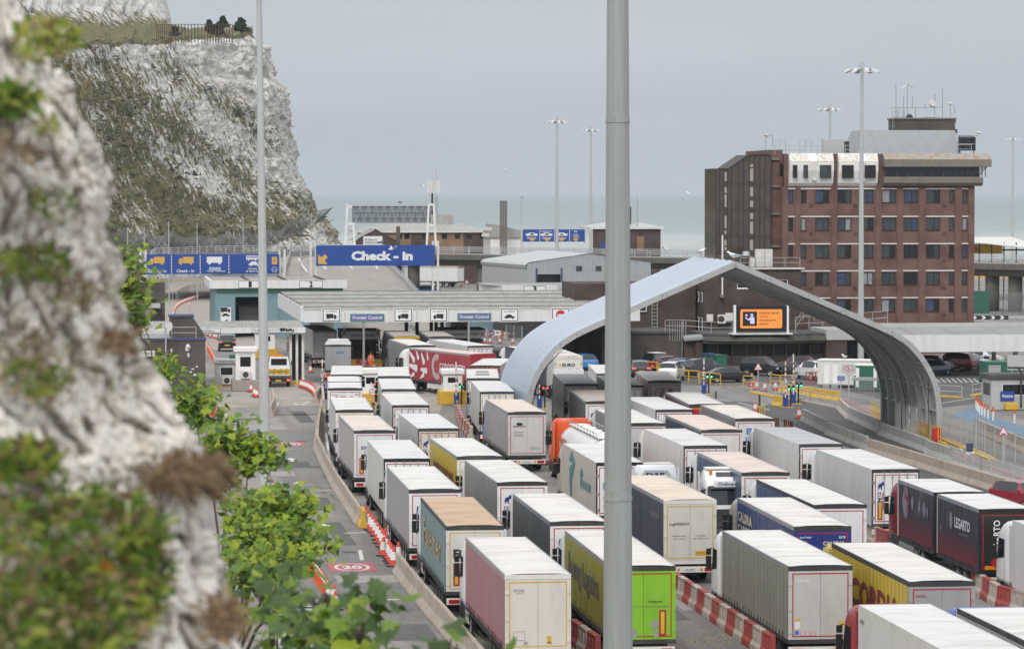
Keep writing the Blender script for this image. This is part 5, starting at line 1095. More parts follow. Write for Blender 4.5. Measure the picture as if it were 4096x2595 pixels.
def tractor(root,col,y0=CABY,skirt=None,deflector=True,axle_r=12.35,flip=False):
    """cab and tractor chassis, front towards +y"""
    c=obj('cab',cached(('cab',col.name),lambda:cab_mesh(col)),root,(0,y0,0))
    w=cached('wscr',lambda:MB().loft([[(x,y,z)for x,y,z in cab_ring(zz,yy+.012,ww+.012)][2:8]for zz,yy,ww in[(2.17,2.197,1.233),(3.08,1.984,1.21)]],close=False).mesh('windscreen','glass',True))
    obj('windscreen',w,c)
    for s in(-1,1):
        obj('side_window',cached(('sw',s),lambda:MB().add([(s*1.25,.75,2.2),(s*1.25,1.85,2.05),(s*1.225,1.68,3.0),(s*1.225,.8,3.0)],[(0,1,2,3)]).mesh('side_window','glass')),c)
        obj('door_seam',cached(('ds',s),lambda:MB().add([(s*1.247,y,z)for y,z in((.66,1.1),(.69,1.1),(.69,3.05),(.66,3.05))],[(0,1,2,3)]).mesh('door_seam','black')),c)
        def mir():b=MB();b.box(s*1.38-.10,s*1.38+.12,1.86,2.02,2.05,2.62);b.box(s*1.38-.09,s*1.38+.11,1.86,2.0,2.68,2.95);b.tube((s*1.2,1.95,2.98),(s*1.4,1.95,2.9),.03,6);b.tube((s*1.2,1.95,2.0),(s*1.4,1.95,2.1),.03,6);return b.mesh('mirror','black')
        obj('mirror',cached(('mi',s),mir),c)
        obj('headlight',cached(('hl',s),lambda:MB().box(s*.95-.2,s*.95+.2,2.14,2.25,.62,.88).mesh('headlight','silver')),c)
        obj('mudguard',cached(('mg',s),lambda:MB().prism([(1.0+.62*math.cos(a),.52+.62*math.sin(a))for a in[math.pi*i/8 for i in range(9)]],'x',s*.82,s*1.235).mesh('mudguard','black')),c)
        obj('step',cached(('st',s),lambda:MB().box(s*1.02,s*1.235,.05,.42,.4,1.05).mesh('step','dark')),c);obj('corner_panel',cached(('cp',s),lambda:MB().box(s*1.0,s*1.22,1.62,2.2,.35,1.0).mesh('corner_panel','dark')),c)
    obj('bumper',cached('bump',lambda:MB().loft([cab_ring(z,y,w_,.3)for z,y,w_ in((.32,2.2,1.18),(.4,2.27,1.22),(.7,2.28,1.23),(1.0,2.2,1.225))]).mesh('bumper','dark',True)),c,(0,0,0))
    obj('grille',cached('gri',lambda:MB().box(-.75,.75,2.18,2.262,1.05,1.95).mesh('grille','dark')),c)
    obj('sun_visor',cached('visor',lambda:MB().add([(-1.1,2.02,3.1),(1.1,2.02,3.1),(1.05,2.3,3.0),(-1.05,2.3,3.0),(-1.1,2.0,3.16),(1.1,2.0,3.16),(1.05,2.3,3.03),(-1.05,2.3,3.03)],[(0,1,2,3),(4,5,6,7),(2,3,7,6),(0,1,5,4)]).mesh('sun_visor','black')),c)
    if deflector:
        obj('side_fairing',cached(('fair',col.name),lambda:MB().box(-1.22,-1.18,-.45,0,1.2,3.72).box(1.18,1.22,-.45,0,1.2,3.72).mesh('side_fairing',col)),c)
    ch=MB();ch.box(-.45,-.3,y0-3.2,y0+2.0,.65,.95);ch.box(.3,.45,y0-3.2,y0+2.0,.65,.95);ch.box(-.5,.5,axle_r-.45,axle_r+.45,.95,1.12);ch.tube((-1.0,axle_r,.5),(1.0,axle_r,.5),.1,8);ch.tube((-1.0,y0+1.0,.5),(1.0,y0+1.0,.5),.09,8)
    ch.build('tractor_frame','chassis',root)
    for s in(-1,1):
        wheel(root,s*1.08,y0+1.0);wheel(root,s*1.05,axle_r)
        if skirt:MB().box(s*1.1,s*1.2,axle_r+.75,y0+.15,.4,1.05).build('side_skirt',skirt,root)
        MB().tube((s*.95,axle_r+.8,.72),(s*.95,y0+.0,.72),.27,12).build('fuel_tank','steel',root,smooth=False)
        MB().prism([(axle_r+.62*math.cos(a),.55+.62*math.sin(a))for a in[math.pi*(i/8)for i in range(9)]]+[(axle_r+.57*math.cos(a),.55+.57*math.sin(a))for a in[math.pi*(1-i/8)for i in range(9)]],'x',s*.85,s*1.22).build('mudguard','black',root)
    return c
def roof_mesh(L,H,ribs,m,y0=0.0):
    b=MB();n=int(L/.2);xs=[-W2+.03,-.7,0,.7,W2-.03];rnd=random.Random(int(L*10+H))
    sag=[rnd.uniform(-.012,.012)for _ in range(n+1)]
    for i in range(n+1):
        y=y0+L*i/n
        for x in xs:
            z=H+.015*(1-(x/W2)**2)+(ribs*(1 if i%3==0 else-.2)+sag[i])*(0 if abs(x)>1.2 else 1)
            b.v.append((x,y,z))
    b.f=[(i*5+j,i*5+j+1,(i+1)*5+j+1,(i+1)*5+j)for i in range(n)for j in range(4)];b.m=[0]*len(b.f)
    b.box(-W2+.03,W2-.03,y0+.005,y0+L-.005,H-.12,H-.03)
    return b.mesh('roof',m)
def curtain_mesh(L,H,zb,s,m,amp=.02,y0=0.0):
    b=MB();n=int(L/.17);rnd=random.Random(int(L*7));zs=[zb,zb+.25,zb+1.1,H-.7,H-.16]
    off=[rnd.uniform(-1,1)for _ in range(n+1)]
    for i in range(n+1):
        y=y0+.05+(L-.1)*i/n
        for j,z in enumerate(zs):
            d=amp*(math.sin(i*1.05)*.6+off[i])*(1,1,.7,.7,.15)[j]+(.03 if j==0 else 0)*0
            b.v.append((s*(W2-.004+d),y,z))
    k=len(zs)
    b.f=[(i*k+j,i*k+j+1,(i+1)*k+j+1,(i+1)*k+j)for i in range(n)for j in range(k-1)];b.m=[0]*len(b.f)
    return b.mesh('curtain',m,True)
def straps_mesh(L,y0=0.0):
    b=MB();n=int(L/.6)
    for s in(-1,1):
        for i in range(n):
            y=y0+.4+i*(L-.8)/max(1,n-1)
            b.box(s*(W2+.012)-.012,s*(W2+.012)+.012,y-.025,y+.025,1.0,1.36)
            b.add([(s*(W2+.02),y-.02,1.05),(s*(W2+.03),y+.12,1.02),(s*(W2+.03),y+.15,1.07),(s*(W2+.02),y+.02,1.2)],[(0,1,2,3)])
        b.box(s*W2-.015,s*W2+.02,y0+.05,y0+L-.05,.98,1.10)
    return b.mesh('strap_row','dark')
def body(root,L,H,style,sidem,rearm,roofm,tape,y0=0.0,top_rail='dark',header='dark',ribs=.012,rods=None,rear=True,frame='offwhite',hinges=True):
    zb=1.15
    core=MB();core.box(-W2+.06,W2-.06,y0+.06,y0+L-.04,zb-.05,H-.13)
    if style=='box':core=MB();core.box(-W2,W2,y0+.03,y0+L,zb-.12,H-.09)
    core.build('body',sidem if style=='box' else 'offwhite',root)
    obj('roof',cached(('roof',L,H,ribs,roofm.name,y0),lambda:roof_mesh(L,H,ribs,roofm,y0)),root)
    if style=='curtain':
        for s in(-1,1):obj('curtain',cached(('cur',L,H,s,sidem.name,y0),lambda:curtain_mesh(L,H,zb,s,sidem,y0=y0)),root)
        st=obj('strap_row',cached(('str',L,y0),lambda:straps_mesh(L,y0)),root);st['kind']='stuff'
    for s in(-1,1):MB().box(min(s*W2,s*(W2-.05))-.002,max(s*W2,s*(W2-.05))+.002,y0+.02,y0+L-.02,H-.17,H+.012).build('top_rail',top_rail,root)
    MB().box(-W2+.0,W2-.0,y0+L+.002,y0+L+.06,zb,H-.05).build('front_wall','offwhite',root)
    if not rear:return
    # rear: frame, two doors, reflective outline, lock rods
    MB().box(-W2,W2,y0-.03,y0+.06,zb-.17,zb).build('rear_sill',header,root);MB().box(-W2,W2,y0-.035,y0+.05,H-.17,H+.01).build('rear_header',header,root)
    if style=='box':
        [MB().box(s*(W2-.0375)-.0375,s*(W2-.0375)+.0375,y0-.03,y0+.03,zb,H-.17).build('corner_post',header,root)for s in(-1,1)]
    for s in(-1,1):
        x0,x1=(-W2+.08,-.008)if s<0 else(.008,W2-.08)
        if style=='curtain':x0,x1=(-W2+.005,-.006)if s<0 else(.006,W2-.005)
        d=MB().box(x0,x1,y0-.04,y0+.03,zb+.005,H-.18).build('rear_door',rearm,root)
        rods_=rods if rods is not None else(style=='box')
        if rods_:
            for xr in(.18,.62):MB().tube((s*xr,y0-.075,zb-.05),(s*xr,y0-.075,H-.1),.022,6).box(s*xr-.05,s*xr+.05,y0-.1,y0-.041,H-.42,H-.36).build('lock_rod','steel',d)
        if hinges:
            for zz in(zb+.25,zb+1.1,H-.75):MB().box(s*(W2-.16),s*(W2-.02),y0-.07,y0-.041,zz,zz+.13).build('hinge','steel' if style=='box' else rearm,d)
    if tape:
        t=.045;m_=.16
        x1,z0,z1=W2-m_,zb+.10,H-.26
        tb=MB()
        for a in((-x1,x1,z1-t,z1),(-x1,-x1+t,z0,z1-t),(x1-t,x1,z0,z1-t),(-x1+t,x1-t,z0,z0+t)):tb.poly([(a[0],y0-.046,a[2]),(a[1],y0-.046,a[2]),(a[1],y0-.046,a[3]),(a[0],y0-.046,a[3])])
        tb.build('reflective_outline',tape,root)
def running_gear(root,L,y0=0.0,axles=(2.5,3.85,5.2),side_guard=None,lit=False,plate='plate_w',bumper='offwhite',front_axle=None,ptext=None):
    ch=MB()
    for s in(-1,1):ch.box(s*.5-.06,s*.5+.06,y0+.25,y0+L-.4,.8,1.0)
    for a in axles:ch.tube((-1.0,y0+a,.5),(1.0,y0+a,.5),.09,8)
    ch.box(-1.0,1.0,y0+.3,y0+.5,.62,.98)
    ch.build('trailer_frame','chassis',root)
    for a in axles:
        for s in(-1,1):
            wheel(root,s*1.09,y0+a)
    for s in(-1,1):
        MB().box(s*.75-.45*(s>0),s*.75+.45*(s<0),y0+axles[0]-.78,y0+axles[0]-.74,.25,.95).build('mudflap','rubber',root)
        if side_guard:MB().box(s*1.2-.02,s*1.2+.02,y0+axles[-1]+.8,y0+L-4.0,.5,.98).build('side_guard',side_guard,root)
        else:MB().box(s*1.2-.02,s*1.2+.02,y0+axles[-1]+.8,y0+L-4.0,.85,.95).box(s*1.2-.02,s*1.2+.02,y0+axles[-1]+.8,y0+L-4.0,.52,.62).build('side_guard','dark',root)
        MB().box(s*.7-.07,s*.7+.07,y0+L-3.6,y0+L-3.45,.25,.95).build('landing_leg','chassis',root)
    MB().box(-.9,.2,y0+axles[-1]+1.0,y0+axles[-1]+2.8,.45,.8).build('pallet_box','dark',root)
    bmp=MB().box(-W2+.03,W2-.03,y0-.04,y0+.12,.58,.86).build('rear_bumper',bumper,root)
    for s in(-1,1):
        MB().box(s*.92-.22,s*.92+.22,y0-.07,y0-.041,.64,.80).build('tail_light','taillit' if lit else 'tail',bmp)
        MB().box(s*.55-.05,s*.55+.05,y0-.06,y0-.041,.66,.78).build('tail_light','amber',bmp)
    pl=MB().box(-.26,.26,y0-.06,y0-.041,.66,.78).build('number_plate',plate,bmp)
    if ptext:text(pl,ptext,-.22,.22,.68,.76,'ink',y0-.064)
CREAM=(.60,.585,.555)
def lorry(label,rl,fl,style='curtain',side=(.4,.4,.4),rear=(.62,.62,.62),roof=(.72,.70,.67),cab=(.72,.72,.72),tape='tape_r',L=13.6,H=4.0,kind='semi',top_rail=None,header='dark',ribs=.03,skirt=None,lit=False,fridge=False,head=None,decals=(),group='lorries queueing in the lanes',side_guard=None,bumper='offwhite',plate='plate_w',ptext=None,rods=None):
    p=G(*rl,H)
    if fl is None:phi=ROT
    else:
        lo,hi=R(-60),R(85)
        for _ in range(50):
            mid=(lo+hi)/2;q=p+Vector((-math.sin(mid),math.cos(mid),0))*L
            if proj(q)[0]>fl:lo=mid
            else:hi=mid
        phi=(lo+hi)/2
    if head is not None:phi=R(head)
    e1=Vector((math.cos(phi),math.sin(phi),0));org=p+e1*W2;org.z=0
    t=thing('articulated_lorry' if kind=='semi' else 'box_lorry',label,'lorry',org,phi,group)
    sm=paint(side,.42,'curtain' if style=='curtain' else 'paint');rm=paint(rear,.35);fm=paint(roof,.6,'roof');cm=paint(cab,.28,'cab')
    tr=top_rail or('steel' if style=='curtain' else paint(side))
    body(t,L,H,style,sm,rm,fm,tape,top_rail=tr,header=header,ribs=ribs if style=='curtain' else .004,rods=rods)
    if kind=='semi':
        running_gear(t,L,lit=lit,side_guard=side_guard,bumper=bumper,plate=plate,ptext=ptext);tractor(t,cm,L+.7,skirt=skirt,axle_r=L-1.25)
        if fridge:MB().box(-.95,.95,L+.062,L+.5,2.3,3.85).build('fridge_unit','white',t,bev=.04)
    else:
        running_gear(t,L,axles=(2.2,)if L<8 else(2.2,3.5),lit=lit,plate=plate);tractor(t,cm,L+.12,deflector=False,axle_r=L*.55)
    for d in decals:decal(t,L,H,*d)
    return t
def decal(t,L,H,kind,*a):
    if kind=='R':s,x0,x1,z0,z1,m=a[:6];text(t,s,x0,x1,z0,z1,m,-.052,bold=a[6]if len(a)>6 else .02)
    elif kind=='RV':s,x0,x1,z0,z1,m=a[:6];text(t,s,x0,x1,z0,z1,m,-.052,vert=True)
    elif kind=='L':s,y0,y1,z0,z1,m=a[:6];text(t,s,y0,y1,z0,z1,m,-.03,'L',half=W2,bold=a[6]if len(a)>6 else .02)
    elif kind=='RP':
        for q in([a[0]]if len(a[0])>3 else[[p]for p in a[0]]):flat(t,q,a[1],-.050,a[2]if len(a)>2 else 'sticker')
    elif kind=='LP':flat(t,a[0],a[1],-.024,a[2]if len(a)>2 else 'livery_shape','L',half=W2)
    elif kind=='elephant':
        x=a[0];z=a[1];s=a[2]
        P=lambda l:[(x+s*c,z+s*d)for c,d in l]
        flat(t,[P([(0,.1),(.12,.1),(.12,.3),(.3,.3),(.3,.1),(.42,.1),(.45,.55),(.38,.75),(.1,.72),(0,.5)]),P([(.38,.5),(.62,.55),(.66,.8),(.5,.95),(.36,.8)]),P([(.6,.6),(.72,.62),(.66,1.05),(.6,1.02)])],'ink_blue',-.050,'emblem')
        text(t,'SCHMITZ',x-.02,x+.16,z-1.05,z-.05,'ink_blue',-.051,vert=True,bold=.03)
        text(t,'CARGOBULL',x+.19,x+.33,z-1.05,z-.05,'ink_red',-.051,vert=True,bold=.03)
    elif kind=='hazard':
        x,z=a[:2];flat(t,[rect(x,x+.28,z,z+1.0)],'tape_r',-.050,'marker_board');flat(t,[rect(x+.07,x+.21,z+.07,z+.93)],'tape_y',-.053,'marker_board')
    elif kind=='speeds':
        for k,s in enumerate(a[0]):
            x=a[1]+k*.22;flat(t,ring(x,a[2],.09,.02),'tape_r' if len(a)<4 else 'ink',-.050,'speed_disc');flat(t,[circ(x,a[2],.07)],'signwhite',-.0505,'speed_disc');text(t,s,x-.045,x+.045,a[2]-.03,a[2]+.03,'ink',-.052)
WH=(.76,.76,.76);LG=(.60,.60,.595);G3=(.30,.29,.285);DG=(.10,.10,.105)
R_W=(.66,.65,.635);R_C=(.72,.67,.62);R_P=(.66,.58,.52)
sz='ink_blue'
# --- left lanes, nearest first
t=lorry('nearest lorry with dusty pink curtains and pale rear doors outlined in yellow',(2018.4,2299),1862.4,side=(.36,.155,.165),rear=(.64,.60,.55),roof=(.78,.76,.74),tape='tape_y',header='offwhite',skirt='white',
      decals=[('R','KRONE',-.93,-.53,3.35,3.47,'steel'),('R','Mega Liner',-.82,-.55,3.27,3.33,'steel'),('RP',frame_polys(-.95,-.5,1.5,1.85,.012),'ink_grey'),('RP',[rect(.35,.52,1.36,1.66)],'tape_y'),('RP',[rect(.37,.5,1.38,1.44)],'signred'),('RP',[rect(-.55,-.4,1.34,1.46)],'steel')])
t=lorry('lorry with lime green curtain and bright green rear doors lettered Bulung',(2443.3,2266),2259.5,side=(.30,.29,.045),rear=(.22,.48,.025),roof=(.76,.72,.68),skirt='white',
      decals=[('L','Bulung Logistics',12.3,3.2,2.0,3.3,'ink_bluegrey',.01),('R','Bulung',-.9,-.45,2.55,2.72,'ink'),('R','bulung.com',.2,.75,2.58,2.68,'ink'),('RP',[rect(-1.05,1.05,2.43,2.45)],'ink_grey'),('hazard',.62,1.3),('RP',[[(.25,1.75),(.45,1.95),(.65,1.75),(.45,1.55)]],'steel'),('RP',[rect(-.45,-.25,1.25,1.55),rect(.42,.58,1.25,1.55)],'steel')])
t=lorry('lorry with faded turquoise curtain and rusty brown roof lettered Fixemer',(1783,2104.4),1682,side=(.15,.24,.25),rear=(.62,.61,.58),roof=(.50,.35,.24),tape='tape_y',top_rail='dark',ribs=.03,cab=(.72,.74,.76),skirt='white',
      decals=[('L','Fixemer',11.5,2.2,2.1,3.35,'ink_tan',.01),('R','Fixemer',-.95,.95,2.6,3.0,'ink',.04),('hazard',-.95,1.4)])
def sch(x=-.9,z=3.3):return[('elephant',x,z-.45,.5)]
lorry('grey curtain lorry in the left lane just behind the turquoise one',(1635.5,1958.6),1546.4,side=(.34,.33,.33),rear=WH,roof=R_W,skirt='white',decals=sch())
lorry('plain white box lorry beside the left barrier with shiny side',(1534.5,1835),1469.2,'box',side=(.66,.65,.62),rear=WH,roof=(.80,.80,.81),fridge=True,header='black',decals=[('hazard',-.95,1.5)])
lorry('lorry with pinkish cream roof and rear lettered SOUTHE',(1415.6,1722.6),1356,side=(.44,.40,.39),rear=(.70,.70,.71),roof=(.72,.64,.58),header='dark',decals=[('R','SOUTHERN',-.85,.3,2.85,3.08,sz,.04),('R','Stojana',-.65,.0,2.65,2.8,'ink_grey'),('R','Tel. +381',-.8,.0,2.42,2.55,'ink_grey'),('hazard',-.95,1.35)])
lorry('white lorry with yellow outlined doors lettered ANDREEV',(1341.8,1640.4),1318,side=(.55,.55,.55),rear=(.74,.74,.74),roof=(.80,.79,.78),tape='tape_y',decals=[('R','ANDREEV',-.8,.85,3.2,3.55,'ink',.06)])
def drawbar(label,rl,fl,rl2,fl2,L1,L2,side,rear,roof,cab,decs=(),decs2=(),H=4.0,header='dark',phi=None,style='curtain',side2=None,name='drawbar_lorry'):
    """rigid lorry with a second body on a drawbar trailer behind it"""
    p=G(*rl2,H)
    if phi is None:
        lo,hi=R(-40),R(60)
        for _ in range(50):
            mid=(lo+hi)/2;q=p+Vector((-math.sin(mid),math.cos(mid),0))*(L1+L2+.75)
            if proj(q)[0]>fl:lo=mid
            else:hi=mid
        phi=lo
    org=p+Vector((math.cos(phi),math.sin(phi),0))*W2;org.z=0
    t=thing('drawbar_lorry',label,'lorry',org,phi,'lorries queueing in the lanes')
    sm=paint(side,.42,'curtain');rm=paint(rear,.35);fm=paint(roof,.6,'roof');cm=paint(cab,.28,'cab')
    body(t,L2,H,style,sm,rm,fm,'tape_r',header=header,top_rail='steel');y1=L2+.75
    body(t,L1,H,style,sm,rm,fm,'tape_r',y0=y1,header=header,top_rail='steel')
    running_gear(t,L2+3,axles=(2.6,3.9));tractor(t,cm,y1+L1+.12,deflector=False,axle_r=y1+2.4)
    for s in(-1,1):wheel(t,s*1.08,y1+3.7)
    MB().box(-.4,.4,L2-.5,y1+L1,.75,1.0).build('drawbar','chassis',t)
    for d in decs:decal(t,L1,H,*d)
    return t
drawbar('white drawbar lorry with red letters XPO on its rear doors',None,1309,(1311.8,1552.4),None,7.4,7.4,(.60,.60,.6),(.76,.76,.76),(.80,.80,.80),WH,[('R','XPO',-.75,.75,2.9,3.4,'ink_red',.05),('R','LeciTrailer',-1.0,-.5,3.48,3.56,sz),('R','ELITE',.75,1.0,3.48,3.57,'ink')])
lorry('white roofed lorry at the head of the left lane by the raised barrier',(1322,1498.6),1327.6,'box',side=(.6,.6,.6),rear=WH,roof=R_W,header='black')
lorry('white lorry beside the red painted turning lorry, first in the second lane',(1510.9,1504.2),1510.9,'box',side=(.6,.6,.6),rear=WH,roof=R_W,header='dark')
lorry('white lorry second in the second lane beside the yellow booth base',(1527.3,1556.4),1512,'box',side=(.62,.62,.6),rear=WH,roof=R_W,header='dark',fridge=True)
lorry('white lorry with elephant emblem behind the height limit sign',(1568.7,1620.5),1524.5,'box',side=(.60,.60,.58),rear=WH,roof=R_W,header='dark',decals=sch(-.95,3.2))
lorry('white lorry with cream rear doors and elephant emblem in the second lane',(1672,1714),1595.4,'box',side=(.60,.60,.61),rear=(.66,.60,.51),roof=(.80,.80,.81),header='dark',decals=sch(-.95,3.25)+[('L','eno',4.2,2.2,2.3,3.1,'steel')])
lorry('lorry with yellow curtain lettered DISCORDIA in the second lane',(1826.9,1825.9),1719,side=(.58,.43,.035),rear=(.66,.66,.66),roof=R_W,tape='tape_y',top_rail='steel',decals=[('L','DISCORDIA',11.4,1.4,2.0,2.95,'ink_maroon',.03)])
lorry('mid grey curtain lorry with scuffed roof edge and elephant emblem',(1988.5,1929.7),1859,side=(.27,.265,.26),rear=WH,roof=R_W,header='chassis',decals=sch(-.9,3.35))
lorry('charcoal curtain lorry with elephant emblem beside the thick pole',(2200,2087.4),2051.3,side=(.095,.095,.10),rear=(.72,.71,.70),roof=(.78,.76,.73),decals=sch(-.9,3.35))
lorry('grey lorry with pink tinged roof and rear lettered ARMAND ROUTE',(2031,1648.9),1943,side=(.40,.38,.375),rear=(.56,.56,.56),roof=(.70,.60,.52),header='dark',cab=(.30,.30,.5),ptext='IS 51 VCO',
      decals=[('R','ARMAND ROUTE',-.95,-.1,3.02,3.12,'ink',.03),('RP',[circ(-.5,3.22,.1,14,.22)],'ink'),('R','Armand Route SRL',-.9,-.2,2.66,2.72,'ink'),('R','Iasi, Romania',-.8,-.3,2.54,2.6,'ink'),('R','Tel: +40749537777',-.92,-.18,2.42,2.48,'ink'),('speeds',('60','80','90'),.3,1.62,1),('R','KRONE',-.35,.3,.4,.5,'ink')])
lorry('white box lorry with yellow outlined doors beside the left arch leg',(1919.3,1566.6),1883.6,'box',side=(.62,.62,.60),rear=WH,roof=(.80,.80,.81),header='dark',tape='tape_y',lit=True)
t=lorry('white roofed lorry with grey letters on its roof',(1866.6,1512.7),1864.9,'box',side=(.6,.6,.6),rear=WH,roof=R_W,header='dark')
for k in range(5):MB().poly([(-.6+k*.02,4+k*1.3,4.03),(.55,4+k*1.3,4.03),(.5,4.8+k*1.3,4.03),(-.5,4.8+k*1.3,4.03)]).build('roof_letters','ink_grey',t)if k!=2 else 0
t=lorry('white box lorry with fruit pictures on its rear turning right',(1879,1461.7),1889,'box',side=(.45,.40,.36),rear=(.40,.06,.05),roof=R_W,header='dark',L=11.5,head=-5,lit=False)
flat(t,[circ(-.6,3.35,.3),circ(.2,3.3,.26)],'signgold',-.051,'fruit_picture');flat(t,[circ(-.2,3.3,.2),circ(.75,3.4,.2)],'leafgreen',-.0515,'fruit_picture')if mat('leafgreen',(.2,.35,.05),.5)else 0
# --- red lorry crossing to the booths
t=lorry('red lorry with white burst pattern lettered CODOGNOTTO crossing the lanes',(1880.7,1417.5),1636,side=(.36,.025,.04),rear=(.36,.025,.04),roof=(.62,.50,.46),header='tape_r',tape=None,top_rail='steel',side_guard='offwhite',cab=(.78,.78,.78),decals=[('L','CODOGNOTTO',6.6,1.0,2.35,2.95,'signwhite',.02),('L','LOGISTICS & TRANSPORT',3.4,.9,2.1,2.22,'signwhite'),('L','WWW.GSPANTRANS.COM',14.6,16.3,1.4,1.55,'ink')])
sh=[]
for k in range(26):
    a=R(70+k*9.2);cx,cz=7.2,2.55;r0,r1=.62,.62+.55
    sh.append([(cx-r0*math.cos(a-.03),cz+r0*math.sin(a-.03)),(cx-r1*math.cos(a-.045),cz+r1*math.sin(a-.045)),(cx-r1*math.cos(a+.045),cz+r1*math.sin(a+.045)),(cx-r0*math.cos(a+.03),cz+r0*math.sin(a+.03))])
flat(t,[[(x,min(3.78,max(1.25,z)))for x,z in p]for p in sh],'signwhite',-.03,'burst_pattern','L',half=W2)
pet=[]
for(x,z,a,ln,wd)in[(12.9,3.3,35,1.5,.3),(11.6,3.5,60,.9,.28),(10.4,3.2,55,1.1,.3),(12.6,2.3,8,1.8,.34),(10.2,2.1,5,1.4,.3),(12.8,1.5,-20,.9,.2),(10.6,1.45,-30,1.0,.25),(9.3,3.5,75,.7,.2)]:
    ca,sa=math.cos(R(a)),math.sin(R(a))
    pet.append([(x-(i*ca-j*sa),min(3.8,max(1.25,z-(i*sa+j*ca))))for i,j in[(-ln/2,-wd*.4),(ln/2,-wd),(ln/2+.15,0),(ln/2,wd),(-ln/2,wd*.4)]])
flat(t,pet,'signwhite',-.032,'burst_pattern','L',half=W2)
lorry('grey sided lorry with white roof behind the red lorry',(1635.7,1382),1555.6,side=(.22,.22,.225),rear=WH,roof=R_W,cab=(.08,.08,.08))
lorry('dark brown lorry with yellow rear frame under the canopy edge',(1577.6,1345.7),1534,side=(.05,.045,.04),rear=(.35,.25,.03),roof=(.30,.27,.24),header='tape_y',cab=(.03,.03,.03))  # roof colour darkened to carry the canopy's shade
lorry('lorry with shade-toned roof colour under the canopy beside the second police booth',(1714.6,1347),1675,side=(.07,.065,.06),rear=(.4,.4,.4),roof=(.32,.29,.26),cab=(.1,.1,.1))  # shade under the canopy is put into this roof colour
lorry('long white box lorry angled behind the red lorry',(1870.3,1383.5),1718,'box',side=(.66,.66,.65),rear=WH,roof=(.78,.77,.75),header='dark')
lorry('navy lorry with white cab half hidden by the arch',(2178,1413),2020,side=(.05,.075,.11),rear=(.1,.1,.12),roof=R_W,top_rail='dark',cab=(.76,.76,.76),tape=None)
lorry('grey lorry standing under the canopy in lane one',(1251,1321.6),1206,side=(.30,.30,.29),rear=(.34,.34,.34),roof=(.12,.12,.12))  # near-black roof colour stands in for shade from the canopy
lorry('small grey box lorry marked atlas in front of the booth',(1299.3,1379.4),1302,side=(.36,.36,.37),rear=(.32,.33,.34),roof=(.5,.5,.5),L=7.0,H=3.6,kind='rigid',tape=None,header='chassis',cab=(.6,.6,.6),decals=[('R','atlas',-.15,.6,2.75,3.0,'ink_blue2',.03),('RP',[rect(.2,.45,1.2,1.3)],'signwhite')])
lorry('grey lorry parked inside blue shed bay one',(956,1222),None,side=(.2,.2,.2),rear=(.20,.20,.21),roof=(.2,.2,.2))
# --- right of the arch
t=lorry('black lorry with white roof deflector under the arch',(2258,1535.4),2212.6,'box',side=(.035,.035,.037),rear=(.58,.58,.58),roof=(.15,.155,.16),header='black',lit=True,cab=(.05,.05,.05),decals=sch(-.9,3.3))
MB().add([(-1.2,16.3,3.0),(1.2,16.3,3.0),(1.2,15.4,4.3),(-1.2,15.4,4.3),(-1.2,13.75,4.35),(1.2,13.75,4.35),(-1.2,13.75,3.9),(1.2,13.75,3.9),(-1.2,15.0,3.8),(1.2,15.0,3.8)],[(0,1,2,3),(3,2,5,4),(4,5,7,6),(0,3,4,6,8),(1,9,7,5,2)]).build('roof_deflector','white',t)
lorry('dark grey curtain lorry with dusty roof left of the thick pole',(2342,1606.3),2277.9,side=(.10,.10,.10),rear=(.70,.70,.70),roof=(.42,.37,.34),decals=sch(-.9,3.3))
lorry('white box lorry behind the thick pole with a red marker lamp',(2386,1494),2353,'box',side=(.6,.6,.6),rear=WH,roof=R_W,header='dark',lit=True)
lorry('dark roofed lorry just right of the thick pole',(2439,1541),2386,'box',side=(.16,.16,.16),rear=(.62,.62,.62),roof=(.13,.14,.145),header='black')
t=lorry('dusky pink lorry with round red M logo on its rear',(2592.7,1523.3),2542.3,side=(.28,.20,.20),rear=(.30,.29,.29),roof=(.25,.25,.255),decals=[('RP',ring(.0,3.05,.42,.05,24,.78),'ink_maroon'),('RP',[[(-.5,2.72),(-.28,2.72),(.02,3.4),(-.1,3.4)],[(.05,2.72),(.28,2.72),(.62,3.4),(.36,3.4)]],'ink_maroon')])
lorry('maroon lorry with bright red rear and yellow header',(2755.8,1617.6),2660.3,side=(.16,.05,.055),rear=(.40,.02,.05),roof=(.62,.61,.60),tape='tape_y',header='dark')
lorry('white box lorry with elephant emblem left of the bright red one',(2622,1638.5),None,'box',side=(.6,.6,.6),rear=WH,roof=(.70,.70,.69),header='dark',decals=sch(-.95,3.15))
lorry('grey curtain lorry with rear lettered EURO LEASING in blue',(2941.4,1674.7),2801,side=(.24,.235,.23),rear=(.68,.67,.66),roof=(.66,.63,.58),decals=[('R','EURO',-.55,.75,3.0,3.4,'ink_blue2',.05),('R','LEASING',-.6,.95,2.5,2.85,'ink_blue2',.05),('R','hammer',-.6,.1,2.2,2.38,'ink_grey')])
lorry('navy curtain lorry with pinkish dusty roof',(2805,1719.9),2661.5,side=(.045,.065,.10),rear=(.64,.63,.62),roof=(.64,.54,.49),top_rail='steel',decals=[('L','FINE LINE',12.6,7.5,2.7,3.2,'ink_grey')])
lorry('grey lorry with black letters B & on its rear',(2501,1694),2381,side=(.25,.25,.25),rear=(.52,.52,.52),roof=R_W,header='chassis',decals=[('R','B & B',-.2,1.0,2.95,3.25,'ink',.05)])
lorry('glossy white box lorry behind the tow truck with a faint pink tint',(2734.2,1782.8),2575.8,'box',side=(.70,.67,.66),rear=WH,roof=(.78,.77,.76),header='dark',lit=False)
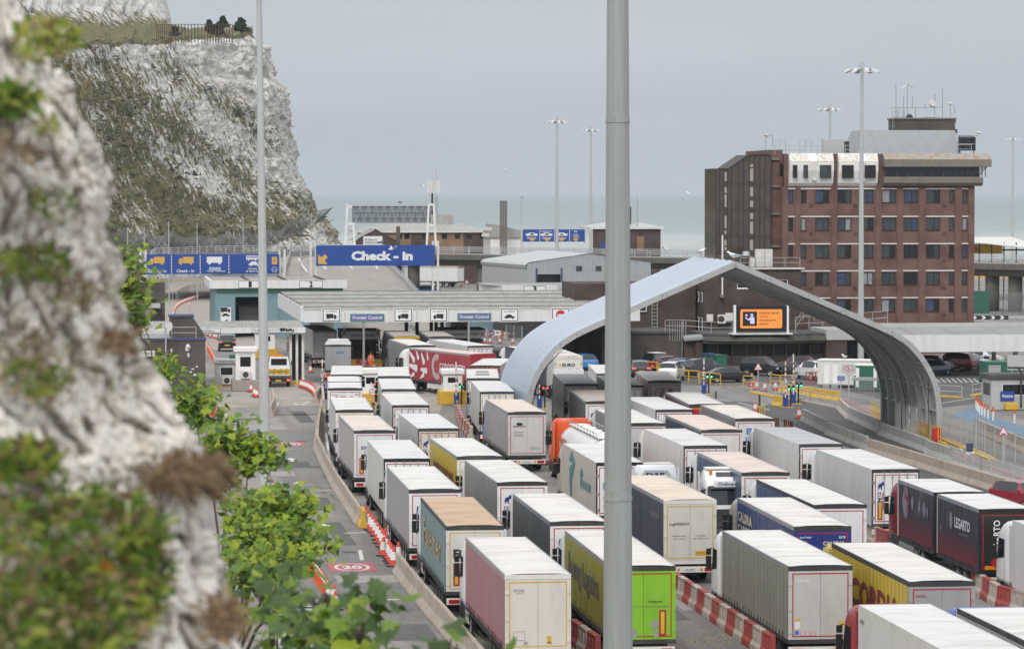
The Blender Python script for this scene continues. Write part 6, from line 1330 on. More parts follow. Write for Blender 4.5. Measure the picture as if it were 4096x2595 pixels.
lorry('blue curtain lorry with dusty pink roof and rear lettered GIO',(2965.4,1890.5),2788.4,side=(.055,.095,.17),rear=(.66,.66,.64),roof=(.62,.53,.49),top_rail='steel',decals=[('R','GIOTTO',-.75,.3,3.0,3.2,'ink_red',.03)])
lorry('white lorry with shiny metallic ribbed roof beside the arch lanes',(3196.3,1776.5),3016.5,'box',side=(.68,.67,.65),rear=(.74,.74,.74),roof=(.42,.43,.45),header='dark',tape='tape_r',rods=False)
lorry('white box lorry with elephant emblem and two round stickers',(3487.3,1877.5),3264.4,'box',side=(.68,.68,.68),rear=WH,roof=(.80,.80,.80),header='dark',fridge=True,cab=(.72,.74,.75),decals=sch(-.95,3.35)+[('RP',[rect(-1.0,-.72,2.05,2.55)],'signwhite'),('RP',ring(-.86,2.2,.11,.04),'ink_blue2'),('R','IFS',-.9,-.74,2.4,2.5,'ink'),('hazard',-.98,1.35)])
lorry('blue curtain lorry with plain white rear behind the navy lettered one',(3251.9,2019.3),3025,side=(.035,.075,.20),rear=(.72,.72,.73),roof=R_W,top_rail='dark',cab=(.7,.7,.7))
lorry('navy lorry lettered CALSINA CARRE on side and rear',(3175.3,2106),2948.4,side=(.025,.045,.16),rear=(.018,.035,.19),roof=(.76,.74,.72),cab=(.45,.42,.38),tape='tape_r',header='dark',
      decals=[('L','CALSINA',13.2,9.6,2.95,3.45,'ink_cream',.04),('L','CARRE',13.2,10.3,2.35,2.85,'ink_cream',.04),('R','CALSINA',.0,1.0,3.18,3.36,'ink_cream',.05),('R','CARRE',.0,.75,2.95,3.13,'ink_cream',.05),('R','LeciTrailer',-1.0,-.5,3.5,3.58,'signwhite'),('R','ELITE',.72,1.0,3.48,3.58,'signwhite'),('R','GRUP',-.95,-.55,2.88,2.98,'ink_teal',.04),('RP',ring(-.8,3.22,.15,.05),'ink_cream'),('RP',[[(-.72,3.05),(-.55,3.05),(-.55,3.22)],[(.8,2.95),(1.0,2.95),(1.0,3.13)]],'ink_teal'),('LP',[[(4.6,2.3),(2.2,2.3),(2.2,3.2)]],'ink_teal')])
lorry('dark navy lorry with cream rear doors lettered LogiFREIGHT',(2653.8,2001),2466,side=(.045,.048,.085),rear=(.62,.60,.55),roof=(.74,.64,.54),tape='tape_y',header='offwhite',ptext='LE-3591',top_rail='steel',
      decals=[('L','LogiFREIGHT',3.4,.9,2.9,3.25,'steel',.0),('R','LogiFREIGHT',-1.0,-.02,2.78,2.95,'ink',.01),('R','Pinheiros Park - Lote 14',-.85,-.2,2.30,2.35,'ink'),('R','2580-461 Carregado',-.8,-.25,2.16,2.21,'ink'),('R','Tel. 263 711 387',.28,.72,2.30,2.35,'ink'),('R','logifreight.com.pt',.15,.9,2.16,2.21,'ink'),('RP',[rect(.25,.95,1.38,1.6)],'tape_y'),('R','VEICULO LONGO',.3,.9,1.45,1.55,'signred'),('R','KRONE',-.35,.35,.42,.52,'ink')])
lorry('lorry with olive grey curtain and pale grey doors beside red and white barriers',(3152.6,2265),2888.8,side=(.25,.245,.205),rear=(.50,.48,.47),roof=(.80,.79,.77),cab=(.76,.76,.76),side_guard='offwhite',ptext='CO 993',skirt='dark',
      decals=[('R','KRONE',-.9,-.45,3.38,3.48,'signwhite'),('speeds',('60','70','80'),-.72,1.38),('RP',[rect(-1.02,-.85,1.34,1.5)],'ink_blue2'),('RP',[rect(.75,.92,1.55,1.85)],'tape_y'),('RP',[rect(-1.0,-.78,1.9,1.98)],'tape_y'),('RP',[rect(-1.0,-.8,1.58,1.85)],'plate_w')])
lorry('yellow curtain lorry with grey rear, lettered SCORDIA',(3633.7,2326.8),3325.7,side=(.56,.40,.035),rear=(.34,.34,.35),roof=(.78,.76,.74),cab=(.62,.45,.05),top_rail='dark',decals=[('L','DISCORDIA',12.9,1.4,2.0,3.15,'ink_maroon',.03),('R','KOGEL',-1.0,-.6,3.42,3.52,'ink_red'),('R','DISCORDIA',-.7,.9,2.5,2.75,'ink_maroon',.03)])
t=lorry('white box lorry with red cab at the bottom right',(3839.6,2638),None,'box',side=(.70,.68,.64),rear=WH,roof=(.80,.80,.79),header='dark',cab=(.30,.02,.04),fridge=False,decals=[('L','FRC',13.3,12.7,3.4,3.55,'ink_grey')])
lorry('white roofed grey lorry with blue cab in the bottom right corner',(4287,2655),None,side=(.42,.42,.42),rear=WH,roof=(.76,.75,.74),cab=(.08,.14,.40),top_rail='dark')
leg=drawbar('black and red drawbar lorry lettered LEGARTO with lizard silhouette',None,3592,(3915.7,2036.3),None,7.3,7.7,(.045,.04,.055),(.02,.02,.022),(.80,.80,.80),(.22,.015,.03),style='curtain',header='black',
      decs=[('L','LEGARTO',4.3,1.5,2.75,3.25,'signwhite',.03),('L','LOGISTIC',3.6,1.6,2.5,2.6,'steel'),('RV','LEGARTO',-.6,-.28,1.9,3.5,'signwhite'),('LP',[circ(5.0,3.0,.42,12,.3)],'steel'),('RP',[[(-.75,1.55),(-.45,1.85),(-.15,1.55),(-.45,1.25)]],'tape_r'),('RP',[rect(-1.0,-.3,1.22,1.4)],'amber')])
dia=lambda y,z,w_,h_:[(y-w_,z),(y-w_*.5,z+h_*.75),(y,z+h_),(y+w_*.5,z+h_*.75),(y+w_,z),(y+w_*.5,z-h_*.75),(y,z-h_),(y-w_*.5,z-h_*.75)]
mat('dusk',(.24,.21,.27),.5,var=.2)
for q in[dia(14.0,3.0,.75,.85),dia(12.6,3.1,.3,.35),dia(11.2,3.05,.24,.3),dia(10.2,3.0,.3,.42),dia(6.9,2.5,.14,.16),dia(9.6,2.9,.2,.25)]:flat(leg,[q],'dusk',-.026,'livery_shape','L',half=W2)
for q in range(8):
    f=q/7;mm=mat('livery_red_%d'%q,(lerp(.17,.05,f),lerp(.014,.036,f),lerp(.028,.05,f)),.42,var=.25,scale=.5)
    for a_,b_ in((15.5,8.6),(7.5,.3)):flat(leg,[rect(a_,b_,1.25+q*.16,1.41+q*.16)],mm,-.020,'livery_band','L',half=W2)
LZ=[(14.5,3.62),(14.2,3.55),(14.15,3.2),(13.75,3.05),(13.8,2.6),(13.6,2.55),(13.55,2.9),(13.3,2.5),(13.2,2.7),(13.45,3.1),(13.3,3.45),(13.8,3.3),(14.0,3.5),(14.3,3.75)]
flat(leg,[LZ],'ink_maroon',-.032,'lizard_shape','L',half=W2)
lorry('white box lorry with white cab at the right edge beside the black one',(4426,2215),None,'box',side=(.68,.66,.66),rear=WH,roof=R_W,header='dark')
lorry('white box lorry with teal arrow logo lettered TRANSARI',(2384.3,1850.3),2251,'box',side=(.62,.58,.54),rear=(.76,.76,.76),roof=(.80,.80,.80),header='black',cab=(.5,.47,.43),fridge=True,
      decals=[('L','TRANSARI',5.4,1.9,2.15,2.65,'ink_teal',.02),('LP',[[(10.8,3.3),(9.6,3.9),(8.2,3.3),(9.6,2.3),(9.6,1.3),(10.3,1.3),(10.6,2.0),(10.6,2.9),(9.3,3.2),(9.3,3.45),(10.1,3.2)]],'ink_teal'),('LP',[[(6.1,3.0),(5.6,3.3),(5.0,3.0),(5.6,2.6),(5.6,2.1),(5.9,2.1),(6.1,2.4)]],'ink_teal'),('RP',[[(-.9,2.9),(-.5,3.2),(-.1,2.9),(-.1,2.6),(-.5,2.8),(-.9,2.55)]],'ink_blue2'),('speeds',('50',),-.8,1.65)])
# lettering close to the roof of the green lorry is worn away and left out
# --- tanker
def tanker():
    H=4.0;org=Vector((5.9,195,0))
    t=thing('tanker_lorry','white bulk tanker with orange cab behind the TRANSARI lorry','lorry',org,ROT,'lorries queueing in the lanes')
    cm=paint((.72,.10,.02),.3,'cab');n=24
    running_gear(t,14.6);tractor(t,cm,15.9,axle_r=13.9,skirt=cm)
    rings=[]
    for y,r in[(0,.3),(.12,.75),(.4,1.05),(.9,1.2),(3,1.22),(12.5,1.22),(13.6,1.15),(14.2,.95),(14.5,.6),(14.55,.2)]:
        rings.append([(r*math.cos(2*math.pi*i/n),y,2.45+r*math.sin(2*math.pi*i/n))for i in range(n)])
    MB().loft(rings).build('tank',paint((.74,.74,.74),.3),t,smooth=True)
    MB().box(-.55,.55,1,13.6,3.66,3.71).build('walkway','white',t)
    for s in(-1,1):
        rb=MB();rb.tube((s*.7,1,3.98),(s*.7,13.6,3.98),.03,6)
        for k in range(10):rb.tube((s*.6,1+k*1.3,3.62),(s*.7,1+k*1.3,3.98),.02,5)
        rb.build('handrail','steel',t)
    for y in(2.6,5.0,7.4,9.8):MB().tube((0,y,3.7),(0,y,3.92),.3,14).build('hatch','white',t,smooth=False)
    text(t,'Mystra',13.2,10.0,2.3,3.1,'orange',-1.235,'L',half=0,bold=.03)
    MB().loft([[(1.235*math.cos(2*math.pi*i/n),y,2.45+1.235*math.sin(2*math.pi*i/n))for i in range(n)]for y in(.95,1.05)],caps=False).build('tank_band','ink',t)
tanker()
# --- tow truck and the tractor unit riding backwards on it
def bobtail(label,u,v,col,phi,z=0.0,dec=None):
    p=G(u,v,z);t=thing('tractor_unit',label,'lorry',(p.x,p.y,z),phi);c=tractor(t,paint(col,.28,'cab'),3.2,axle_r=.8)
    MB().box(-.5,.5,.2,1.4,1.02,1.14).build('fifth_wheel','chassis',t)
    for s in(-1,1):MB().box(s*.9-.15,s*.9+.15,-.15,-.1,.6,.75).build('tail_light','tail',t)
    return t
t=bobtail('white DAF recovery truck seen from behind with light bar',2662,2170,(.72,.75,.78),ROT)
text(t,'DAF',-.5,.5,3.2,3.45,'ink_blue',3.19,bold=.05);text(t,'Online',-.5,.5,2.85,3.0,'ink_blue',3.19,bold=.03)
MB().box(-.9,.9,3.4,3.7,3.9,3.98).build('light_bar','offwhite',t)
MB().path([(-.85,3.0,1.1),(-.85,3.0,3.3),(-.6,3.0,3.6),(.6,3.0,3.6),(.85,3.0,3.3),(.85,3.0,1.1)],.06,8).build('roll_bar','silver',t)
t=bobtail('white tractor unit facing the camera with Onlinembt on its visor',2842,2140,(.76,.76,.76),math.pi+ROT)
MB().box(-.85,.85,5.42,5.44,3.12,3.42).build('visor_board','signwhite',t)
b_=text(t,'Onlinembt',.65,-.65,3.18,3.36,'ink_blue',5.445,bold=.03)
MB().add([(-.6,4.72,3.62),(.6,4.72,3.62),(.55,4.3,3.80),(-.55,4.3,3.80)],[(0,1,2,3)]).build('roof_hatch','glass_dark',t)
for s in(-1,1):MB().tube((s*.85,4.5,3.72),(s*.85,4.5,3.95),.09,8).build('beacon','amber',t)
MB().box(-1.0,1.0,3.2,3.9,3.92,4.0).build('roof_fairing','white',t)
# --- lorries glimpsed far behind
lorry('white lorry with green leaf logo seen side on beyond the flyover',(1830,1068),1640,side=(.72,.72,.72),rear=WH,roof=R_W,head=62,group='far lorries beyond the flyover',side_guard='offwhite')
# ================================================================== signs, masts, barriers, cones, cars
def gantry(label,u0,u1,v0,v1,Y,posts,decor,name='sign_gantry',rz=ROT,twin=True):
    F=Frame(A(u0,1200,Y),rz);t=thing(name,label,'sign',F.o,F.rz)
    x1,z0=F.xz(u1,v1);z1=F.xz((u0+u1)/2,v0)[1];z0=F.xz((u0+u1)/2,v1)[1]
    MB().box(0,x1,0,.25,z0,z1).build('board','signblue',t)
    for pu in posts:
        x=F.xz(pu,1100)[0]
        for d in((-.35,.35)if twin else(0,)):MB().box(x+d-.14,x+d+.14,.3,.6,0,z1+.6).build('post','offwhite',t)
    decor(F,t);return t
r17=lambda x:1150+x*.2907
v17=lambda y:740+y*.2907
def dec(F,t):
    c=lambda x,y:F.xz(r17(x),v17(y))
    (xa,za),(xb,zb)=c(878,1040),c(1722,908);text(t,'Check - in',xa,xb,za,zb,'signwhite',-.02,bold=.05)
    flat(t,[[c(*q)for q in((420,952),(420,1087),(553,1087),(510,1042),(556,995),(512,950),(467,997))]],'signgold',-.02,'arrow')
gantry('big blue gantry sign reading Check - in with gold arrow',1265,1739,981,1063,445,(1254,1743),dec)
r10=lambda x:500+x*.4261
v10=lambda y:950+y*.4261
def dec(F,t):
    c=lambda x,y:F.xz(r10(x),v10(y))
    for x in(437,706,975):a,b=c(x,338),c(x,160);flat(t,[rect(a[0]-.05,a[0]+.05,lerp(a[1],b[1],k/6),lerp(a[1],b[1],(k+.75)/6))for k in range(6)],'signwhite',-.02,'divider')
    for x in(230,502):a=c(x,255);w_=c(x+142,255)[0]-a[0];flat(t,lorry_icon(a[0],a[1],w_),'signgold',-.02,'lorry_icon')
    a=c(768,252);w_=c(912,252)[0]-a[0];flat(t,[rect(a[0],a[0]+w_,a[1]+w_*.1,a[1]+w_*.5),rect(a[0]+w_*.1,a[0]+w_*.25,a[1],a[1]+w_*.1),rect(a[0]+w_*.75,a[0]+w_*.9,a[1],a[1]+w_*.1)],'signwhite',-.02,'trailer_icon')
    a,b=c(788,307),c(900,278);flat(t,[rect(a[0],b[0],a[1],b[1])],mat('patchblue',(.35,.45,.65),.5),-.02,'patch')
    for s,x0,x1,y0,y1 in[('Check - In',218,387,330,300),('Check - In',485,650,328,298),('Cargo Terminal',770,937,326,306),('Check - In',1158,1290,300,282),('& Pass Holders',1135,1330,324,306)]:a,b=c(x0,y0),c(x1,y1);text(t,s,a[0],b[0],a[1],b[1],'signwhite',-.02,bold=.02)
    a=c(1138,218);w_=c(1245,218)[0]-a[0];flat(t,[rect(a[0],a[0]+w_,a[1]+w_*.1,a[1]+w_*.45)]+[circ(a[0]+w_*q,a[1]+w_*.1,w_*.09)for q in(.2,.8)],'signwhite',-.02,'coach_icon');flat(t,[rect(a[0]+w_*(.08+.18*k),a[0]+w_*(.2+.18*k),a[1]+w_*.25,a[1]+w_*.38)for k in range(5)],'signblue',-.026,'coach_icon')
    a=c(1160,268);flat(t,car_icon(a[0],a[1],w_),'signwhite',-.02,'car_icon')
    a=c(1403,300);flat(t,ring(a[0],a[1],.38,.05),'signwhite',-.02,'cycle_icon');flat(t,ring(a[0]-.14,a[1]-.06,.12,.03,12)+ring(a[0]+.16,a[1]-.06,.12,.03,12),'signwhite',-.021,'cycle_icon')
    a,b=c(1378,252),c(1428,182);flat(t,[rect(a[0],b[0],a[1],b[1])],'signgold',-.02,'round_badge');text(t,'EXIT',a[0]+.2,b[0]-.2,a[1]+.35,a[1]+.6,'signblue',-.026)
gantry('wide blue gantry sign with gold lorries and Cargo Terminal lane',587,1116,1017,1096,440,(573,1129),dec)
def dec(F,t):
    c=lambda x,y:F.xz(r2(x),v2(y))
    for k,x in enumerate((1297,1402,1508)):
        a=c(x,605);w_=c(x+88,605)[0]-a[0];flat(t,[[(a[0],a[1]+w_*.16),(a[0]+w_*.06,a[1]),(a[0]+w_*.94,a[1]),(a[0]+w_,a[1]+w_*.16),(a[0]+w_*.75,a[1]+w_*.18),(a[0]+w_*.7,a[1]+w_*.25),(a[0]+w_*.3,a[1]+w_*.25),(a[0]+w_*.25,a[1]+w_*.18)]],'signwhite',-.02,'ferry_icon')
        flat(t,(lorry_icon if k<2 else car_icon)(a[0]+w_*.36,a[1]+w_*.04,w_*.3),'ink',-.026,'icon')
        b=c(x+12,626),c(x+76,613);text(t,'Check-in',b[0][0],b[1][0],b[0][1],b[1][1],'signwhite',-.02,bold=.02)
    for s,x0,x1,y0,y1 in[('Departures',1410,1486,580,568),('Exit',1638,1663,578,567),('Cargo',1635,1668,600,589),('Terminal',1628,1675,613,602)]:a,b=c(x0,y0),c(x1,y1);text(t,s,a[0],b[0],a[1],b[1],'signwhite',-.02,bold=.02)
    for x in(1345,1450,1553,1652):a=c(x,645);flat(t,[[(a[0],a[1]),(a[0]+.7,a[1]+.5),(a[0]+.25,a[1]+.5),(a[0]+.25,a[1]+.8),(a[0]-.25,a[1]+.8),(a[0]-.25,a[1]+.5),(a[0]-.7,a[1]+.5)]],'signgold',-.021,'arrow')
    for x in(1398,1500,1608):a,b=c(x,645),c(x,562);flat(t,[rect(a[0]-.05,a[0]+.05,a[1],b[1])],'signwhite',-.02,'divider')
gantry('distant blue Departures sign with three ferry symbols',r2(1278),r2(1715),v2(560),v2(647),622,(r2(1275),r2(1718)),dec,twin=False)
# ---------------------------------------------------------------- high lighting masts
def mast(label,x,y,h=32,lean=0.0,d0=.69,d1=.30,lamps=True,joints=(10,21),pm='mastpale'):
    t=thing('lighting_mast',label,'lamp post',(x,y,0),0,'high lighting masts')
    if lean:t.rotation_euler=(0,lean,0)
    cuts=[0,*joints,h];n=14
    for a,b in zip(cuts,cuts[1:]):
        ra,rb=lerp(d0,d1,a/h)/2,lerp(d0,d1,b/h)/2;o=MB().tube((0,0,a),(0,0,b+.15),ra+.008,n,rb+.008).build('mast_section',pm,t)
        if b<h:MB().tube((0,0,b-.05),(0,0,b+.02),rb+.022,n).build('joint_band',pm,t)
    MB().tube((0,0,0),(0,0,.1),d0*.9,14).build('base_flange','galv',t)
    if lamps:
        MB().tube((0,0,h-.1),(0,0,h+.5),.32,10,.22).build('head_cap','galv',t)
        b=MB();b.path([(1.3*math.cos(2*math.pi*i/12),1.3*math.sin(2*math.pi*i/12),h-.25)for i in range(13)],.05,5);b.build('head_ring','galv',t)
        for i in range(8):
            a=2*math.pi*i/8+.2;c,s=math.cos(a),math.sin(a);MB().tube((0,0,h-.2),(1.3*c,1.3*s,h-.25),.04,5).build('arm','galv',t)
            MB().add([(1.2*c-.25*s,1.2*s+.25*c,h-.3),(1.2*c+.25*s,1.2*s-.25*c,h-.3),(2.0*c+.3*s,2.0*s-.3*c,h-.62),(2.0*c-.3*s,2.0*s+.3*c,h-.62),(1.3*c-.2*s,1.3*s+.2*c,h-.12),(1.3*c+.2*s,1.3*s-.2*c,h-.12),(1.95*c+.2*s,1.95*s-.2*c,h-.45),(1.95*c-.2*s,1.95*s+.2*c,h-.45)],[(3,2,1,0),(4,5,6,7),(0,1,5,4),(1,2,6,5),(2,3,7,6),(3,0,4,7)]).build('floodlight','lampwhite',t)if mat('lampwhite',(.55,.56,.57),.35,var=.05)else 0
    return t
p=A(2475,2595,65);mast('thick grey lighting mast close to the camera, right of centre',p.x,65,lean=R(-.1),joints=(12.4,19.95),pm='mastpaint')
p=G(1062,1974);mast('slim grey lighting mast standing beside the left road',p.x,p.y,lean=R(-.57),joints=(7.3,14.5,23.4))
p=A(3443,1446,350);mast('tall grey lighting mast in front of the brick office block',p.x,350)
for u,Y,l in[(2228,603,'far lighting mast by the blue departures sign'),(2363,683,'far lighting mast just left of the thick near mast'),(3318,513,'lighting mast rising behind the office block roof'),(4050,802,'distant lighting mast at the right edge over the sea')]:
    p=A(u,900,Y);mast(l,p.x,Y,d0=.75,d1=.36)
# plain lamp posts along the cliff road and the left gantry
for u,v0,v1,Y in[(510,1180,908,455),(577,1190,905,470),(675,1190,885,540),(788,1190,888,560),(972,1120,867,600),(1245,1010,850,640),(1203,1098,945,470),(2085,1010,790,640)]:
    p=A(u,v1,Y);t=thing('road_lamp','slim grey lamp post %s'%{510:'furthest left below the netting',577:'beside the left post of the gold lorry sign',675:'behind the first gold lorry on the wide sign',788:'behind the second gold lorry on the wide sign',972:'behind the left mast below the cliff',1245:'beside the end of the netting by the headland',1203:'with a bar of lamps left of the check-in sign',2085:'thin and far behind the departures sign'}[u],'lamp post',(p.x,p.y,0),0,'road lamp posts')
    MB().tube((0,0,0),(0,0,p.z),.11,8,.07).build('post','galv',t);
    if u==1203:MB().box(-1.2,1.2,-.2,.2,p.z,p.z+.25).build('lamp_bar','dark',t)
    else:MB().box(-.1,.5,-.12,.12,p.z-.02,p.z+.1).build('lamp','dark',t)
# ---------------------------------------------------------------- cones
ORD=['first','second','third','fourth','fifth','sixth','seventh','eighth','ninth','tenth','eleventh','twelfth','13th','14th','15th','16th','17th','18th','19th','20th']+['%dth'%k for k in range(21,60)]
ORD[20]='21st';ORD[21]='22nd';ORD[22]='23rd';ORD[30]='31st'
def ordl(label,k,n,end):return label if n==1 else '%s, %s from the %s'%(label,ORD[k],end)
def cone_meshes():
    n=12
    body=MB();prof=[(.19,.05),(.155,.22),(.10,.47),(.075,.62),(.04,.75),(.0,.752)]
    body.loft([[(r*math.cos(2*math.pi*i/n),r*math.sin(2*math.pi*i/n),z)for i in range(n)]for r,z in prof],caps=False)
    base=MB().box(-.23,.23,-.23,.23,0,.05)
    slv=MB().loft([[(r*math.cos(2*math.pi*i/n),r*math.sin(2*math.pi*i/n),z)for i in range(n)]for r,z in[(.147,.26),(.088,.57)]],caps=False)
    return body.mesh('cone_body','conered',True),base.mesh('base','rubber'),slv.mesh('reflective_sleeve','conewhite',True)
CM=cone_meshes();crn=random.Random(9)
def cone(p,label,group,s=1.0):
    t=thing('traffic_cone',label,'traffic cone',p,crn.uniform(0,6),group);t.scale=(s,)*3
    for n_,m in zip(('cone_body','base','reflective_sleeve'),CM):obj(n_,m,t)
def cones(pts,label,group,s=1.0,end='far end'):
    for k,(u,v)in enumerate(pts):cone(G(u,v),ordl(label,k,len(pts),end),group,s)
def along(pts,n):
    ln=[0]
    for a,b in zip(pts,pts[1:]):ln.append(ln[-1]+math.dist(a,b))
    out=[]
    for k in range(n):
        d=ln[-1]*k/max(1,n-1)
        for i in range(len(pts)-1):
            if d<=ln[i+1]+1e-6:f=(d-ln[i])/(ln[i+1]-ln[i]);out.append((lerp(pts[i][0],pts[i+1][0],f),lerp(pts[i][1],pts[i+1][1],f)));break
    return out
r8=lambda x,y:(1366+x*.5673,1730+y*.5673)
cones([r8(*q)for q in[(172,640),(188,662),(206,686),(221,703),(239,727),(258,755),(274,781),(290,806),(301,820),(318,845),(335,888),(347,906),(357,922),(371,942),(296,868),(404,905),(312,800)]],'cone in the near row between the concrete barriers','cones between the left barriers',1.3)
r19=lambda x,y:(900+x*.3322,1500+y*.3322)
cones([r19(*q)for q in along([(915,148),(1010,180),(1075,225),(1090,258)],12)],'cone in the tight curved row below the small canopy','curved row of cones',1.1)
c10=lambda x,y:(500+x*.4261,950+y*.4261)
cones([c10(*q)for q in along([(745,556),(700,563),(630,585),(560,610),(510,635),(470,672),(450,735)],20)],'cone in the far row at the cliff foot','far curved cone row',1.05)
cones([c10(*q)for q in[(775,925),(800,940),(838,945),(857,950),(895,952),(915,948),(935,942),(965,940),(988,938)]],'cone in the row behind the black estate car','cones behind the canopy',.95,'left')
cones([c10(1182,1452)],'traffic cone standing alone at the foot of the tall white booth','cones by the white booth',1.2);cones([c10(1215,1492),c10(1236,1503)],'cone in the pair beside the left mast','cones by the white booth',1.2)
r16=lambda x,y:(1600+x*.3322,1000+y*.3322)
cones([r16(*q)for q in[(1020,1120),(1087,1125),(1203,1128),(1357,1130)]],'cone in the row of four left of the arch','cones by the arch',1.1,'left')
cones([(1100+252*.415,1050+1048*.415)],'traffic cone left of the grey atlas lorry, further from it','cones by the atlas lorry',1.2);cones([(1242,1492)],'traffic cone left of the grey atlas lorry, nearer to it','cones by the atlas lorry',1.2)
cones([(1497,1479)],'traffic cone beside the person in orange','cones by the booth',1.1)
c13=lambda x,y:(2400+x*.3932,1250+y*.3932)
for q,l in[((1597,783),'traffic cone behind the cycle warning sign'),((1675,797),'traffic cone right of the cycle warning sign on the hatched road'),((1785,793),'traffic cone by the yellow hoop left of the M barrier arm'),((2025,1078),'traffic cone at the end of the white barrier under the arch'),((1582,1015),'small traffic cone by the yellow bollards')]:cones([c13(*q)],l,'cones by the right lanes',1.25)
cones([(2183,1903-45)],'traffic cone tucked behind the ARMAND ROUTE lorry','cones by the right lanes',1.2)
c7=lambda x,y:(x*.5673,1730+y*.5673)
cones([c7(*q)for q in[(2318,1195),(2352,1200),(2342,1330),(2365,1250)]],'cone among the leaves at the bottom left','cones at the bottom left',1.15)
# flexible orange posts
PMESH=MB().tube((0,0,0),(0,0,.06),.14,10).tube((0,0,.06),(0,0,1.0),.055,8).mesh('flexible_post','orange',False)
SLV=[MB().tube((0,0,z),(0,0,z+.12),.058,8,caps=False).mesh('reflective_band','conewhite')for z in(.55,.8)]
def post(p,label,group,s=1):
    o=obj('flexible_post',PMESH,None,p);tag(o,label,'bollard',group);o.scale=(s,)*3
    for m in SLV:obj('reflective_band',m,o)
for k,q in enumerate(along([c10(775,1062),c10(850,1200)],15)):post(G(*q),ordl('orange flexible post beside the brick lodge',k,15,'far end'),'orange posts by the lodge',1.1)
for k,q in enumerate(along([c7(2118,790),c7(2200,1010),c7(2310,1165)],22)):post(G(*q),ordl('orange flexible post in the long bottom row',k,22,'far end'),'orange posts at bottom left',.95)
for k,q in enumerate(along([c7(1910,425),c7(1926,455)],3)):post(G(*q),ordl('orange flexible post just right of the left mast',k,3,'far end'),'orange posts by the mast',.95)
for k,x in enumerate((1474,1488,1500,1510,1525,1534)):post(G(x*.5673,865+1408*.5673),ordl('orange post in the short row below the lodge',k,6,'left'),'stout orange posts',1.0)
r14=lambda x,y:(3200+x*.39316,1250+y*.39316)
WP=MB().tube((0,0,0),(0,0,1.0),.07,8).mesh('white_bollard','conewhite');WB=MB().tube((0,0,.68),(0,0,1.02),.074,8).mesh('orange_band','orange')
for k,q in enumerate([(1792,985),(1808,1005),(1826,1030),(1851,1045),(1878,1062),(1913,1077),(1965,1098),(2182,1124)]):o=tag(obj('white_bollard',WP,None,G(*r14(*q))),ordl('white bollard with orange top by the grey cabin',k,8,'left'),'bollard','bollards by the cabin');o.scale=(1.1,)*3;obj('orange_band',WB,o)
o=MB().tube((0,0,0),(0,0,.68),.055,8).mesh('red_post','barrier_red')
for k,q in enumerate([(1712,1130),(1740,1140),(1758,1145),(1780,1150),(1798,1155),(1815,1160),(1875,1170),(1893,1175),(1920,1182),(1940,1188),(1955,1192)]):tag(obj('lane_post',o,None,G(*c13(*q))),ordl('dark red lane post between the right lanes',k,11,'left'),'bollard','red lane posts')
for k,q in enumerate([(1178,870),(1622,1015)]):tag(MB().box(-.08,.08,-.08,.08,0,.6 if k==0 else 1.5).build('steel_post','dark',None,G(*c13(*q))),'thin dark steel post %s'%('behind the bright red lorry' if k==0 else 'beside the yellow lane bollards'),'post')
for k,(x,y)in enumerate([(1608,1028),(1640,1030),(1662,1032),(2090,1095),(2068,1090),(2108,1080)]):p=G(*c13(x,y));tag(MB().path([(-.12,0,0),(-.12,0,.6),(0,0,.68),(.12,0,.6),(.12,0,0)],.045,6).build('hoop_bollard','yellow',None,p),ordl('yellow hoop bollard %s'%('behind the grey roofed lorry' if k<3 else 'by the white barrier'),(0,1,2,1,0,2)[k],3,'left'),'bollard','yellow hoop bollards')
# ---------------------------------------------------------------- barriers
JP=[(-.3,0),(.3,0),(.3,.08),(.12,.35),(.09,.82),(-.09,.82),(-.12,.35),(-.3,.08)]
def jmesh(L,m,h=1.0):
    b=MB().prism([(x,z*h/.82)for x,z in JP],'x',.02,L-.02);me=b.mesh('concrete_barrier',m);bm=bmesh.new();bm.from_mesh(me);bmesh.ops.bevel(bm,geom=list(bm.edges),offset=.02,segments=1,affect='EDGES');bm.to_mesh(me);bm.free();return me
_J={}
def barriers(pts,label,m,group,unit=3.0,h=1.0,name='concrete_barrier',alt=None):
    P=[G(*q)for q in pts];k=0;tot=sum(max(1,round((b-a).length/unit))for a,b in zip(P,P[1:]));end='far end'
    for a,b in zip(P,P[1:]):
        d=b-a;n=max(1,round(d.length/unit));L=d.length/n;ang=math.atan2(d.y,d.x)
        for i in range(n):
            mm=m if not alt or k%2 else alt
            key=(name,round(L,2),mm,h)
            if key not in _J:_J[key]=jmesh(L,mm,h)if name=='concrete_barrier' else wmesh(L,mm,h)
            o=obj(name,_J[key],None,a+d*(i/n),ang);tag(o,ordl(label if not alt else label%('red' if mm=='barrier_red' else 'white'),k,tot,end),'barrier',group or label);k+=1
            if crn.random()<.5:o.rotation_euler.z+=crn.uniform(-.012,.012)
def wmesh(L,m,h):
    b=MB();b.prism([(-.22,.06),(.22,.06),(.22,.24),(.13,.4),(.10,h),(-.10,h),(-.13,.4),(-.22,.24)],'x',.03,L-.03)
    for f in(.15,.5,.85):b.box(L*f-.12,L*f+.12,-.235,.235,.0,.28)
    for f in(.3,.7):b.box(L*f-.05,L*f+.05,-.15,.15,.42,h-.12)
    b.box(.12,L*.45,-.13,.13,h,h+.06);b.box(L*.55,L-.12,-.13,.13,h,h+.06)
    b.box(L-.03,L+.05,-.05,.05,.15,h-.1)
    return b.mesh('plastic_barrier',m)
barriers([(1284,1665),(1276,1716),(1268,1792),(1300,1865),(1350,1960),(1440,2098)],'beige concrete barrier in the curving line left of the lorries','concrete_beige','beige barriers left of the lorries')
barriers([(1592,2290),(1690,2415),(1850,2600),(1950,2720)],'stained beige concrete barrier in the near line at the bottom','concrete_beige','near beige barriers')
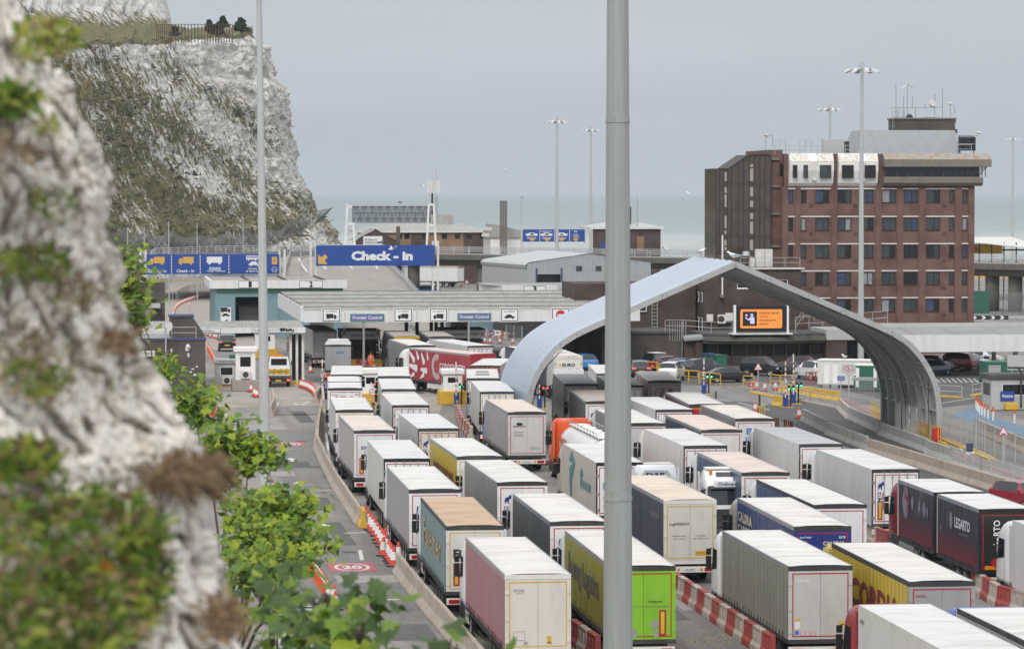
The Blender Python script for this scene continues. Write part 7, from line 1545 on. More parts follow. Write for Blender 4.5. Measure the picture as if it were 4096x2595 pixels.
barriers([(1450,2095),(1455,2112)],'short yellow painted barrier end left of the cones','yellow',None,1.0)
barriers([(1283,1585),(1262,1610)],'beige concrete barrier behind the curved cone row','concrete_beige',None)
barriers([(1295,1650),(1290,1590)],'pale stacked barrier next to the curved cone row','barrier_white',None,2.0,1.1)
barriers([(1090,1600),(1095,1640),(1082,1668)],'beige concrete barrier just right of the left mast','concrete_beige','barriers by the left mast')
barriers([r14(402,985),r14(500,1085)],'white concrete barrier at the head of the arch lanes','barrier_white','white barriers by the arch',2.2)
barriers([r14(500,1080),r14(815,1225)],'grey barrier between the arch and the open lane','concrete_grey','grey barriers under the arch')
barriers([r14(30,1100),r14(275,1225)],'grey barrier in the line furthest from the arch leg','concrete_grey','grey barriers left line')
barriers([r14(280,1240),r14(690,1400)],'grey barrier in the middle line of the arch lanes','concrete_grey','grey barriers middle line')
barriers([r14(820,1245),r14(1300,1425)],'grey barrier in the line beside the arch leg','concrete_grey','grey barriers beside the arch leg')
barriers([r14(1300,1440),r14(1560,1525)],'clean grey concrete barrier by the red extinguisher box','concrete_grey','grey barriers by the red box')
c20=lambda x,y:(3500+x*.3931,1700+y*.3931)
barriers([r14(690,1420),c20(380,410),c20(800,545),c20(1500,760)],'beige barrier in the long line behind the black lorry','concrete_beige','beige barriers right')
barriers([r14(1815,1215),r14(2050,1320),r14(2300,1425)],'beige concrete barrier beside the blue cycle lane','concrete_beige','beige barriers by the cycle lane')
c9=lambda x,y:(2730+x*.5673,1730+y*.5673)
barriers([c9(-60,1130),c9(120,1250),c9(330,1400),c9(640,1610)],'%s plastic barrier beside the olive grey lorry','barrier_white','plastic barriers by the olive lorry',1.7,.95,'plastic_barrier','barrier_red')
barriers([c9(1250,745),c9(1445,830)],'%s plastic barrier behind the dark blue lorry','barrier_white','plastic barriers behind the navy lorry',1.7,.95,'plastic_barrier','barrier_red')
barriers([c9(2030,1100),c9(2230,1230),c9(2430,1290)],'%s plastic barrier right of the yellow lettered lorry','barrier_white','plastic barriers at the right edge',1.7,.95,'plastic_barrier','barrier_red')
c5=lambda x,y:(1200+x*.5673,1300+y*.5673)
barriers([c5(1110,640),c5(1150,740),c5(1210,810)],'%s plastic barrier left of the ARMAND ROUTE lorry','barrier_white','plastic barriers in the middle lane',1.7,.95,'plastic_barrier','barrier_red')
barriers([r8(1630,1480),r8(1810,1610)],'%s plastic barrier between pink and green lorries','barrier_white','plastic barriers at the bottom',1.7,.95,'plastic_barrier','barrier_red')
barriers([r16(225,388),r16(590,392)],'%s plastic barrier far away under the flyover','barrier_white','plastic barriers under the flyover',2.2,1.0,'plastic_barrier','barrier_red')
barriers([r16(1090,1050),r16(1290,1090)],'%s plastic barrier behind the four cones by the arch','barrier_white','plastic barriers by the four cones',1.7,1.0,'plastic_barrier','barrier_red')
c6=lambda x,y:(2730+x*.5673,1000+y*.5673)
barriers([c6(690,1000),c6(1105,1065)],'long yellow concrete barrier in front of the white cabin','yellow','yellow barriers by the cabin',3.5,.85)
barriers([c6(645,1095),c6(712,1105)],'yellow concrete block beside the blue barrier cabinet','yellow',None,3,.9)
barriers([(2010,1478),(2075,1496)],'yellow concrete block half hidden by the arch foot','yellow',None,3,.9)
for q0,q1,l in[((900,1035),(1050,1050),'low concrete barrier under the frontier canopy'),((0,960),(215,1020),'low concrete barrier beside the canopy fence')]:barriers([r16(*q0),r16(*q1)],l,'concrete_grey','barriers under the canopy',3,1.1)
# yellow crash rails
for a,b,l in[(1560,1945,'long yellow crash rail under the flyover'),(3890,4110,'yellow crash rail under the right end of the flyover')]:
    pa,pb=A(a,1130,690),A(b,1130,690);t=thing('crash_rail',l,'barrier',(pa.x,pa.y,0));d=pb-pa
    MB().box(0,d.length,-.05,.05,.55,.95).build('rail','yellow',t);[MB().box(k*4,k*4+.15,.06,.2,0,.9).build('post','galv',t)for k in range(int(d.length/4))]
# ---------------------------------------------------------------- railings and fences
def railing(pts,label,m='galv',h=1.1,step=2.0,kerb=None,rails=(.5,.97),r=.035,cat='railing'):
    P=[G(*q)for q in pts];t=thing('guard_railing',label,cat,P[0]);P=[p-P[0]for p in P]
    for a,b in zip(P,P[1:]):
        for f in rails:MB().tube(a+Vector((0,0,h*f)),b+Vector((0,0,h*f)),r,6).build('rail',m,t)
        n=max(1,round((b-a).length/step))
        for i in range(n+1):q=a.lerp(b,i/n);MB().tube(q,q+Vector((0,0,h)),r*1.15,6).build('post',m,t)
        if kerb:d=(b-a).normalized();nn=Vector((-d.y,d.x,0))*.3;MB().add([a-nn,b-nn,b+nn,a+nn]+[q+Vector((0,0,.14))for q in(a-nn,b-nn,b+nn,a+nn)],[(4,5,6,7),(0,1,5,4),(1,2,6,5),(2,3,7,6),(3,0,4,7)]).build('kerb',kerb,t)
    return t
railing([c6(485,1005),c6(700,1050),c6(870,1062)],'grey guard railing in front of the cycle warning sign',kerb='yellow')
railing([c6(700,1010),c6(900,1080),c6(1110,1120)],'grey guard railing in front of the yellow barriers',kerb='concrete')
railing([c20(770,378),c20(1080,478),c20(1400,575)],'grey guard railing on the yellow kerb behind the black lorry',kerb='concrete',step=2.2)
railing([c20(1420,590),c20(1700,680)],'grey guard railing at the far right edge',kerb='concrete')
railing([r14(1420,855),r14(1645,870)],'grey guard railing on a yellow kerb beyond the arch',kerb='yellow');railing([r14(1755,850),r14(1930,820)],'grey guard railing left of the green container',kerb='yellow')
railing([r14(725,1060),r14(880,1150),r14(960,1180)],'yellow guard railing at the arch leg feet, inner run','yellow',1.3,1.2,rails=(.1,.5,.97));railing([r14(1180,1290),r14(1300,1340),r14(1430,1375)],'yellow guard railing at the arch leg feet, near run','yellow',1.5,.7,rails=(.1,.5,.97))
railing([r14(1450,1290),r14(1800,1430),r14(1950,1500)],'low yellow kerbed rail line right of the arch','galv',.2,5,'yellow')
def chainfence(pts,label,h=2.0,step=2.6):
    P=[G(*q)for q in pts];t=thing('mesh_fence',label,'fence',P[0]);P=[p-P[0]for p in P]
    for a,b in zip(P,P[1:]):
        n=max(1,round((b-a).length/step))
        for i in range(n):q,q2=a.lerp(b,i/n),a.lerp(b,(i+1)/n);MB().tube(q,q+Vector((0,0,h)),.04,6).build('post','galv',t);MB().poly([q+Vector((0,0,.05)),q2+Vector((0,0,.05)),q2+Vector((0,0,h)),q+Vector((0,0,h))]).build('mesh_panel','fence_net',t)
    MB().tube(P[-1],P[-1]+Vector((0,0,h)),.05,6).build('post','galv',t)
mesh_net('fence_net',(.25,.26,.27),.22)
chainfence([r14(1450,1265),r14(1700,1370),r14(1790,1400)],'grey wire mesh fence right of the arch leg');chainfence([r14(1770,1320),r14(1880,1430),r14(2300,1560)],'grey wire mesh fence beside the bumpy road sign')
chainfence([c10(375,600),c10(480,585),c10(600,525),c10(790,495)],'wire mesh fence along the cones at the cliff foot',1.6,3);chainfence([r16(60,975),r16(220,1030)],'grey mesh fence panels behind the dark lorry roofs',1.6);chainfence([r16(1275,1090),r16(1470,1110)],'leaning grey mesh fence panel beside the arch',2.0)
# yellow pedestrian hoops
for k,(x0,x1,y0,y1)in enumerate([(390,480,545,605),(485,580,560,620),(590,690,575,640),(800,900,592,705),(905,1005,605,715),(1015,1115,615,730),(1125,1225,630,745),(1458,1570,665,772),(1735,1835,668,760),(1840,1980,670,765)]):
    a,b=G(*c13(x0,y1-8)),G(*c13(x1,y1));h=1.15;d=b-a;o=MB().path([(0,0,0),(0,0,h-.1),tuple(d*.04+Vector((0,0,h))),tuple(d*.96+Vector((0,0,h))),tuple(d+Vector((0,0,h-.1))),tuple(d)],.05,8).path([tuple(Vector((0,0,h*.5))),tuple(d+Vector((0,0,h*.5)))],.035,6).build('hoop_rail','yellow',None,a)
    tag(o,'yellow tubular hoop rail %s'%('along the parked cars, %s from the left'%ORD[k]if k<7 else('beside the cycle warning sign','behind the L barrier arm','behind the M barrier arm')[k-7]),'railing','yellow hoop rails')
# ---------------------------------------------------------------- road signs
def roadsign(label,u,v,zc,kind,pole=None,size=.55,m='galv',Y=None):
    p=G(u,v)if Y is None else A(u,v,Y);t=thing('road_sign',label,'sign',(p.x,p.y,0));MB().tube((0,0,0),(0,0,zc+size*.3),.05,8).build('post',m,t);s=size
    if kind[0]=='tri':
        tri=lambda k:[(-s*k,zc-s*.58*k),(s*k,zc-s*.58*k),(0,zc+s*1.15*k)]
        MB().prism(tri(1),'y',-.09,-.06).build('plate','signred',t);flat(t,[tri(.76)],'signwhite',-.096,'face')
        ic=kind[1]
        if ic=='cycle':flat(t,ring(-s*.26,zc-s*.15,s*.18,s*.05,12)+ring(s*.26,zc-s*.15,s*.18,s*.05,12)+[rect(-s*.2,s*.2,zc+.0,zc+s*.06)],'ink',-.1,'icon')
        elif ic=='bump':flat(t,[[(-s*.45,zc-s*.36),(s*.45,zc-s*.36),(s*.45,zc-s*.26),(s*.25,zc-s*.08),(0,zc-s*.24),(-s*.25,zc-s*.08),(-s*.45,zc-s*.26)]],'ink',-.1,'icon')
        elif ic=='works':flat(t,[[(-s*.3,zc-s*.35),(-s*.1,zc-s*.35),(s*.05,zc+s*.3),(-s*.1,zc+s*.35)],[(s*.05,zc-s*.35),(s*.4,zc-s*.35),(s*.2,zc-s*.1)]],'ink',-.1,'icon')
    elif kind[0]=='inv':MB().prism([(-s,zc+s*.6),(s,zc+s*.6),(0,zc-s*1.1)],'y',-.09,-.06).build('plate','signred',t);flat(t,[[(-s*.72,zc+s*.44),(s*.72,zc+s*.44),(0,zc-s*.78)]],'signwhite',-.096,'face');text(t,'GIVE WAY',-s*.5,s*.5,zc+s*.18,zc+s*.34,'ink',-.1)
    elif kind[0]=='disc':
        MB().prism(circ(0,zc,s,20),'y',-.09,-.06).build('plate',kind[1],t)
        if kind[1]=='signblue':flat(t,[[(-s*.6,zc),(-s*.1,zc+s*.5),(-s*.1,zc+s*.18),(s*.6,zc+s*.18),(s*.6,zc-s*.18),(-s*.1,zc-s*.18),(-s*.1,zc-s*.5)]],'signwhite',-.096,'arrow')
        elif kind[1]=='signred' and len(kind)>2:flat(t,[circ(0,zc,s*.78)],'signwhite',-.096,'face');text(t,kind[2],-s*.5,s*.5,zc-s*.2,zc+s*.3,'ink',-.1)
        else:flat(t,[rect(-s*.7,s*.7,zc-s*.15,zc+s*.15)],'signwhite',-.096,'bar')
    elif kind[0]=='board':w_,h_=kind[1:3];MB().box(-w_,w_,-.09,-.06,zc-h_,zc+h_).build('plate',kind[3],t)
    return t
roadsign('red triangle cycle warning sign on striped post beside parked cars',*c13(1608,770),1.98,('tri','cycle'),size=.42)
roadsign('red triangle bumpy road sign behind the mesh fence at right',*c20(1302,540),3.0,('tri','bump'),size=.36)
roadsign('red triangle roadworks sign far off under the flyover',*r16(803,500),1.8,('tri','works'),size=.45);roadsign('small no entry sign far off under the flyover',*r16(738,520),1.45,('disc','signred'),size=.26)
roadsign('orange and white disc on the check-in gantry post',r17(2065),1190,.98,('disc','orange'),size=.38);roadsign('green direction sign on a pole before the grey shed',*r16(1370,640),5.2,('board',.33,.32,'boardgreen'))
roadsign('give way triangle beside the far curved cones',*c10(604,735),1.85,('inv',),size=.36);roadsign('round blue arrow sign at the right edge',*r14(2240,760),2.1,('disc','signblue'),size=.22)
t=roadsign('grey board with red no pedestrians disc beside the white cabin',*r14(497,905),2.8,('board',.62,.5,'grey_sheet'));MB().prism(circ(0,2.95,.27,20),'y',-.11,-.091).build('disc','signred',t);flat(t,[circ(0,2.95,.21)],'signwhite',-.115,'face');flat(t,[[(-.09,2.78),(-.02,2.78),(.04,3.04),(-.03,3.1)],[(-.18,3.08),(-.15,3.12),(.16,2.82),(.13,2.79)]],'ink',-.12,'walker_icon');flat(t,[rect(-.58,.58,2.34,2.62)],'signwhite',-.095,'plate');text(t,'NO UNAUTHORISED',-.52,.52,2.5,2.59,'ink',-.1);text(t,'PEDESTRIANS',-.35,.35,2.37,2.46,'ink',-.1)
t=roadsign('small blue two panel direction sign left of the no pedestrians board',*r14(415,870),1.8,('board',.32,.2,'signblue'));flat(t,[rect(-.24,.24,1.86,1.9),rect(-.24,.24,1.7,1.74)],'signwhite',-.1,'writing')
t=thing('ramp_board','red temporary board with white arrow on the hatched road','sign',G(*c13(1537,785)),0);MB().box(-.5,.5,-.05,0,.55,1.35).build('board','signred',t);flat(t,[[(-.25,.85),(.05,.85),(.05,.75),(.3,.92),(.05,1.08),(.05,.98),(-.25,.98)]],'signwhite',-.06,'arrow');[MB().tube((s*.45,0,.6),(s*.6,.1,0),.025,5).build('leg','steel',t)for s in(-1,1)];t.scale=(.52,)*3
t=thing('car_lane_board','round blue arrow and white car panel on red tape by the four cones','sign',G(*r16(1150,1095)),ROT);MB().box(-.2,1.4,-.05,0,1.6,2.9).build('board','signwhite',t);flat(t,car_icon(0,2.1,1.2),'ink',-.06,'icon');MB().prism(circ(-.9,2.2,.62,20),'y',-.06,0).build('disc','signblue',t);flat(t,[[(-1.3,2.2),(-1.0,2.5),(-1.0,2.3),(-.5,2.3),(-.5,2.1),(-1.0,2.1),(-1.0,1.9)]],'signwhite',-.07,'arrow');MB().box(-.06,.06,0,.1,0,1.7).build('post','galv',t)
t.scale=(.45,)*3
for k in range(16):MB().box(-3+k*.55,-2.45+k*.55,.0,.02,2.0+.02*(k%3),2.15+.02*(k%3)).build('tape','barrier_red' if k%2 else 'signwhite',t)
# ---------------------------------------------------------------- lifting barriers with cabinets and lights
def lift(label,u,v,h,letter,light,cab='bluebox',two=False):
    t=thing('lifting_barrier',label,'barrier',G(u,v),ROT);MB().box(-.45,.25,-.2,.4,.12,1.9).build('cabinet',cab,t,bev=.03);MB().box(-.6,1.1,-.5,.6,0,.12).build('island','yellow',t)
    arm=MB().box(-.28,-.12,-.35,-.25,1.5,h).build('arm','conewhite',t)
    for k in range(int((h-2)/.8)):MB().box(-.285,-.115,-.355,-.245,2+k*.8,2.35+k*.8).build('red_stripe','barrier_red',arm)
    if letter:MB().box(-.48,.08,-.42,-.37,h*.5,h*.5+.7).build('letter_plate','signwhite',t,bev=.02);flat(t,frame_polys(-.45,.05,h*.5+.03,h*.5+.67,.06),'ink',-.425,'border');text(t,letter,-.32,-.08,h*.5+.15,h*.5+.55,'ink',-.43,bold=.04)
    MB().box(.55,.75,-.1,.1,.12,3.0).build('light_post','black',t)
    for d in(-.18,.48):MB().box(.4+d-.0,.4+d+.36,-.16,.12,2.6,3.3).build('signal_head','black',t);MB().disc((.4+d+.18,-.165,2.78 if light=='greenlit' else 3.1),.12,'y',12).build('lamp',light,t)
    t.scale=(.58,)*3
    return t
lift('raised barrier arm lettered J by the dark estate car',*c13(1065,830),5.6,'J','greenlit');lift('raised barrier arm lettered L on blue cabinet',*c13(1895,965),6.9,'L','greenlit');lift('raised barrier arm lettered M, the tallest, at the right lanes',*c13(1975,930),7.6,'M','greenlit')
lift('raised barrier arm lettered A at the head of the left lane',*c5(165,500),5.8,'A','taillit');lift('raised barrier arm at the second island beside the white booth',*c5(1108,565),6.6,None,'greenlit');lift('barrier with red light under the arch leg',*c5(1695,590),3.6,None,'taillit');lift('barrier with red light and height limit disc by the first booth',*c5(512,560),3.4,None,'taillit')
roadsign('round red height limit sign reading 2.9 m between the left lanes',*c5(512,575),1.24,('disc','signred','2.9m'),size=.29)
for k,q in enumerate([(518,600),(1112,590)]):t=thing('keep_bollard','yellow bollard with round blue sign %s'%('under the height limit disc' if k==0 else 'on the second booth island'),'bollard',G(*c5(*q)),ROT);MB().box(-.25,.25,0,.15,0,1.2).build('body','yellow',t,bev=.04);MB().prism(circ(0,.9,.22,16),'y',-.03,-.001).build('disc','signblue',t);flat(t,[[(-.1,.8),(0,1.0),(.1,.8),(0,.86)]],'signwhite',-.035,'arrow');t.scale=(.6,)*3
# ---------------------------------------------------------------- booths
def booth(label,u,v,w_,h,base,bm,dark=False,sign=None,ac=False,roof='white_clean',d=2.2,rz=ROT):
    t=thing('control_booth',label,'booth',G(u,v),rz);m='white_clean' if not dark else 'grey_sheet'
    if base:MB().box(-w_/2-.35,w_/2+.35,-.35,d+.4,0,base).build('plinth',bm,t,bev=.06)
    wallgrid(-w_/2,w_/2,base,base+h,[(-w_*.3,w_*.3,base+h*.45,base+h*.85)],0,.1).build('front_wall',m,t);MB().box(-w_/2,w_/2,.12,d,base,base+h).build('shell',m,t);window(t,-w_*.3,w_*.3,base+h*.45,base+h*.85,y=.02,fr='white_clean',split=[],pane='glass_dark',t=.06,ledge=False)
    for s in(-1,1):MB().box(s*w_/2-.02,s*w_/2+.02,.5,d-.4,base+h*.45,base+h*.85).build('side_window','glass_dark',t)
    MB().box(-w_/2-.18,w_/2+.18,-.2,d+.2,base+h,base+h+.45).build('roof',roof,t,bev=.05)
    if sign:text(t,sign,-w_*.35,w_*.35,base+h+.1,base+h+.32,'ink',-.21)
    if ac:MB().box(-.45,.45,-.4,-.01,base+.15,base+.85).build('air_conditioner','offwhite',t);MB().disc((0,-.41,base+.5),.28,'y',16).build('fan','dark',t)
    return t
t=booth('tall white booth with police strip on a concrete plinth by the left mast',*c10(1132,1440),1.85,2.6,1.05,'concrete',ac=True,d=1.8);text(t,'POLICE AUX FRONTIERES',-.6,.6,3.38,3.46,'ink',-.02)
t=booth('low grey Security booth with green roof box beside the tall white booth',*c10(955,1400),2.1,2.1,.12,'yellow',True,'Security',True,roof='grey_sheet');MB().box(.3,1.2,.5,1.2,2.67,3.0).build('roof_box','green',t)
booth('white booth on yellow base between the first two lanes',*c5(497,560),1.5,1.7,1.0,'yellow',d=1.6);booth('white booth on yellow base beside the red lorry',*c5(1078,560),1.65,1.45,1.2,'yellow',d=1.6);booth('white booth behind the right leg of the pass holders canopy',*c10(1315,1135),2.2,1.7,1.1,'yellow');booth('white booth beside the pale blue block under the canopy',*r16(975,985),1.8,2.6,.2,'concrete')
t=booth('grey cabin with flue pipes and blue board at the right edge',*r14(2215,990),4.6,2.5,.12,'concrete',True,roof='roof_felt',d=3);MB().box(-1.55,-.35,-.12,-.02,.8,1.6).build('blue_board','signblue',t);text(t,'Building',-.5,-1.4,1.35,1.05,'signwhite',-.13);MB().box(-1.3,-.2,-.9,-.2,.05,.65).build('grit_bin','yellow',t,bev=.05)
for x_ in(.2,.7):MB().path([(x_,-.3,.2),(x_,-.3,3.3),(x_-.25,-.2,3.6),(x_-.9,.6,3.6)],.09,8).build('flue','dark',t)
t=thing('green_container','dark green site container with roller shutter near the right edge','container',G(*r14(1890,745)),ROT);MB().box(0,6,0,2.4,0,2.3).build('body','green',t);MB().box(.25,1.45,-.06,-.005,.1,2.0).build('shutter','shutter',t)if mat('shutter',(.45,.46,.47),.5,stripe=((0,0,1),.14,.03))else 0
bb=thing('blank_board','grey blank sign board on posts above the green container','sign',G(*r14(2200,790)),0);MB().box(-.85,1.6,-.03,.03,1.9,3.3).build('panel','grey_sheet',bb);[MB().tube((x_,.06,0),(x_,.06,3.3),.05,6).build('post','galv',bb)for x_ in(-.4,1.0)]
# portable cabins and turnstile by the arch
t=thing('white_cabin','long white portable cabin with two doors beside the arch leg','cabin',G(*r14(178,760)),R(-14));MB().box(0,5.4,0,2.6,.3,2.55).build('body','offwhite',t);MB().box(-.06,5.46,-.06,2.66,2.55,2.64).build('roof','white',t)
for x_ in(.65,1.45):MB().box(x_,x_+.5,-.04,-.005,.4,2.2).build('door','white_clean',t);MB().box(x_-.05,x_+.6,-.7,-.06,0,.3).build('step','steel',t)
t=thing('green_cabin','small green and white toilet cabin left of the arch leg','cabin',G(*r14(545,800)),R(-14));MB().box(0,2.4,0,2.2,.3,2.4).build('body','green',t);MB().box(-.06,2.46,-.06,2.26,2.4,2.5).build('roof','white',t);[MB().box(x_*.55,x_*.55+.3,-.05,-.004,.4,2.2).build('door','white_clean',t)for x_ in(.4,3.4)]
t=thing('turnstile','steel full height turnstile cage at the arch leg','turnstile',G(*r14(565,935)),R(-14));MB().box(-.3,1.9,-.1,.9,2.1,2.36).build('hood','steel',t)
for k in range(14):MB().tube((k*.13,0,0),(k*.13,0,2.1),.022,5).build('bar','steel',t)
for k in range(8):MB().tube((.2,.3,.25+k*.23),(.9,.1,.25+k*.23),.02,5).build('arm','steel',t)
t=thing('red_box','bright red fire extinguisher box at the near arch leg','box',G(*r14(1393,1365)),ROT);MB().box(-.32,.32,-.2,.2,.5,1.4).build('body','signred',t,bev=.05);MB().box(-.08,.08,-.08,.08,0,.5).build('post','signred',t)
t=thing('water_drum','small blue water bottle on white base by the yellow kerb','drum',G(*c20(962,290)),0);MB().tube((0,0,.15),(0,0,.75),.24,12).build('body','curtain_blue',t);MB().box(-.3,.3,-.3,.3,0,.15).build('base','white',t)
for k in range(3):t=thing('wheeled_bin','dark green wheeled bin with blue lid, %s of three'%('left','middle','right')[k],'bin',G(*c13(1105+k*65,560+k*8)),ROT,'bins by the hall');MB().box(-.6,.6,0,1.0,.15,1.35).build('body','green',t,bev=.05);MB().box(-.65,.65,-.05,1.05,1.35,1.5).build('lid','curtain_blue' if k<2 else 'green',t)
t=thing('red_fence','red plastic fence panels in front of the white cabin','fence',G(*r14(60,740)),ROT);[MB().box(k*.3,k*.3+.1,0,.06,.1,1.2).build('slat','barrier_red',t)for k in range(11)];MB().box(0,3.2,-.02,.08,1.2,1.3).build('rail','barrier_red',t)
t=thing('blue_block','pale blue ribbed hut with yellow and black corner under the canopy','hut',G(*r16(1150,985)),ROT);MB().box(-3.2,4.6,0,4,0,3.2).build('body','blue_clad',t);[MB().box(4.61,5.4,-.02,.5,k*.55,k*.55+.53).build('hazard_block','yellow' if k%2 else 'ink',t)for k in range(6)]
t=thing('chevron_rail','black and white chevron rail with yellow end beyond the office block','barrier',A(3880,1270,475),0);t.location.z=0;za_=A(3880,1278,475).z;zb_=A(3880,1262,475).z;MB().box(0,5.6,0,.1,za_,zb_).build('panel','ink',t);[flat(t,[[(k*1.35+.3,za_+.05),(k*1.35+.7,za_+.05),(k*1.35+1.0,(za_+zb_)/2),(k*1.35+.7,zb_-.05),(k*1.35+.3,zb_-.05),(k*1.35+.6,(za_+zb_)/2)]],'signwhite',-.01,'chevron')for k in range(4)];MB().box(5.61,13,0,.1,za_+.15,zb_-.05).build('rail','galv',t);MB().box(13.01,14.6,-.05,.15,za_,zb_).build('end_cap','yellow',t);[MB().box(x_,x_+.12,.11,.2,0,za_+.2).build('post','galv',t)for x_ in(1,5,9,13)]
for k,(u,v,w_,m,l)in enumerate([(3885,1240,2.8,'green','dark green screen fence right of the office block'),(3990,1205,16,'fence_net','wire mesh fence under the right end of the flyover')]):p=A(u,v,500);t=thing('screen_fence',l,'fence',(p.x,500-k*6,0));[MB().box(j*w_/6+.02,(j+1)*w_/6-.02,0,.06,0,3.4).build('panel',m,t)for j in range(6)];[MB().box(j*w_/6-.05,j*w_/6+.05,.07,.17,0,3.5).build('post','dark',t)for j in range(7)]
# ---------------------------------------------------------------- cars
def car_mesh(kind):
    sz_=1.12 if kind=='suv' else(1.0 if kind=='hatch' else .97);zo=.08 if kind=='suv' else 0
    if kind=='saloon':st=[(-2.35,.42,.75,.80,.72,.78,.7),(-2.2,.30,.92,.97,.85,.86,.76),(-1.65,.25,.98,1.02,.88,.88,.74),(-.95,.22,.97,1.36,.89,.9,.60),(-.4,.22,.96,1.44,.9,.9,.63),(.35,.22,.95,1.44,.9,.9,.63),(.75,.22,.95,1.36,.9,.9,.62),(1.4,.22,.93,.98,.89,.89,.78),(2.05,.28,.80,.84,.85,.84,.7),(2.3,.38,.60,.64,.7,.68,.58)]
    else:st=[(-2.15,.42,.75,.80,.75,.80,.75),(-2.06,.30,.97,1.04,.86,.87,.80),(-1.72,.25,1.0,1.44,.88,.89,.64),(-1.1,.22,.98,1.52,.89,.90,.66),(0,.22,.96,1.54,.90,.90,.67),(.5,.22,.95,1.47,.90,.90,.65),(1.2,.22,.95,1.0,.89,.89,.80),(1.85,.28,.83,.87,.85,.84,.72),(2.1,.38,.62,.66,.70,.68,.6)]
    body,side,scr,sid2,scr2=MB(),MB(),MB(),MB(),MB()
    rings=[]
    for y,zl,zb,zt,wl,wb,wt in st:
        zl,zb,zt=zl+zo,(zb+zo)*sz_,(zt+zo)*sz_;zm=(zl+zb)/2
        half=[(wl*.9,zl),(wl+.02,zl+.12),(wb+.03,zm),(wb,zb),(wt,zt-.02),(wt*.5,zt+.02)]
        rings.append([(-x,y,z)for x,z in half]+[(x,y,z)for x,z in half[::-1]])
    n=12;gh={'saloon':(3,6)}.get(kind,(2,5))
    for j in range(len(rings)-1):
        for i in range(n-1):
            q=[rings[j][i],rings[j][i+1],rings[j+1][i+1],rings[j+1][i]]
            if i in(3,7)and gh[0]<=j<gh[1]:
                (side if i==3 else sid2).poly(q);continue
            if i in(4,5,6)and(j==gh[1]or j==gh[0]-1):(scr if j==gh[1]else scr2).poly(q);continue
            if i in(3,7)and(j==gh[1]or j==gh[0]-1):body.poly(q);continue
            body.poly(q)
        body.poly([rings[j][0],rings[j+1][0],rings[j+1][11],rings[j][11]])
    body.poly(rings[0]);body.poly(rings[-1])
    return body,side,sid2,scr,scr2
CARP={}
def cproto(kind,colname):
    if(kind,colname)in CARP:return CARP[kind,colname]
    q=car_mesh(kind);CARP[kind,colname]=(q[0].mesh('body',colname,True),*[k.mesh('glass','glass',False)for k in q[1:]]);return CARP[kind,colname]
def car(label,u,v,kind,col,rz,s=1.0,lit=False,group='parked cars',plate='plate_y',at=None):
    cm=mat('car_%.3f_%.3f_%.3f'%col,col,.25,var=.04,coat=.6,metal=.15 if sum(col)>.2 else 0);p=at or G(u,v);t=thing('parked_car',label,'car',p,R(rz),group);t.scale=(s,)*3
    for n_,m in zip(('body','side_glass','side_glass','windscreen','rear_window'),cproto(kind,cm)):obj(n_,m,t)
    rr=.36 if kind=='suv' else .32
    for y in(-1.3,1.32):
        for x in(-.82,.82):wheel(t,x,y,rr).scale=(.75,rr/.51,rr/.51)
    e=2.3 if kind=='saloon' else 2.12;f=1.12 if kind=='suv' else 1
    for sd in(-1,1):
        MB().box(sd*.68-.14,sd*.68+.14,-e-.02,-e+.2,.78*f,.92*f).build('tail_light','taillit' if lit else 'tail',t);MB().box(sd*.62-.17,sd*.62+.17,e-.25,e-.02,.62*f,.74*f).build('headlight','silver',t);MB().box(sd*.97-.07,sd*.97+.07,.72,.86,.98*f,1.1*f).build('mirror',cm,t)
    MB().box(-.26,.26,-e-.06,-e-.021,.55*f,.66*f).build('number_plate',plate,t);MB().box(-.26,.26,e-.0,e+.03,.42*f,.53*f).build('number_plate','plate_w',t)
    return t
BK=(.012,.012,.014);SV=(.42,.44,.46);RD=(.28,.012,.02);BL=(.03,.13,.42);WT=(.74,.74,.74);DKG=(.05,.05,.06);NV=(.04,.05,.085)
for l,x,y,k,c,rz in[('black car with white roof at the left end of the parked row',602,598,'suv',NV,-150),('red hatchback second in the parked row',722,598,'hatch',RD,-60),('dark grey saloon third in the parked row',818,608,'saloon',(.07,.07,.09),-62),('bright blue hatchback behind the yellow hoops',890,640,'hatch',BL,-25),('dark estate car with pale roof in the parked row',1065,655,'suv',DKG,-60),('black saloon parked side on behind the J barrier',1290,706,'saloon',BK,-75),('black car facing right beside the cycle sign',1660,640,'suv',BK,-125),('black saloon facing right behind the L barrier',1930,645,'saloon',(.02,.022,.028),-122),('dark red car behind the black saloon',2112,600,'hatch',(.14,.015,.02),-120),('white car half hidden by the white cabin',2160,680,'suv',WT,25)]:car(l,*c13(x,y),k,c,rz,1.05)
o_=[o for o in COL.objects if o.get('label','').startswith('black car with white roof')][0];MB().box(-.66,.66,-1.2,.3,1.82,1.86).build('white_roof','white_clean',o_,bev=.02)
for l,x,y,k,c,rz in[('silver hatchback facing right just beyond the arch',1380,592,'hatch',(.5,.51,.53),-118),('dark car mostly hidden by the arch leg',1340,640,'hatch',NV,-40),('bright red car under the white canopy',1560,590,'suv',(.36,.015,.025),62),('white hatchback between the red car and the police car',1735,575,'hatch',WT,-118)]:car(l,*r14(x,y),k,c,rz,1.08)
pc=car('white police car with yellow and blue checks under the canopy',*r14(1840,555),'suv',(.70,.72,.70),-118,1.12)
for i in range(6):MB().box(.905,.925,-1.6+i*.55,-1.06+i*.55,.62 if i%2 else .86,.86 if i%2 else 1.08).build('check','police_yellow' if i%2 else 'bluebox',pc)if mat('police_yellow',(.48,.60,.06),.4)else 0;MB().box(-.925,-.905,-1.6+i*.55,-1.06+i*.55,.62 if i%2 else .86,.86 if i%2 else 1.08).build('check','police_yellow' if i%2 else 'bluebox',pc)
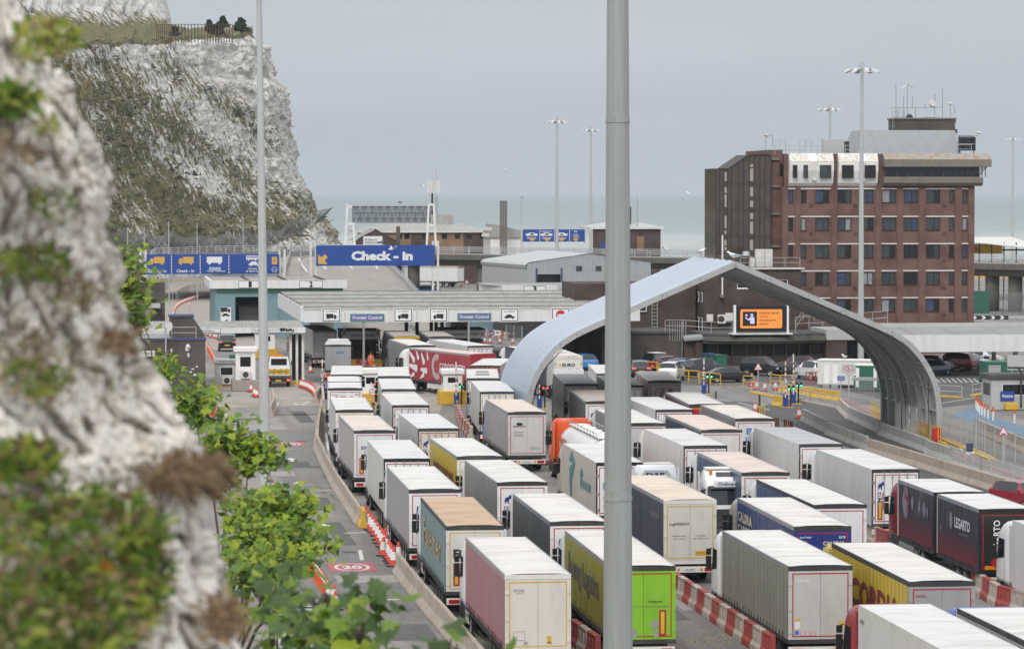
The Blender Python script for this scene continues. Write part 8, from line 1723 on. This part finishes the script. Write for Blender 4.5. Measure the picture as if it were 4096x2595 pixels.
MB().add([(-.7,1.3,1.12),(.7,1.3,1.12),(.66,2.0,1.0),(-.66,2.0,1.0)],[(0,1,2,3)]).build('bonnet_panel','police_yellow',pc);MB().box(-.5,.5,-.3,0,1.83,1.92).build('light_bar','bluebox',pc)
car('black estate car driving away under the pass holders canopy',*c10(957,1062),'suv',BK,6,1.1,True);car('bright blue car beyond the black lorry with deflector',2335,1478,'hatch',(.06,.25,.6),15,1.1)
car('dark car with bicycles seen behind the thick pole',*c13(372,650),'hatch',DKG,10,1.1,True);car('white car carrying bicycles behind the dusky pink lorry',*c13(735,690),'suv',WT,-15,1.05,True);car('red car half out of frame behind the black and red lorry',*c20(1500,830),'hatch',(.30,.02,.035),-150,1.0)
for l,x,y,c,rz in[('far dark red car under the flyover',20,330,(.12,.02,.02),0),('far blue car under the flyover',165,325,(.05,.22,.55),-70),('far silver car under the flyover beside the blue one',225,322,SV,-70),('far grey car under the flyover, right of the silver one',285,320,(.3,.3,.32),-70),('far blue and white police car before the side-on lorry',520,340,(.4,.5,.75),0),('dark blue car at the foot of the check-in gantry',340,540,(.03,.08,.2),-75)]:car(l,*r16(x,y),'hatch',c,rz,1.15,group='far cars under the flyover')
# cars' roof over bay one: tail of a car transporter
car('dark red car on a transporter glimpsed over shed bay one',0,0,'saloon',(.08,.01,.012),7,1.05,True,'far cars under the flyover',at=A(1005,1197,424))
# maintenance pickup
mat('board_yellow',(.58,.50,.05),.45,var=.1)
t=thing('maintenance_truck','white pickup with yellow HIGHWAY MAINTENANCE board beside the left mast','van',G(*c10(1440,1405)),R(3))
MB().loft([[(x,y,z)for x,y in((-w_,a),(w_,a),(w_,b_),(-w_,b_))]for z,w_,a,b_ in((.9,1.05,2.6,5.3),(1.5,1.08,2.6,5.4),(2.0,1.0,2.65,4.6),(2.75,.85,2.75,4.2))]).build('cab','white_clean',t);MB().box(-.75,.75,2.6,2.66,2.0,2.6).build('rear_window','glass_dark',t);MB().box(-1.15,1.15,0,2.55,.85,1.0).build('bed','dark',t);MB().box(-1.15,1.15,0,.08,1.22,1.75).build('tailboard','board_yellow',t)
for k in range(4):flat(t,[[(-1.15+k*.58,1.23),(-.95+k*.58,1.23),(-.85+k*.58,1.34),(-1.05+k*.58,1.34)],[(-1.15+k*.58,1.6),(-.95+k*.58,1.6),(-.75+k*.58,1.74),(-.95+k*.58,1.74)]],'signred',-.01,'chevron')
text(t,'HIGHWAY MAINTENANCE',-1.05,1.05,1.38,1.57,'ink',-.014);MB().box(-.45,.45,3.2,3.5,2.76,2.95).build('beacon_bar','amber',t);MB().box(-1.15,1.15,0,.1,.55,.84).build('bumper','black',t)
for s in(-1,1):MB().box(s*.95-.12,s*.95+.12,-.03,-.001,.6,.78).build('tail_light','taillit',t);[wheel(t,s*.9,y,.42)for y in(1.0,4.4)];MB().box(s*1.25-.1,s*1.25+.1,4.3,4.45,1.9,2.3).build('mirror','black',t)
MB().box(-.28,.28,-.02,-.001,.58,.7).build('number_plate','plate_y',t)
# rear of an emergency vehicle under the canopy
t=thing('emergency_van','white emergency van with red and yellow chevron rear under the canopy','van',A(1840,1308,378),ROT);t.location.z=0;MB().box(-1.1,1.1,0,6,.4,3.5).build('body','white',t)
for k in range(8):
    for s in(-1,1):flat(t,[[(s*1.05,.5+k*.3),(0,1.1+k*.3),(0,1.28+k*.3),(s*1.05,.68+k*.3)]],'signred' if k%2 else 'police_yellow',-.01-.001*k,'chevron')
# second euro leasing lorry tail beyond the arch
lorry('white lorry rear with yellow outline lettered EURO LEASING beyond the arch',(2217,1424),None,'box',side=(.7,.7,.7),rear=(.74,.73,.70),roof=(.72,.68,.64),tape='tape_y',header='offwhite',rods=False,decals=[('R','>>',-.9,-.6,3.05,3.32,'signgold',.05),('R','EURO',-.55,.6,3.05,3.35,'ink',.04),('R','LEASING',-.95,.95,2.6,2.9,'ink',.04)])
# ---------------------------------------------------------------- person in orange
def person():
    p=G(1484,1480);t=thing('person','person in orange high visibility suit standing by the police booth','person',p,R(15))
    J={'pel':(0,0,.95),'bel':(0,0,1.12),'che':(0,-.01,1.35),'nek':(0,0,1.52),'hed':(0,-.02,1.60),'top':(0,-.01,1.78),
         'hl':(.10,0,.90),'kl':(.12,-.03,.50),'al':(.12,.03,.10),'tl':(.13,-.14,.04),'hr':(-.10,0,.90),'kr':(-.11,-.02,.50),'ar':(-.11,.04,.10),'tr':(-.12,-.13,.04),
         'sl':(.20,0,1.43),'el':(.27,.03,1.15),'wl':(.24,-.10,.93),'ql':(.23,-.15,.84),'sr':(-.20,0,1.43),'er':(-.28,.02,1.15),'wr':(-.26,-.08,.92),'qr':(-.25,-.12,.83)}
    rad={'pel':.16,'bel':.15,'che':.17,'nek':.065,'hed':.09,'top':.075,'hl':.10,'kl':.075,'al':.06,'tl':.05,'hr':.10,'kr':.075,'ar':.06,'tr':.05,'sl':.08,'el':.06,'wl':.045,'ql':.04,'sr':.08,'er':.06,'wr':.045,'qr':.04}
    E=[('pel','bel'),('bel','che'),('che','nek'),('nek','hed'),('hed','top'),('pel','hl'),('hl','kl'),('kl','al'),('al','tl'),('pel','hr'),('hr','kr'),('kr','ar'),('ar','tr'),('che','sl'),('sl','el'),('el','wl'),('wl','ql'),('che','sr'),('sr','er'),('er','wr'),('wr','qr')]
    ks=list(J);me=bpy.data.meshes.new('body');me.from_pydata([J[k]for k in ks],[(ks.index(a),ks.index(b))for a,b in E],[])
    o=obj('body',me,t);o.modifiers.new('s','SKIN');o.modifiers.new('u','SUBSURF').levels=2
    for k,sv in zip(ks,me.skin_vertices[0].data):sv.radius=(rad[k],rad[k]);sv.use_root=k=='pel'
    dg=bpy.context.evaluated_depsgraph_get();m2=bpy.data.meshes.new_from_object(o.evaluated_get(dg));o.modifiers.clear();o.data=m2
    for m in('hivis','skin','silver','black'):m2.materials.append(MATS[m])
    for f in m2.polygons:
        c=f.center;i=0
        if c.z>1.50 or(abs(c.x)>.17 and c.z<.90 and c.z>.7):i=1
        elif c.z<.12:i=3
        elif .20<c.z<.26 or .32<c.z<.38 or 1.02<c.z<1.08 or 1.20<c.z<1.26:i=2
        f.material_index=i;f.use_smooth=True
    h=MB();n=12
    h.loft([[(r*math.cos(2*math.pi*i/n),.02+r*1.1*math.sin(2*math.pi*i/n),z)for i in range(n)]for r,z in((.095,1.66),(.112,1.72),(.10,1.80),(.05,1.86))]);h.box(-.1,.1,.05,.11,1.5,1.72);h.build('hair','hair',t,smooth=True)
    fb=MB();[fb.box(s*.035-.012,s*.035+.012,-.118,-.10,1.655,1.67)for s in(-1,1)];fb.box(-.025,.025,-.118,-.1,1.58,1.59);fb.build('eyes_and_mouth','ink',t);MB().add([(-.015,-.1,1.62),(.015,-.1,1.62),(0,-.135,1.615),(0,-.1,1.66)],[(0,1,2),(0,2,3),(1,3,2)]).build('nose','skin',t)
    for s in(-1,1):
        for k in range(4):MB().tube((s*.245+(k-1.5)*.018,-.13,.85),(s*.245+(k-1.5)*.02,-.15,.78),.009,5).build('finger','skin',t)
        MB().tube((s*.215,-.14,.86),(s*.20,-.17,.82),.01,5).build('thumb','skin',t)
    t.scale=(1.05,)*3
person()
# ---------------------------------------------------------------- gulls
def gull(label,p,s=1.0,fly=False,rz=0):
    t=thing('seagull',label,'bird',p,rz,'gulls');t.scale=(s,)*3;n=8
    MB().loft([[(r*math.cos(2*math.pi*i/n),y,.22+dz+r*math.sin(2*math.pi*i/n))for i in range(n)]for y,r,dz in((-.30,.02,.0),(-.15,.07,0),(.02,.10,.02),(.14,.07,.07),(.20,.05,.14),(.26,.05,.17),(.31,.02,.16))]).build('body','white_clean',t,smooth=True);MB().tube((0,.31,.37),(0,.39,.35),.015,5,.004).build('beak','amber',t)
    for sd in(-1,1):
        if fly:MB().add([(sd*.06,.1,.26),(sd*.06,-.08,.26),(sd*.38,.0,.42),(sd*.38,.14,.44),(sd*.8,-.1,.36)],[(0,1,2,3),(3,2,4)]).build('wing','wing_grey',t)
        else:MB().loft([[(sd*(.07+.03*math.cos(2*math.pi*i/6)),y,.25+r*math.sin(2*math.pi*i/6))for i in range(6)]for y,r in((-.36,.01),(-.1,.06),(.08,.04))]).build('wing','wing_grey',t);MB().tube((sd*.03,0,0),(sd*.03,0,.16),.008,5).build('leg','amber',t)
mat('wing_grey',(.38,.40,.43),.7,var=.1)
gull('white gull perched at the near peak of the arch',AR.matrix_basis@Vector((0,.6,13.55)),1.7,rz=1.2);gull('white gull perched further along the arch ridge',AR.matrix_basis@Vector((0,14,13.6)),1.6,rz=-1.0);gull('white gull on the roof of the white cabin',G(*r14(178,760))+Vector((2.6,.6,2.64)),1.2,rz=.6)
gull('white gull flying across the check-in sign',A(r17(1440),v17(925),430),1.9,True,R(-60));gull('white gull flying over the flyover near the thick pole',A(2660,1007,450),1.7,True,R(60));gull('gull gliding over the sea left of the office block',A(2752,784,500),1.6,True,.5);gull('small gull high in the sky left of the thick pole',A(2017,685,700),1.8,True,.3);gull('small gull over the sea near the phone mast',A(1688,755,600),1.8,True,1.0)
# ================================================================== near chalk outcrop, its plants, the sycamores
K=1.7009
EDG=[(-60,10),(0,40),(50,75),(100,95),(150,140),(200,180),(250,220),(300,233),(350,255),(400,277),(450,289),(500,272),(540,255),(600,278),(650,287),(700,287),(750,310),(800,335),(850,365),(900,395),(950,425),(1000,455),(1050,488),(1100,497),(1150,492),(1200,512),(1260,522),(1300,528),(1350,540),(1400,556),(1450,572),(1526,590),(1700,640),(1900,690)]
EDG=[(a*K,b*K)for a,b in EDG]
def rock_Y(s,v):return .7*(8.7+2.3*s**1.4-max(0,(v-1600)/1000)*.8)
def outcrop_mat():
    m=bpy.data.materials.new('near_chalk');MATS['near_chalk']=m
    n,l,b=nodes_of(m);b.inputs['Roughness'].default_value=.95;b.inputs['Specular IOR Level'].default_value=.1
    t=n.new('ShaderNodeTexCoord');at=n.new('ShaderNodeAttribute');at.attribute_name='crack'
    def nz_(s,d):z=n.new('ShaderNodeTexNoise');z.inputs['Scale'].default_value=s;z.inputs['Detail'].default_value=d;z.inputs['Roughness'].default_value=.65;l(t.outputs['Object'],z.inputs['Vector']);return z.outputs['Fac']
    def mix(a,c,f,lo,hi,amt):
        rp=n.new('ShaderNodeMapRange');rp.inputs['From Min'].default_value=lo;rp.inputs['From Max'].default_value=hi;rp.inputs['To Max'].default_value=amt;l(f,rp.inputs['Value'])
        q=n.new('ShaderNodeMix');q.data_type='RGBA';q.inputs['B'].default_value=(*c,1);l(a,q.inputs['A']);l(rp.outputs[0],q.inputs['Factor']);return q.outputs['Result']
    c0=n.new('ShaderNodeRGB');c0.outputs[0].default_value=(.95,.89,.81,1)
    o=mix(c0.outputs[0],(.70,.63,.55),nz_(7,7),.50,.72,.6);o=mix(o,(.26,.21,.16),nz_(15,6),.60,.76,.4);o=mix(o,(.95,.91,.85),nz_(4,5),.5,.66,.6)
    o=mix(o,(.34,.27,.21),at.outputs['Fac'],.42,1.0,.6)      # soil and dead roots held in the joints
    o=mix(o,(.28,.27,.13),nz_(2.2,5),.63,.74,.4)
    l(o,b.inputs['Base Color'])
    bp=n.new('ShaderNodeBump');bp.inputs['Strength'].default_value=.7;bp.inputs['Distance'].default_value=.03;l(nz_(26,6),bp.inputs['Height']);l(bp.outputs[0],b.inputs['Normal'])
outcrop_mat()
def outcrop():
    NV,NS=330,190;vs_=[];cr_=[]
    for j in range(NV+1):
        v=lerp(-70,3150,j/NV);ue=interp(v,EDG)
        for i in range(NS+1):
            f=i/NS*1.25
            if f<=1:p=A(lerp(-320,ue-14,f),v,rock_Y(f,v))
            else:g=(f-1)/.25;p=A(ue-14-260*g*g,v,rock_Y(1,v)+1.3*g+.18*math.sin(g*1.6))
            round_=max(0,1-abs(f-1)/.10);
            q=Vector((p.x*6.0,p.y*4.0,p.z*10.5+p.x*2.5));q+=Vector((noise.noise(p*6),noise.noise(p*6+Vector((5,5,5))),noise.noise(p*6+Vector((9,1,3)))))*.7
            dd,ff=noise.voronoi(q);cell=min(1,(dd[1]-dd[0])*5);fa=ff[0];tilt=noise.cell(fa*3.1)-.5
            q2=q*2.7+Vector((noise.noise(p*16),noise.noise(p*17),noise.noise(p*15)))*.5;d2,f2=noise.voronoi(q2);c2=min(1,(d2[1]-d2[0])*4);t2=noise.cell(f2[0]*2.3)-.5
            big=noise.fractal(p*2.1,1,2,5)
            d=.022*cell+.05*tilt+.03*(q-fa).dot(Vector((tilt,.3,t2)))+.010*c2+.018*t2+(.055*big)+.012*noise.fractal(p*24,.8,2.1,4)
            nrm=Vector((.35+.6*round_,-1+.3*round_,.2)).normalized()
            p=p+nrm*(d-.03)
            vs_.append(p);cr_.append(max(0,1-cell*1.6)*.8+max(0,1-c2*1.5)*.6+max(0,-big)*.3)
    b=MB();b.add(vs_,[(j*(NS+1)+i,(j+1)*(NS+1)+i,(j+1)*(NS+1)+i+1,j*(NS+1)+i+1)for j in range(NV)for i in range(NS)])
    o=b.build('chalk_outcrop','near_chalk',smooth=True);a=o.data.attributes.new('crack','FLOAT','POINT');a.data.foreach_set('value',cr_);struct(o)
outcrop()
mat('hill_grass',(.12,.13,.055),.95,var=.3,scale=.4,dirt=(.40,.37,.33),dirt_amt=.7,dscale=.25)
hb=MB();NXh,NYh=24,30
for j in range(NYh+1):
    for i in range(NXh+1):
        y=lerp(-30,106,j/NYh);xr_=interp(y,[(-30,6),(8,2.5),(30,-.5),(60,-4),(106,-9)]);x=lerp(-60,xr_,i/NXh)
        z=max(-.3,16.2-.16*max(0,y)+noise.fractal(Vector((x*.12,y*.12,2)),1,2,3)*.5+(2.2 if y<6 else 0)*max(0,1-max(0,y)/6)*0);
        if i==NXh:z=-.3
        hb.v.append((x,y,z))
hb.f=[(j*(NXh+1)+i,j*(NXh+1)+i+1,(j+1)*(NXh+1)+i+1,(j+1)*(NXh+1)+i)for j in range(NYh)for i in range(NXh)];hb.m=[0]*len(hb.f)
struct(hb.build('hillside','hill_grass',smooth=True))
# plants rooted on the outcrop
def leafy(key,col,tr=.35):
    m=bpy.data.materials.new(key);MATS[key]=m
    n,l,b=nodes_of(m);b.inputs['Roughness'].default_value=.5;oi=n.new('ShaderNodeObjectInfo');g=n.new('ShaderNodeNewGeometry');t=n.new('ShaderNodeTexCoord')
    z=n.new('ShaderNodeTexNoise');z.inputs['Scale'].default_value=6;z.inputs['Detail'].default_value=3;l(g.outputs['Position'],z.inputs['Vector'])
    q=n.new('ShaderNodeMix');q.data_type='RGBA';q.inputs['A'].default_value=(*[c*.6 for c in col],1);q.inputs['B'].default_value=(*[min(1,c*1.45)for c in col],1)
    ad=n.new('ShaderNodeMath');ad.operation='MULTIPLY_ADD';l(oi.outputs['Random'],ad.inputs[0]);ad.inputs[1].default_value=.35;l(z.outputs['Fac'],ad.inputs[2]);sb=n.new('ShaderNodeMath');sb.operation='SUBTRACT';l(ad.outputs[0],sb.inputs[0]);sb.inputs[1].default_value=.17
    l(sb.outputs[0],q.inputs['Factor']);l(q.outputs['Result'],b.inputs['Base Color'])
    tb=n.new('ShaderNodeBsdfTranslucent');hs=n.new('ShaderNodeHueSaturation');hs.inputs['Value'].default_value=1.5;l(q.outputs['Result'],hs.inputs['Color']);l(hs.outputs[0],tb.inputs[0])
    ms=n.new('ShaderNodeMixShader');ms.inputs[0].default_value=tr;l(b.outputs[0],ms.inputs[1]);l(tb.outputs[0],ms.inputs[2]);l(ms.outputs[0],n['Material Output'].inputs[0])
leafy('plant_green',(.11,.19,.025));leafy('plant_lime',(.29,.33,.06));leafy('plant_dark',(.05,.08,.02));leafy('straw',(.38,.28,.17),.2);leafy('straw_dark',(.20,.125,.075),.2);leafy('flower',(.62,.58,.42),.2);leafy('lilac',(.45,.38,.62),.2);leafy('rust_leaf',(.42,.13,.03),.2)
prn=random.Random(17)
def plant(label,u,v,ru,rv,n,mats,ln,wd,droop=.4,out=.06,spread=1.0,cat='plant',name='outcrop_plant',lean=(0,0)):
    u,v,ru,rv=u*K,v*K,ru*K,rv*K;c=None;b=MB()
    for _ in range(n):
        a=prn.uniform(0,6.283);r=math.sqrt(prn.random());uu,vv=u+ru*r*math.cos(a),v+rv*r*math.sin(a)
        ue=interp(vv,EDG);s=min(1,max(0,(uu+320)/(ue+306)));p=A(uu,vv,rock_Y(s,vv)-prn.uniform(.0,out)-.04)
        if c is None:c=A(u,v+rv*.5,rock_Y(min(1,max(0,(u+320)/(ue+306))),v))
        d=Vector((prn.gauss(0,.7)*spread+lean[0],-abs(prn.gauss(.3,.4)),prn.gauss(.5,.5)+lean[1])).normalized()*ln*prn.uniform(.5,1.3)
        w_=d.cross(Vector((prn.gauss(0,1),prn.gauss(0,1),prn.gauss(0,1)))).normalized()*wd*prn.uniform(.6,1.3);mid=p+d*.55;tip=p+d+Vector((0,0,-droop*ln*prn.random()))
        b.add([p-w_*.4-c,p+w_*.4-c,mid+w_-c,tip-c,mid-w_-c],[(0,1,2,3,4)],prn.randrange(len(mats)))
    o=b.build(name,mats,None,c);tag(o,label,cat,'plants on the near chalk outcrop')
    if label.startswith('scattered'):stuff(o)
    return o
GRN=['plant_green','plant_lime','plant_green','plant_dark'];DRY=['straw','straw_dark','straw_dark','straw']
MIX=['plant_green','plant_lime','plant_dark','plant_green','plant_lime','straw_dark','plant_green']
for a in[('blurred lime green leaves at the top of the near outcrop',110,95,75,55,170,['plant_green','plant_lime','plant_lime','straw'],.035,.008),('pale round flower head sticking out near the outcrop top',148,75,9,9,40,['flower','flower','plant_lime'],.014,.008),('green leaves at the left edge a third of the way down',22,240,50,45,190,GRN,.04,.010),('dry brown roots at the left edge below the upper leaves',30,350,55,40,80,DRY,.05,.003),('small lime sprig on the outcrop face',115,300,36,14,30,['plant_lime','straw'],.03,.007),
          ('green sprigs midway down the outcrop',60,625,100,45,190,MIX,.04,.006),('dry tuft on the ledge by the narrow leafy branch',280,815,45,24,170,DRY,.06,.003),('yellowish sprigs below the middle of the outcrop',75,900,85,45,130,['plant_lime','straw','plant_green'],.04,.005),('brown roots at the left below the middle',70,820,60,45,60,DRY,.05,.003),('thin brown stems beside the middle ledge',190,690,60,36,90,DRY+['plant_lime'],.045,.003),
          ('large brown grass tuft overhanging the outcrop edge',430,1125,80,38,800,DRY,.085,.0022),('brown grass tuft at the bottom edge of the outcrop',525,1465,38,46,320,DRY,.06,.0025),('green clump at the left above the bottom bank',55,1090,90,50,260,MIX,.045,.007),('dense green bank of leaves at the bottom left',120,1450,260,110,1050,MIX+['straw'],.05,.007),('mixed green bank across the lower outcrop',180,1260,215,115,760,MIX+['straw_dark'],.045,.006),('loose green sprigs right of the lower bank',340,1340,60,100,300,MIX,.045,.007),('pale flower heads low on the outcrop',165,1500,14,12,60,['flower'],.016,.009),('thin green sprigs on the upper middle of the outcrop',120,480,60,40,50,GRN,.03,.005),('orange dead leaves beside the lower bank',240,1345,16,12,26,['rust_leaf'],.028,.008),('scattered dry stems over the upper outcrop',110,330,120,250,260,DRY+['straw_dark'],.035,.002),('scattered dry stems over the middle outcrop',180,760,170,260,380,DRY+['plant_lime','straw_dark'],.035,.002),('two small lilac flowers in the bottom bank',90,1335,10,8,20,['lilac'],.014,.008)]:plant(*a,**({'lean':(.7,-.1),'spread':1.3,'droop':.7}if 'overhanging' in a[0]else{}))
# sycamores
leafy('leaf_a',(.115,.20,.014),.3);leafy('leaf_b',(.25,.315,.02),.35);leafy('leaf_c',(.038,.085,.012),.22);mat('bark',(.09,.07,.05),.9,var=.25,scale=8)
LOBE=[(0,0),(.20,.02),(.34,-.10),(.40,.12),(.62,.20),(.46,.34),(.50,.50),(.26,.50),(.16,.62),(0,.98),(-.16,.62),(-.26,.50),(-.50,.50),(-.46,.34),(-.62,.20),(-.40,.12),(-.34,-.10),(-.20,.02)]
def leaf_geo():return[(x,y,.10*abs(x)-.12*(y-.3)**2)for x,y in LOBE]
LG_=leaf_geo()
def leaf_mesh(m):
    b=MB();b.add([(0,.3,0)]+LG_,[(0,i+1,(i+1)%18+1)for i in range(18)]);b.tube((0,-.45,-.05),(0,.02,0),.012,3);return b.mesh('leaf',m)
LM=[leaf_mesh(m)for m in('leaf_a','leaf_b','leaf_c')]
from mathutils import Matrix
def leaf_matrix(p,size,rnd,toward):
    n_=(Vector((rnd.gauss(0,.45),rnd.gauss(-.35,.4),rnd.gauss(.75,.3)))).normalized();tip=(toward+Vector((rnd.gauss(0,.6),rnd.gauss(0,.6),rnd.gauss(-.35,.4))));tip=(tip-n_*tip.dot(n_)).normalized();x=tip.cross(n_)
    return Matrix(((x.x*size,tip.x*size,n_.x*size,p.x),(x.y*size,tip.y*size,n_.y*size,p.y),(x.z*size,tip.z*size,n_.z*size,p.z),(0,0,0,1)))
def sycamore(label,root,clusters,size,nindiv,seed,wt=(5,5,3)):
    rnd=random.Random(seed);t=thing('sycamore_tree',label,'tree',root);lv=[]
    c0=[A(u*K,v*K,Y)for u,v,*_r,Y in clusters]
    top=sum(c0,Vector())/len(c0);top=root.lerp(top,.45)
    tb=MB();tb.tube((0,0,-.3),top-root,.11*size/.1,8,.06*size/.1);tb.build('trunk','bark',t,smooth=True)
    for(u,v,ru,rv,n,Y),c in zip(clusters,c0):
        ru,rv,n=ru*.9,rv*.9,int(n*1.25);lb=MB();st=top-root;en=c-root;prev=st;m=6
        for k in range(1,m+1):q=st.lerp(en,k/m)+Vector((rnd.gauss(0,.05),rnd.gauss(0,.05),rnd.gauss(0,.04)+.25*math.sin(math.pi*k/m)))*(0 if k==m else 1);lb.tube(prev,q,.03*(1-k/(m+2)),6,.03*(1-(k+1)/(m+2)));prev=q
        nt_=max(3,n//11);tw=[]
        for _ in range(nt_):
            a=rnd.uniform(0,6.283);r=rnd.random()**.55*(1.12 if rnd.random()<.25 else 1);e_=A((u+ru*r*math.cos(a))*K,(v+rv*r*math.sin(a))*K,Y+rnd.gauss(0,.35*Y/40));tw.append(e_);mid=c.lerp(e_,.5)+Vector((0,0,-.06));lb.tube(c-root,mid-root,.014,5,.011);lb.tube(mid-root,e_-root,.011,5,.005)
        o=lb.build('limb','bark',t)
        for _ in range(n):
            e_=rnd.choice(tw);f=rnd.random()**.6;p=c.lerp(e_,.35+.7*f)+Vector((rnd.gauss(0,1),rnd.gauss(0,1),rnd.gauss(0,.7)))*size*1.1;tow=(p-c);tow=tow.normalized()if tow.length>1e-3 else Vector((1,0,0));lv.append((p,leaf_matrix(p-root,size*rnd.uniform(.65,1.25),rnd,tow),rnd.choices((0,1,2),wt)[0]))
    lv.sort(key=lambda q:q[0].y)
    for p,mtx,k in lv[:nindiv]:o=obj('leaf',LM[k],t);o.matrix_local=mtx
    cb=MB()
    for p,mtx,k in lv[nindiv:]:cb.add([mtx@Vector((0,.3,0))]+[mtx@Vector(q)for q in LG_],[(0,i+1,(i+1)%18+1)for i in range(18)],k)
    if cb.v:stuff(cb.build('crown',['leaf_a','leaf_b','leaf_c'],t))
    return t
def hz_(x,y):return 16.2-.16*y
sycamore('leafy sycamore reaching out from behind the near outcrop',Vector((-3.4,38,hz_(0,38))),[(290,600,28,45,90,40),(305,680,38,60,190,40),(300,760,38,40,110,40),(385,870,40,35,90,40),(450,930,55,48,210,40),(480,975,50,28,90,40),(530,1035,70,55,280,39),(600,1070,65,45,220,39),(640,1085,35,25,60,39),(520,1100,55,50,190,39),(590,1200,80,50,330,36),(680,1195,70,50,280,36),(600,1270,80,50,300,35),(700,1265,65,40,200,35),(770,1275,32,18,40,34),(580,1340,50,55,190,33),(650,1330,70,40,170,33)],.097,300,5)
sycamore('nearer blurred sycamore sapling at the bottom left',Vector((-1.15,15,hz_(0,15)-.2)),[(765,1395,60,24,15,15.5),(885,1400,45,22,12,15),(700,1440,60,30,24,16),(625,1390,40,36,30,18),(760,1485,90,32,26,15),(640,1490,55,40,30,16),(850,1475,50,28,14,14.5),(1045,1508,50,14,12,14),(780,1550,170,25,45,15)],.10,300,8,(4,1,5))
# black and white lane sign glimpsed through the leaves at the bottom
t=thing('lane_board','white board with black panel lettered & Pass Holders among the leaves','sign',A(1300,2595,105),0);p=A(1180,2420,105);t.location=(p.x,105,0)
zt_,zb_=A(0,2425,105).z,A(0,2600,105).z;x1=A(1318,2425,105).x-p.x
MB().box(-.6,x1,0,.08,zb_-.4,zt_).build('board','signwhite',t);flat(t,frame_polys(-.6,x1,zb_-.4,zt_,.05),'ink',-.01,'border');xa,xb=-.6+.15,A(1170,0,105).x-p.x;flat(t,[rect(-.62,xb+.3,A(0,2522,105).z,A(0,2458,105).z)],'ink',-.012,'panel');text(t,'& Pass',-.5,.1,A(0,2505,105).z,A(0,2492,105).z,'signwhite',-.016);text(t,'Holders',-.5,.15,A(0,2520,105).z,A(0,2508,105).z,'signwhite',-.016)
[MB().box(x_,x_+.12,.09,.2,0,zt_).build('post','galv',t)for x_ in(-.4,x1-.3)]
# ================================================================== sea air
m=bpy.data.materials.new('haze_air');m.use_nodes=True;nn=m.node_tree.nodes;nn.clear()
vo=nn.new('ShaderNodeVolumePrincipled');vo.inputs['Color'].default_value=(.84,.92,1.0,1);vo.inputs['Density'].default_value=.000065;vo.inputs['Anisotropy'].default_value=0
mo=nn.new('ShaderNodeOutputMaterial');m.node_tree.links.new(vo.outputs[0],mo.inputs['Volume'])
hz=MB().box(-20500,20500,-300,48500,-7.5,125).mesh('haze',m);ho=obj('haze',hz);stuff(ho);tag(ho,'thin pale sea haze filling the air over the port','haze');ho['kind']='stuff'
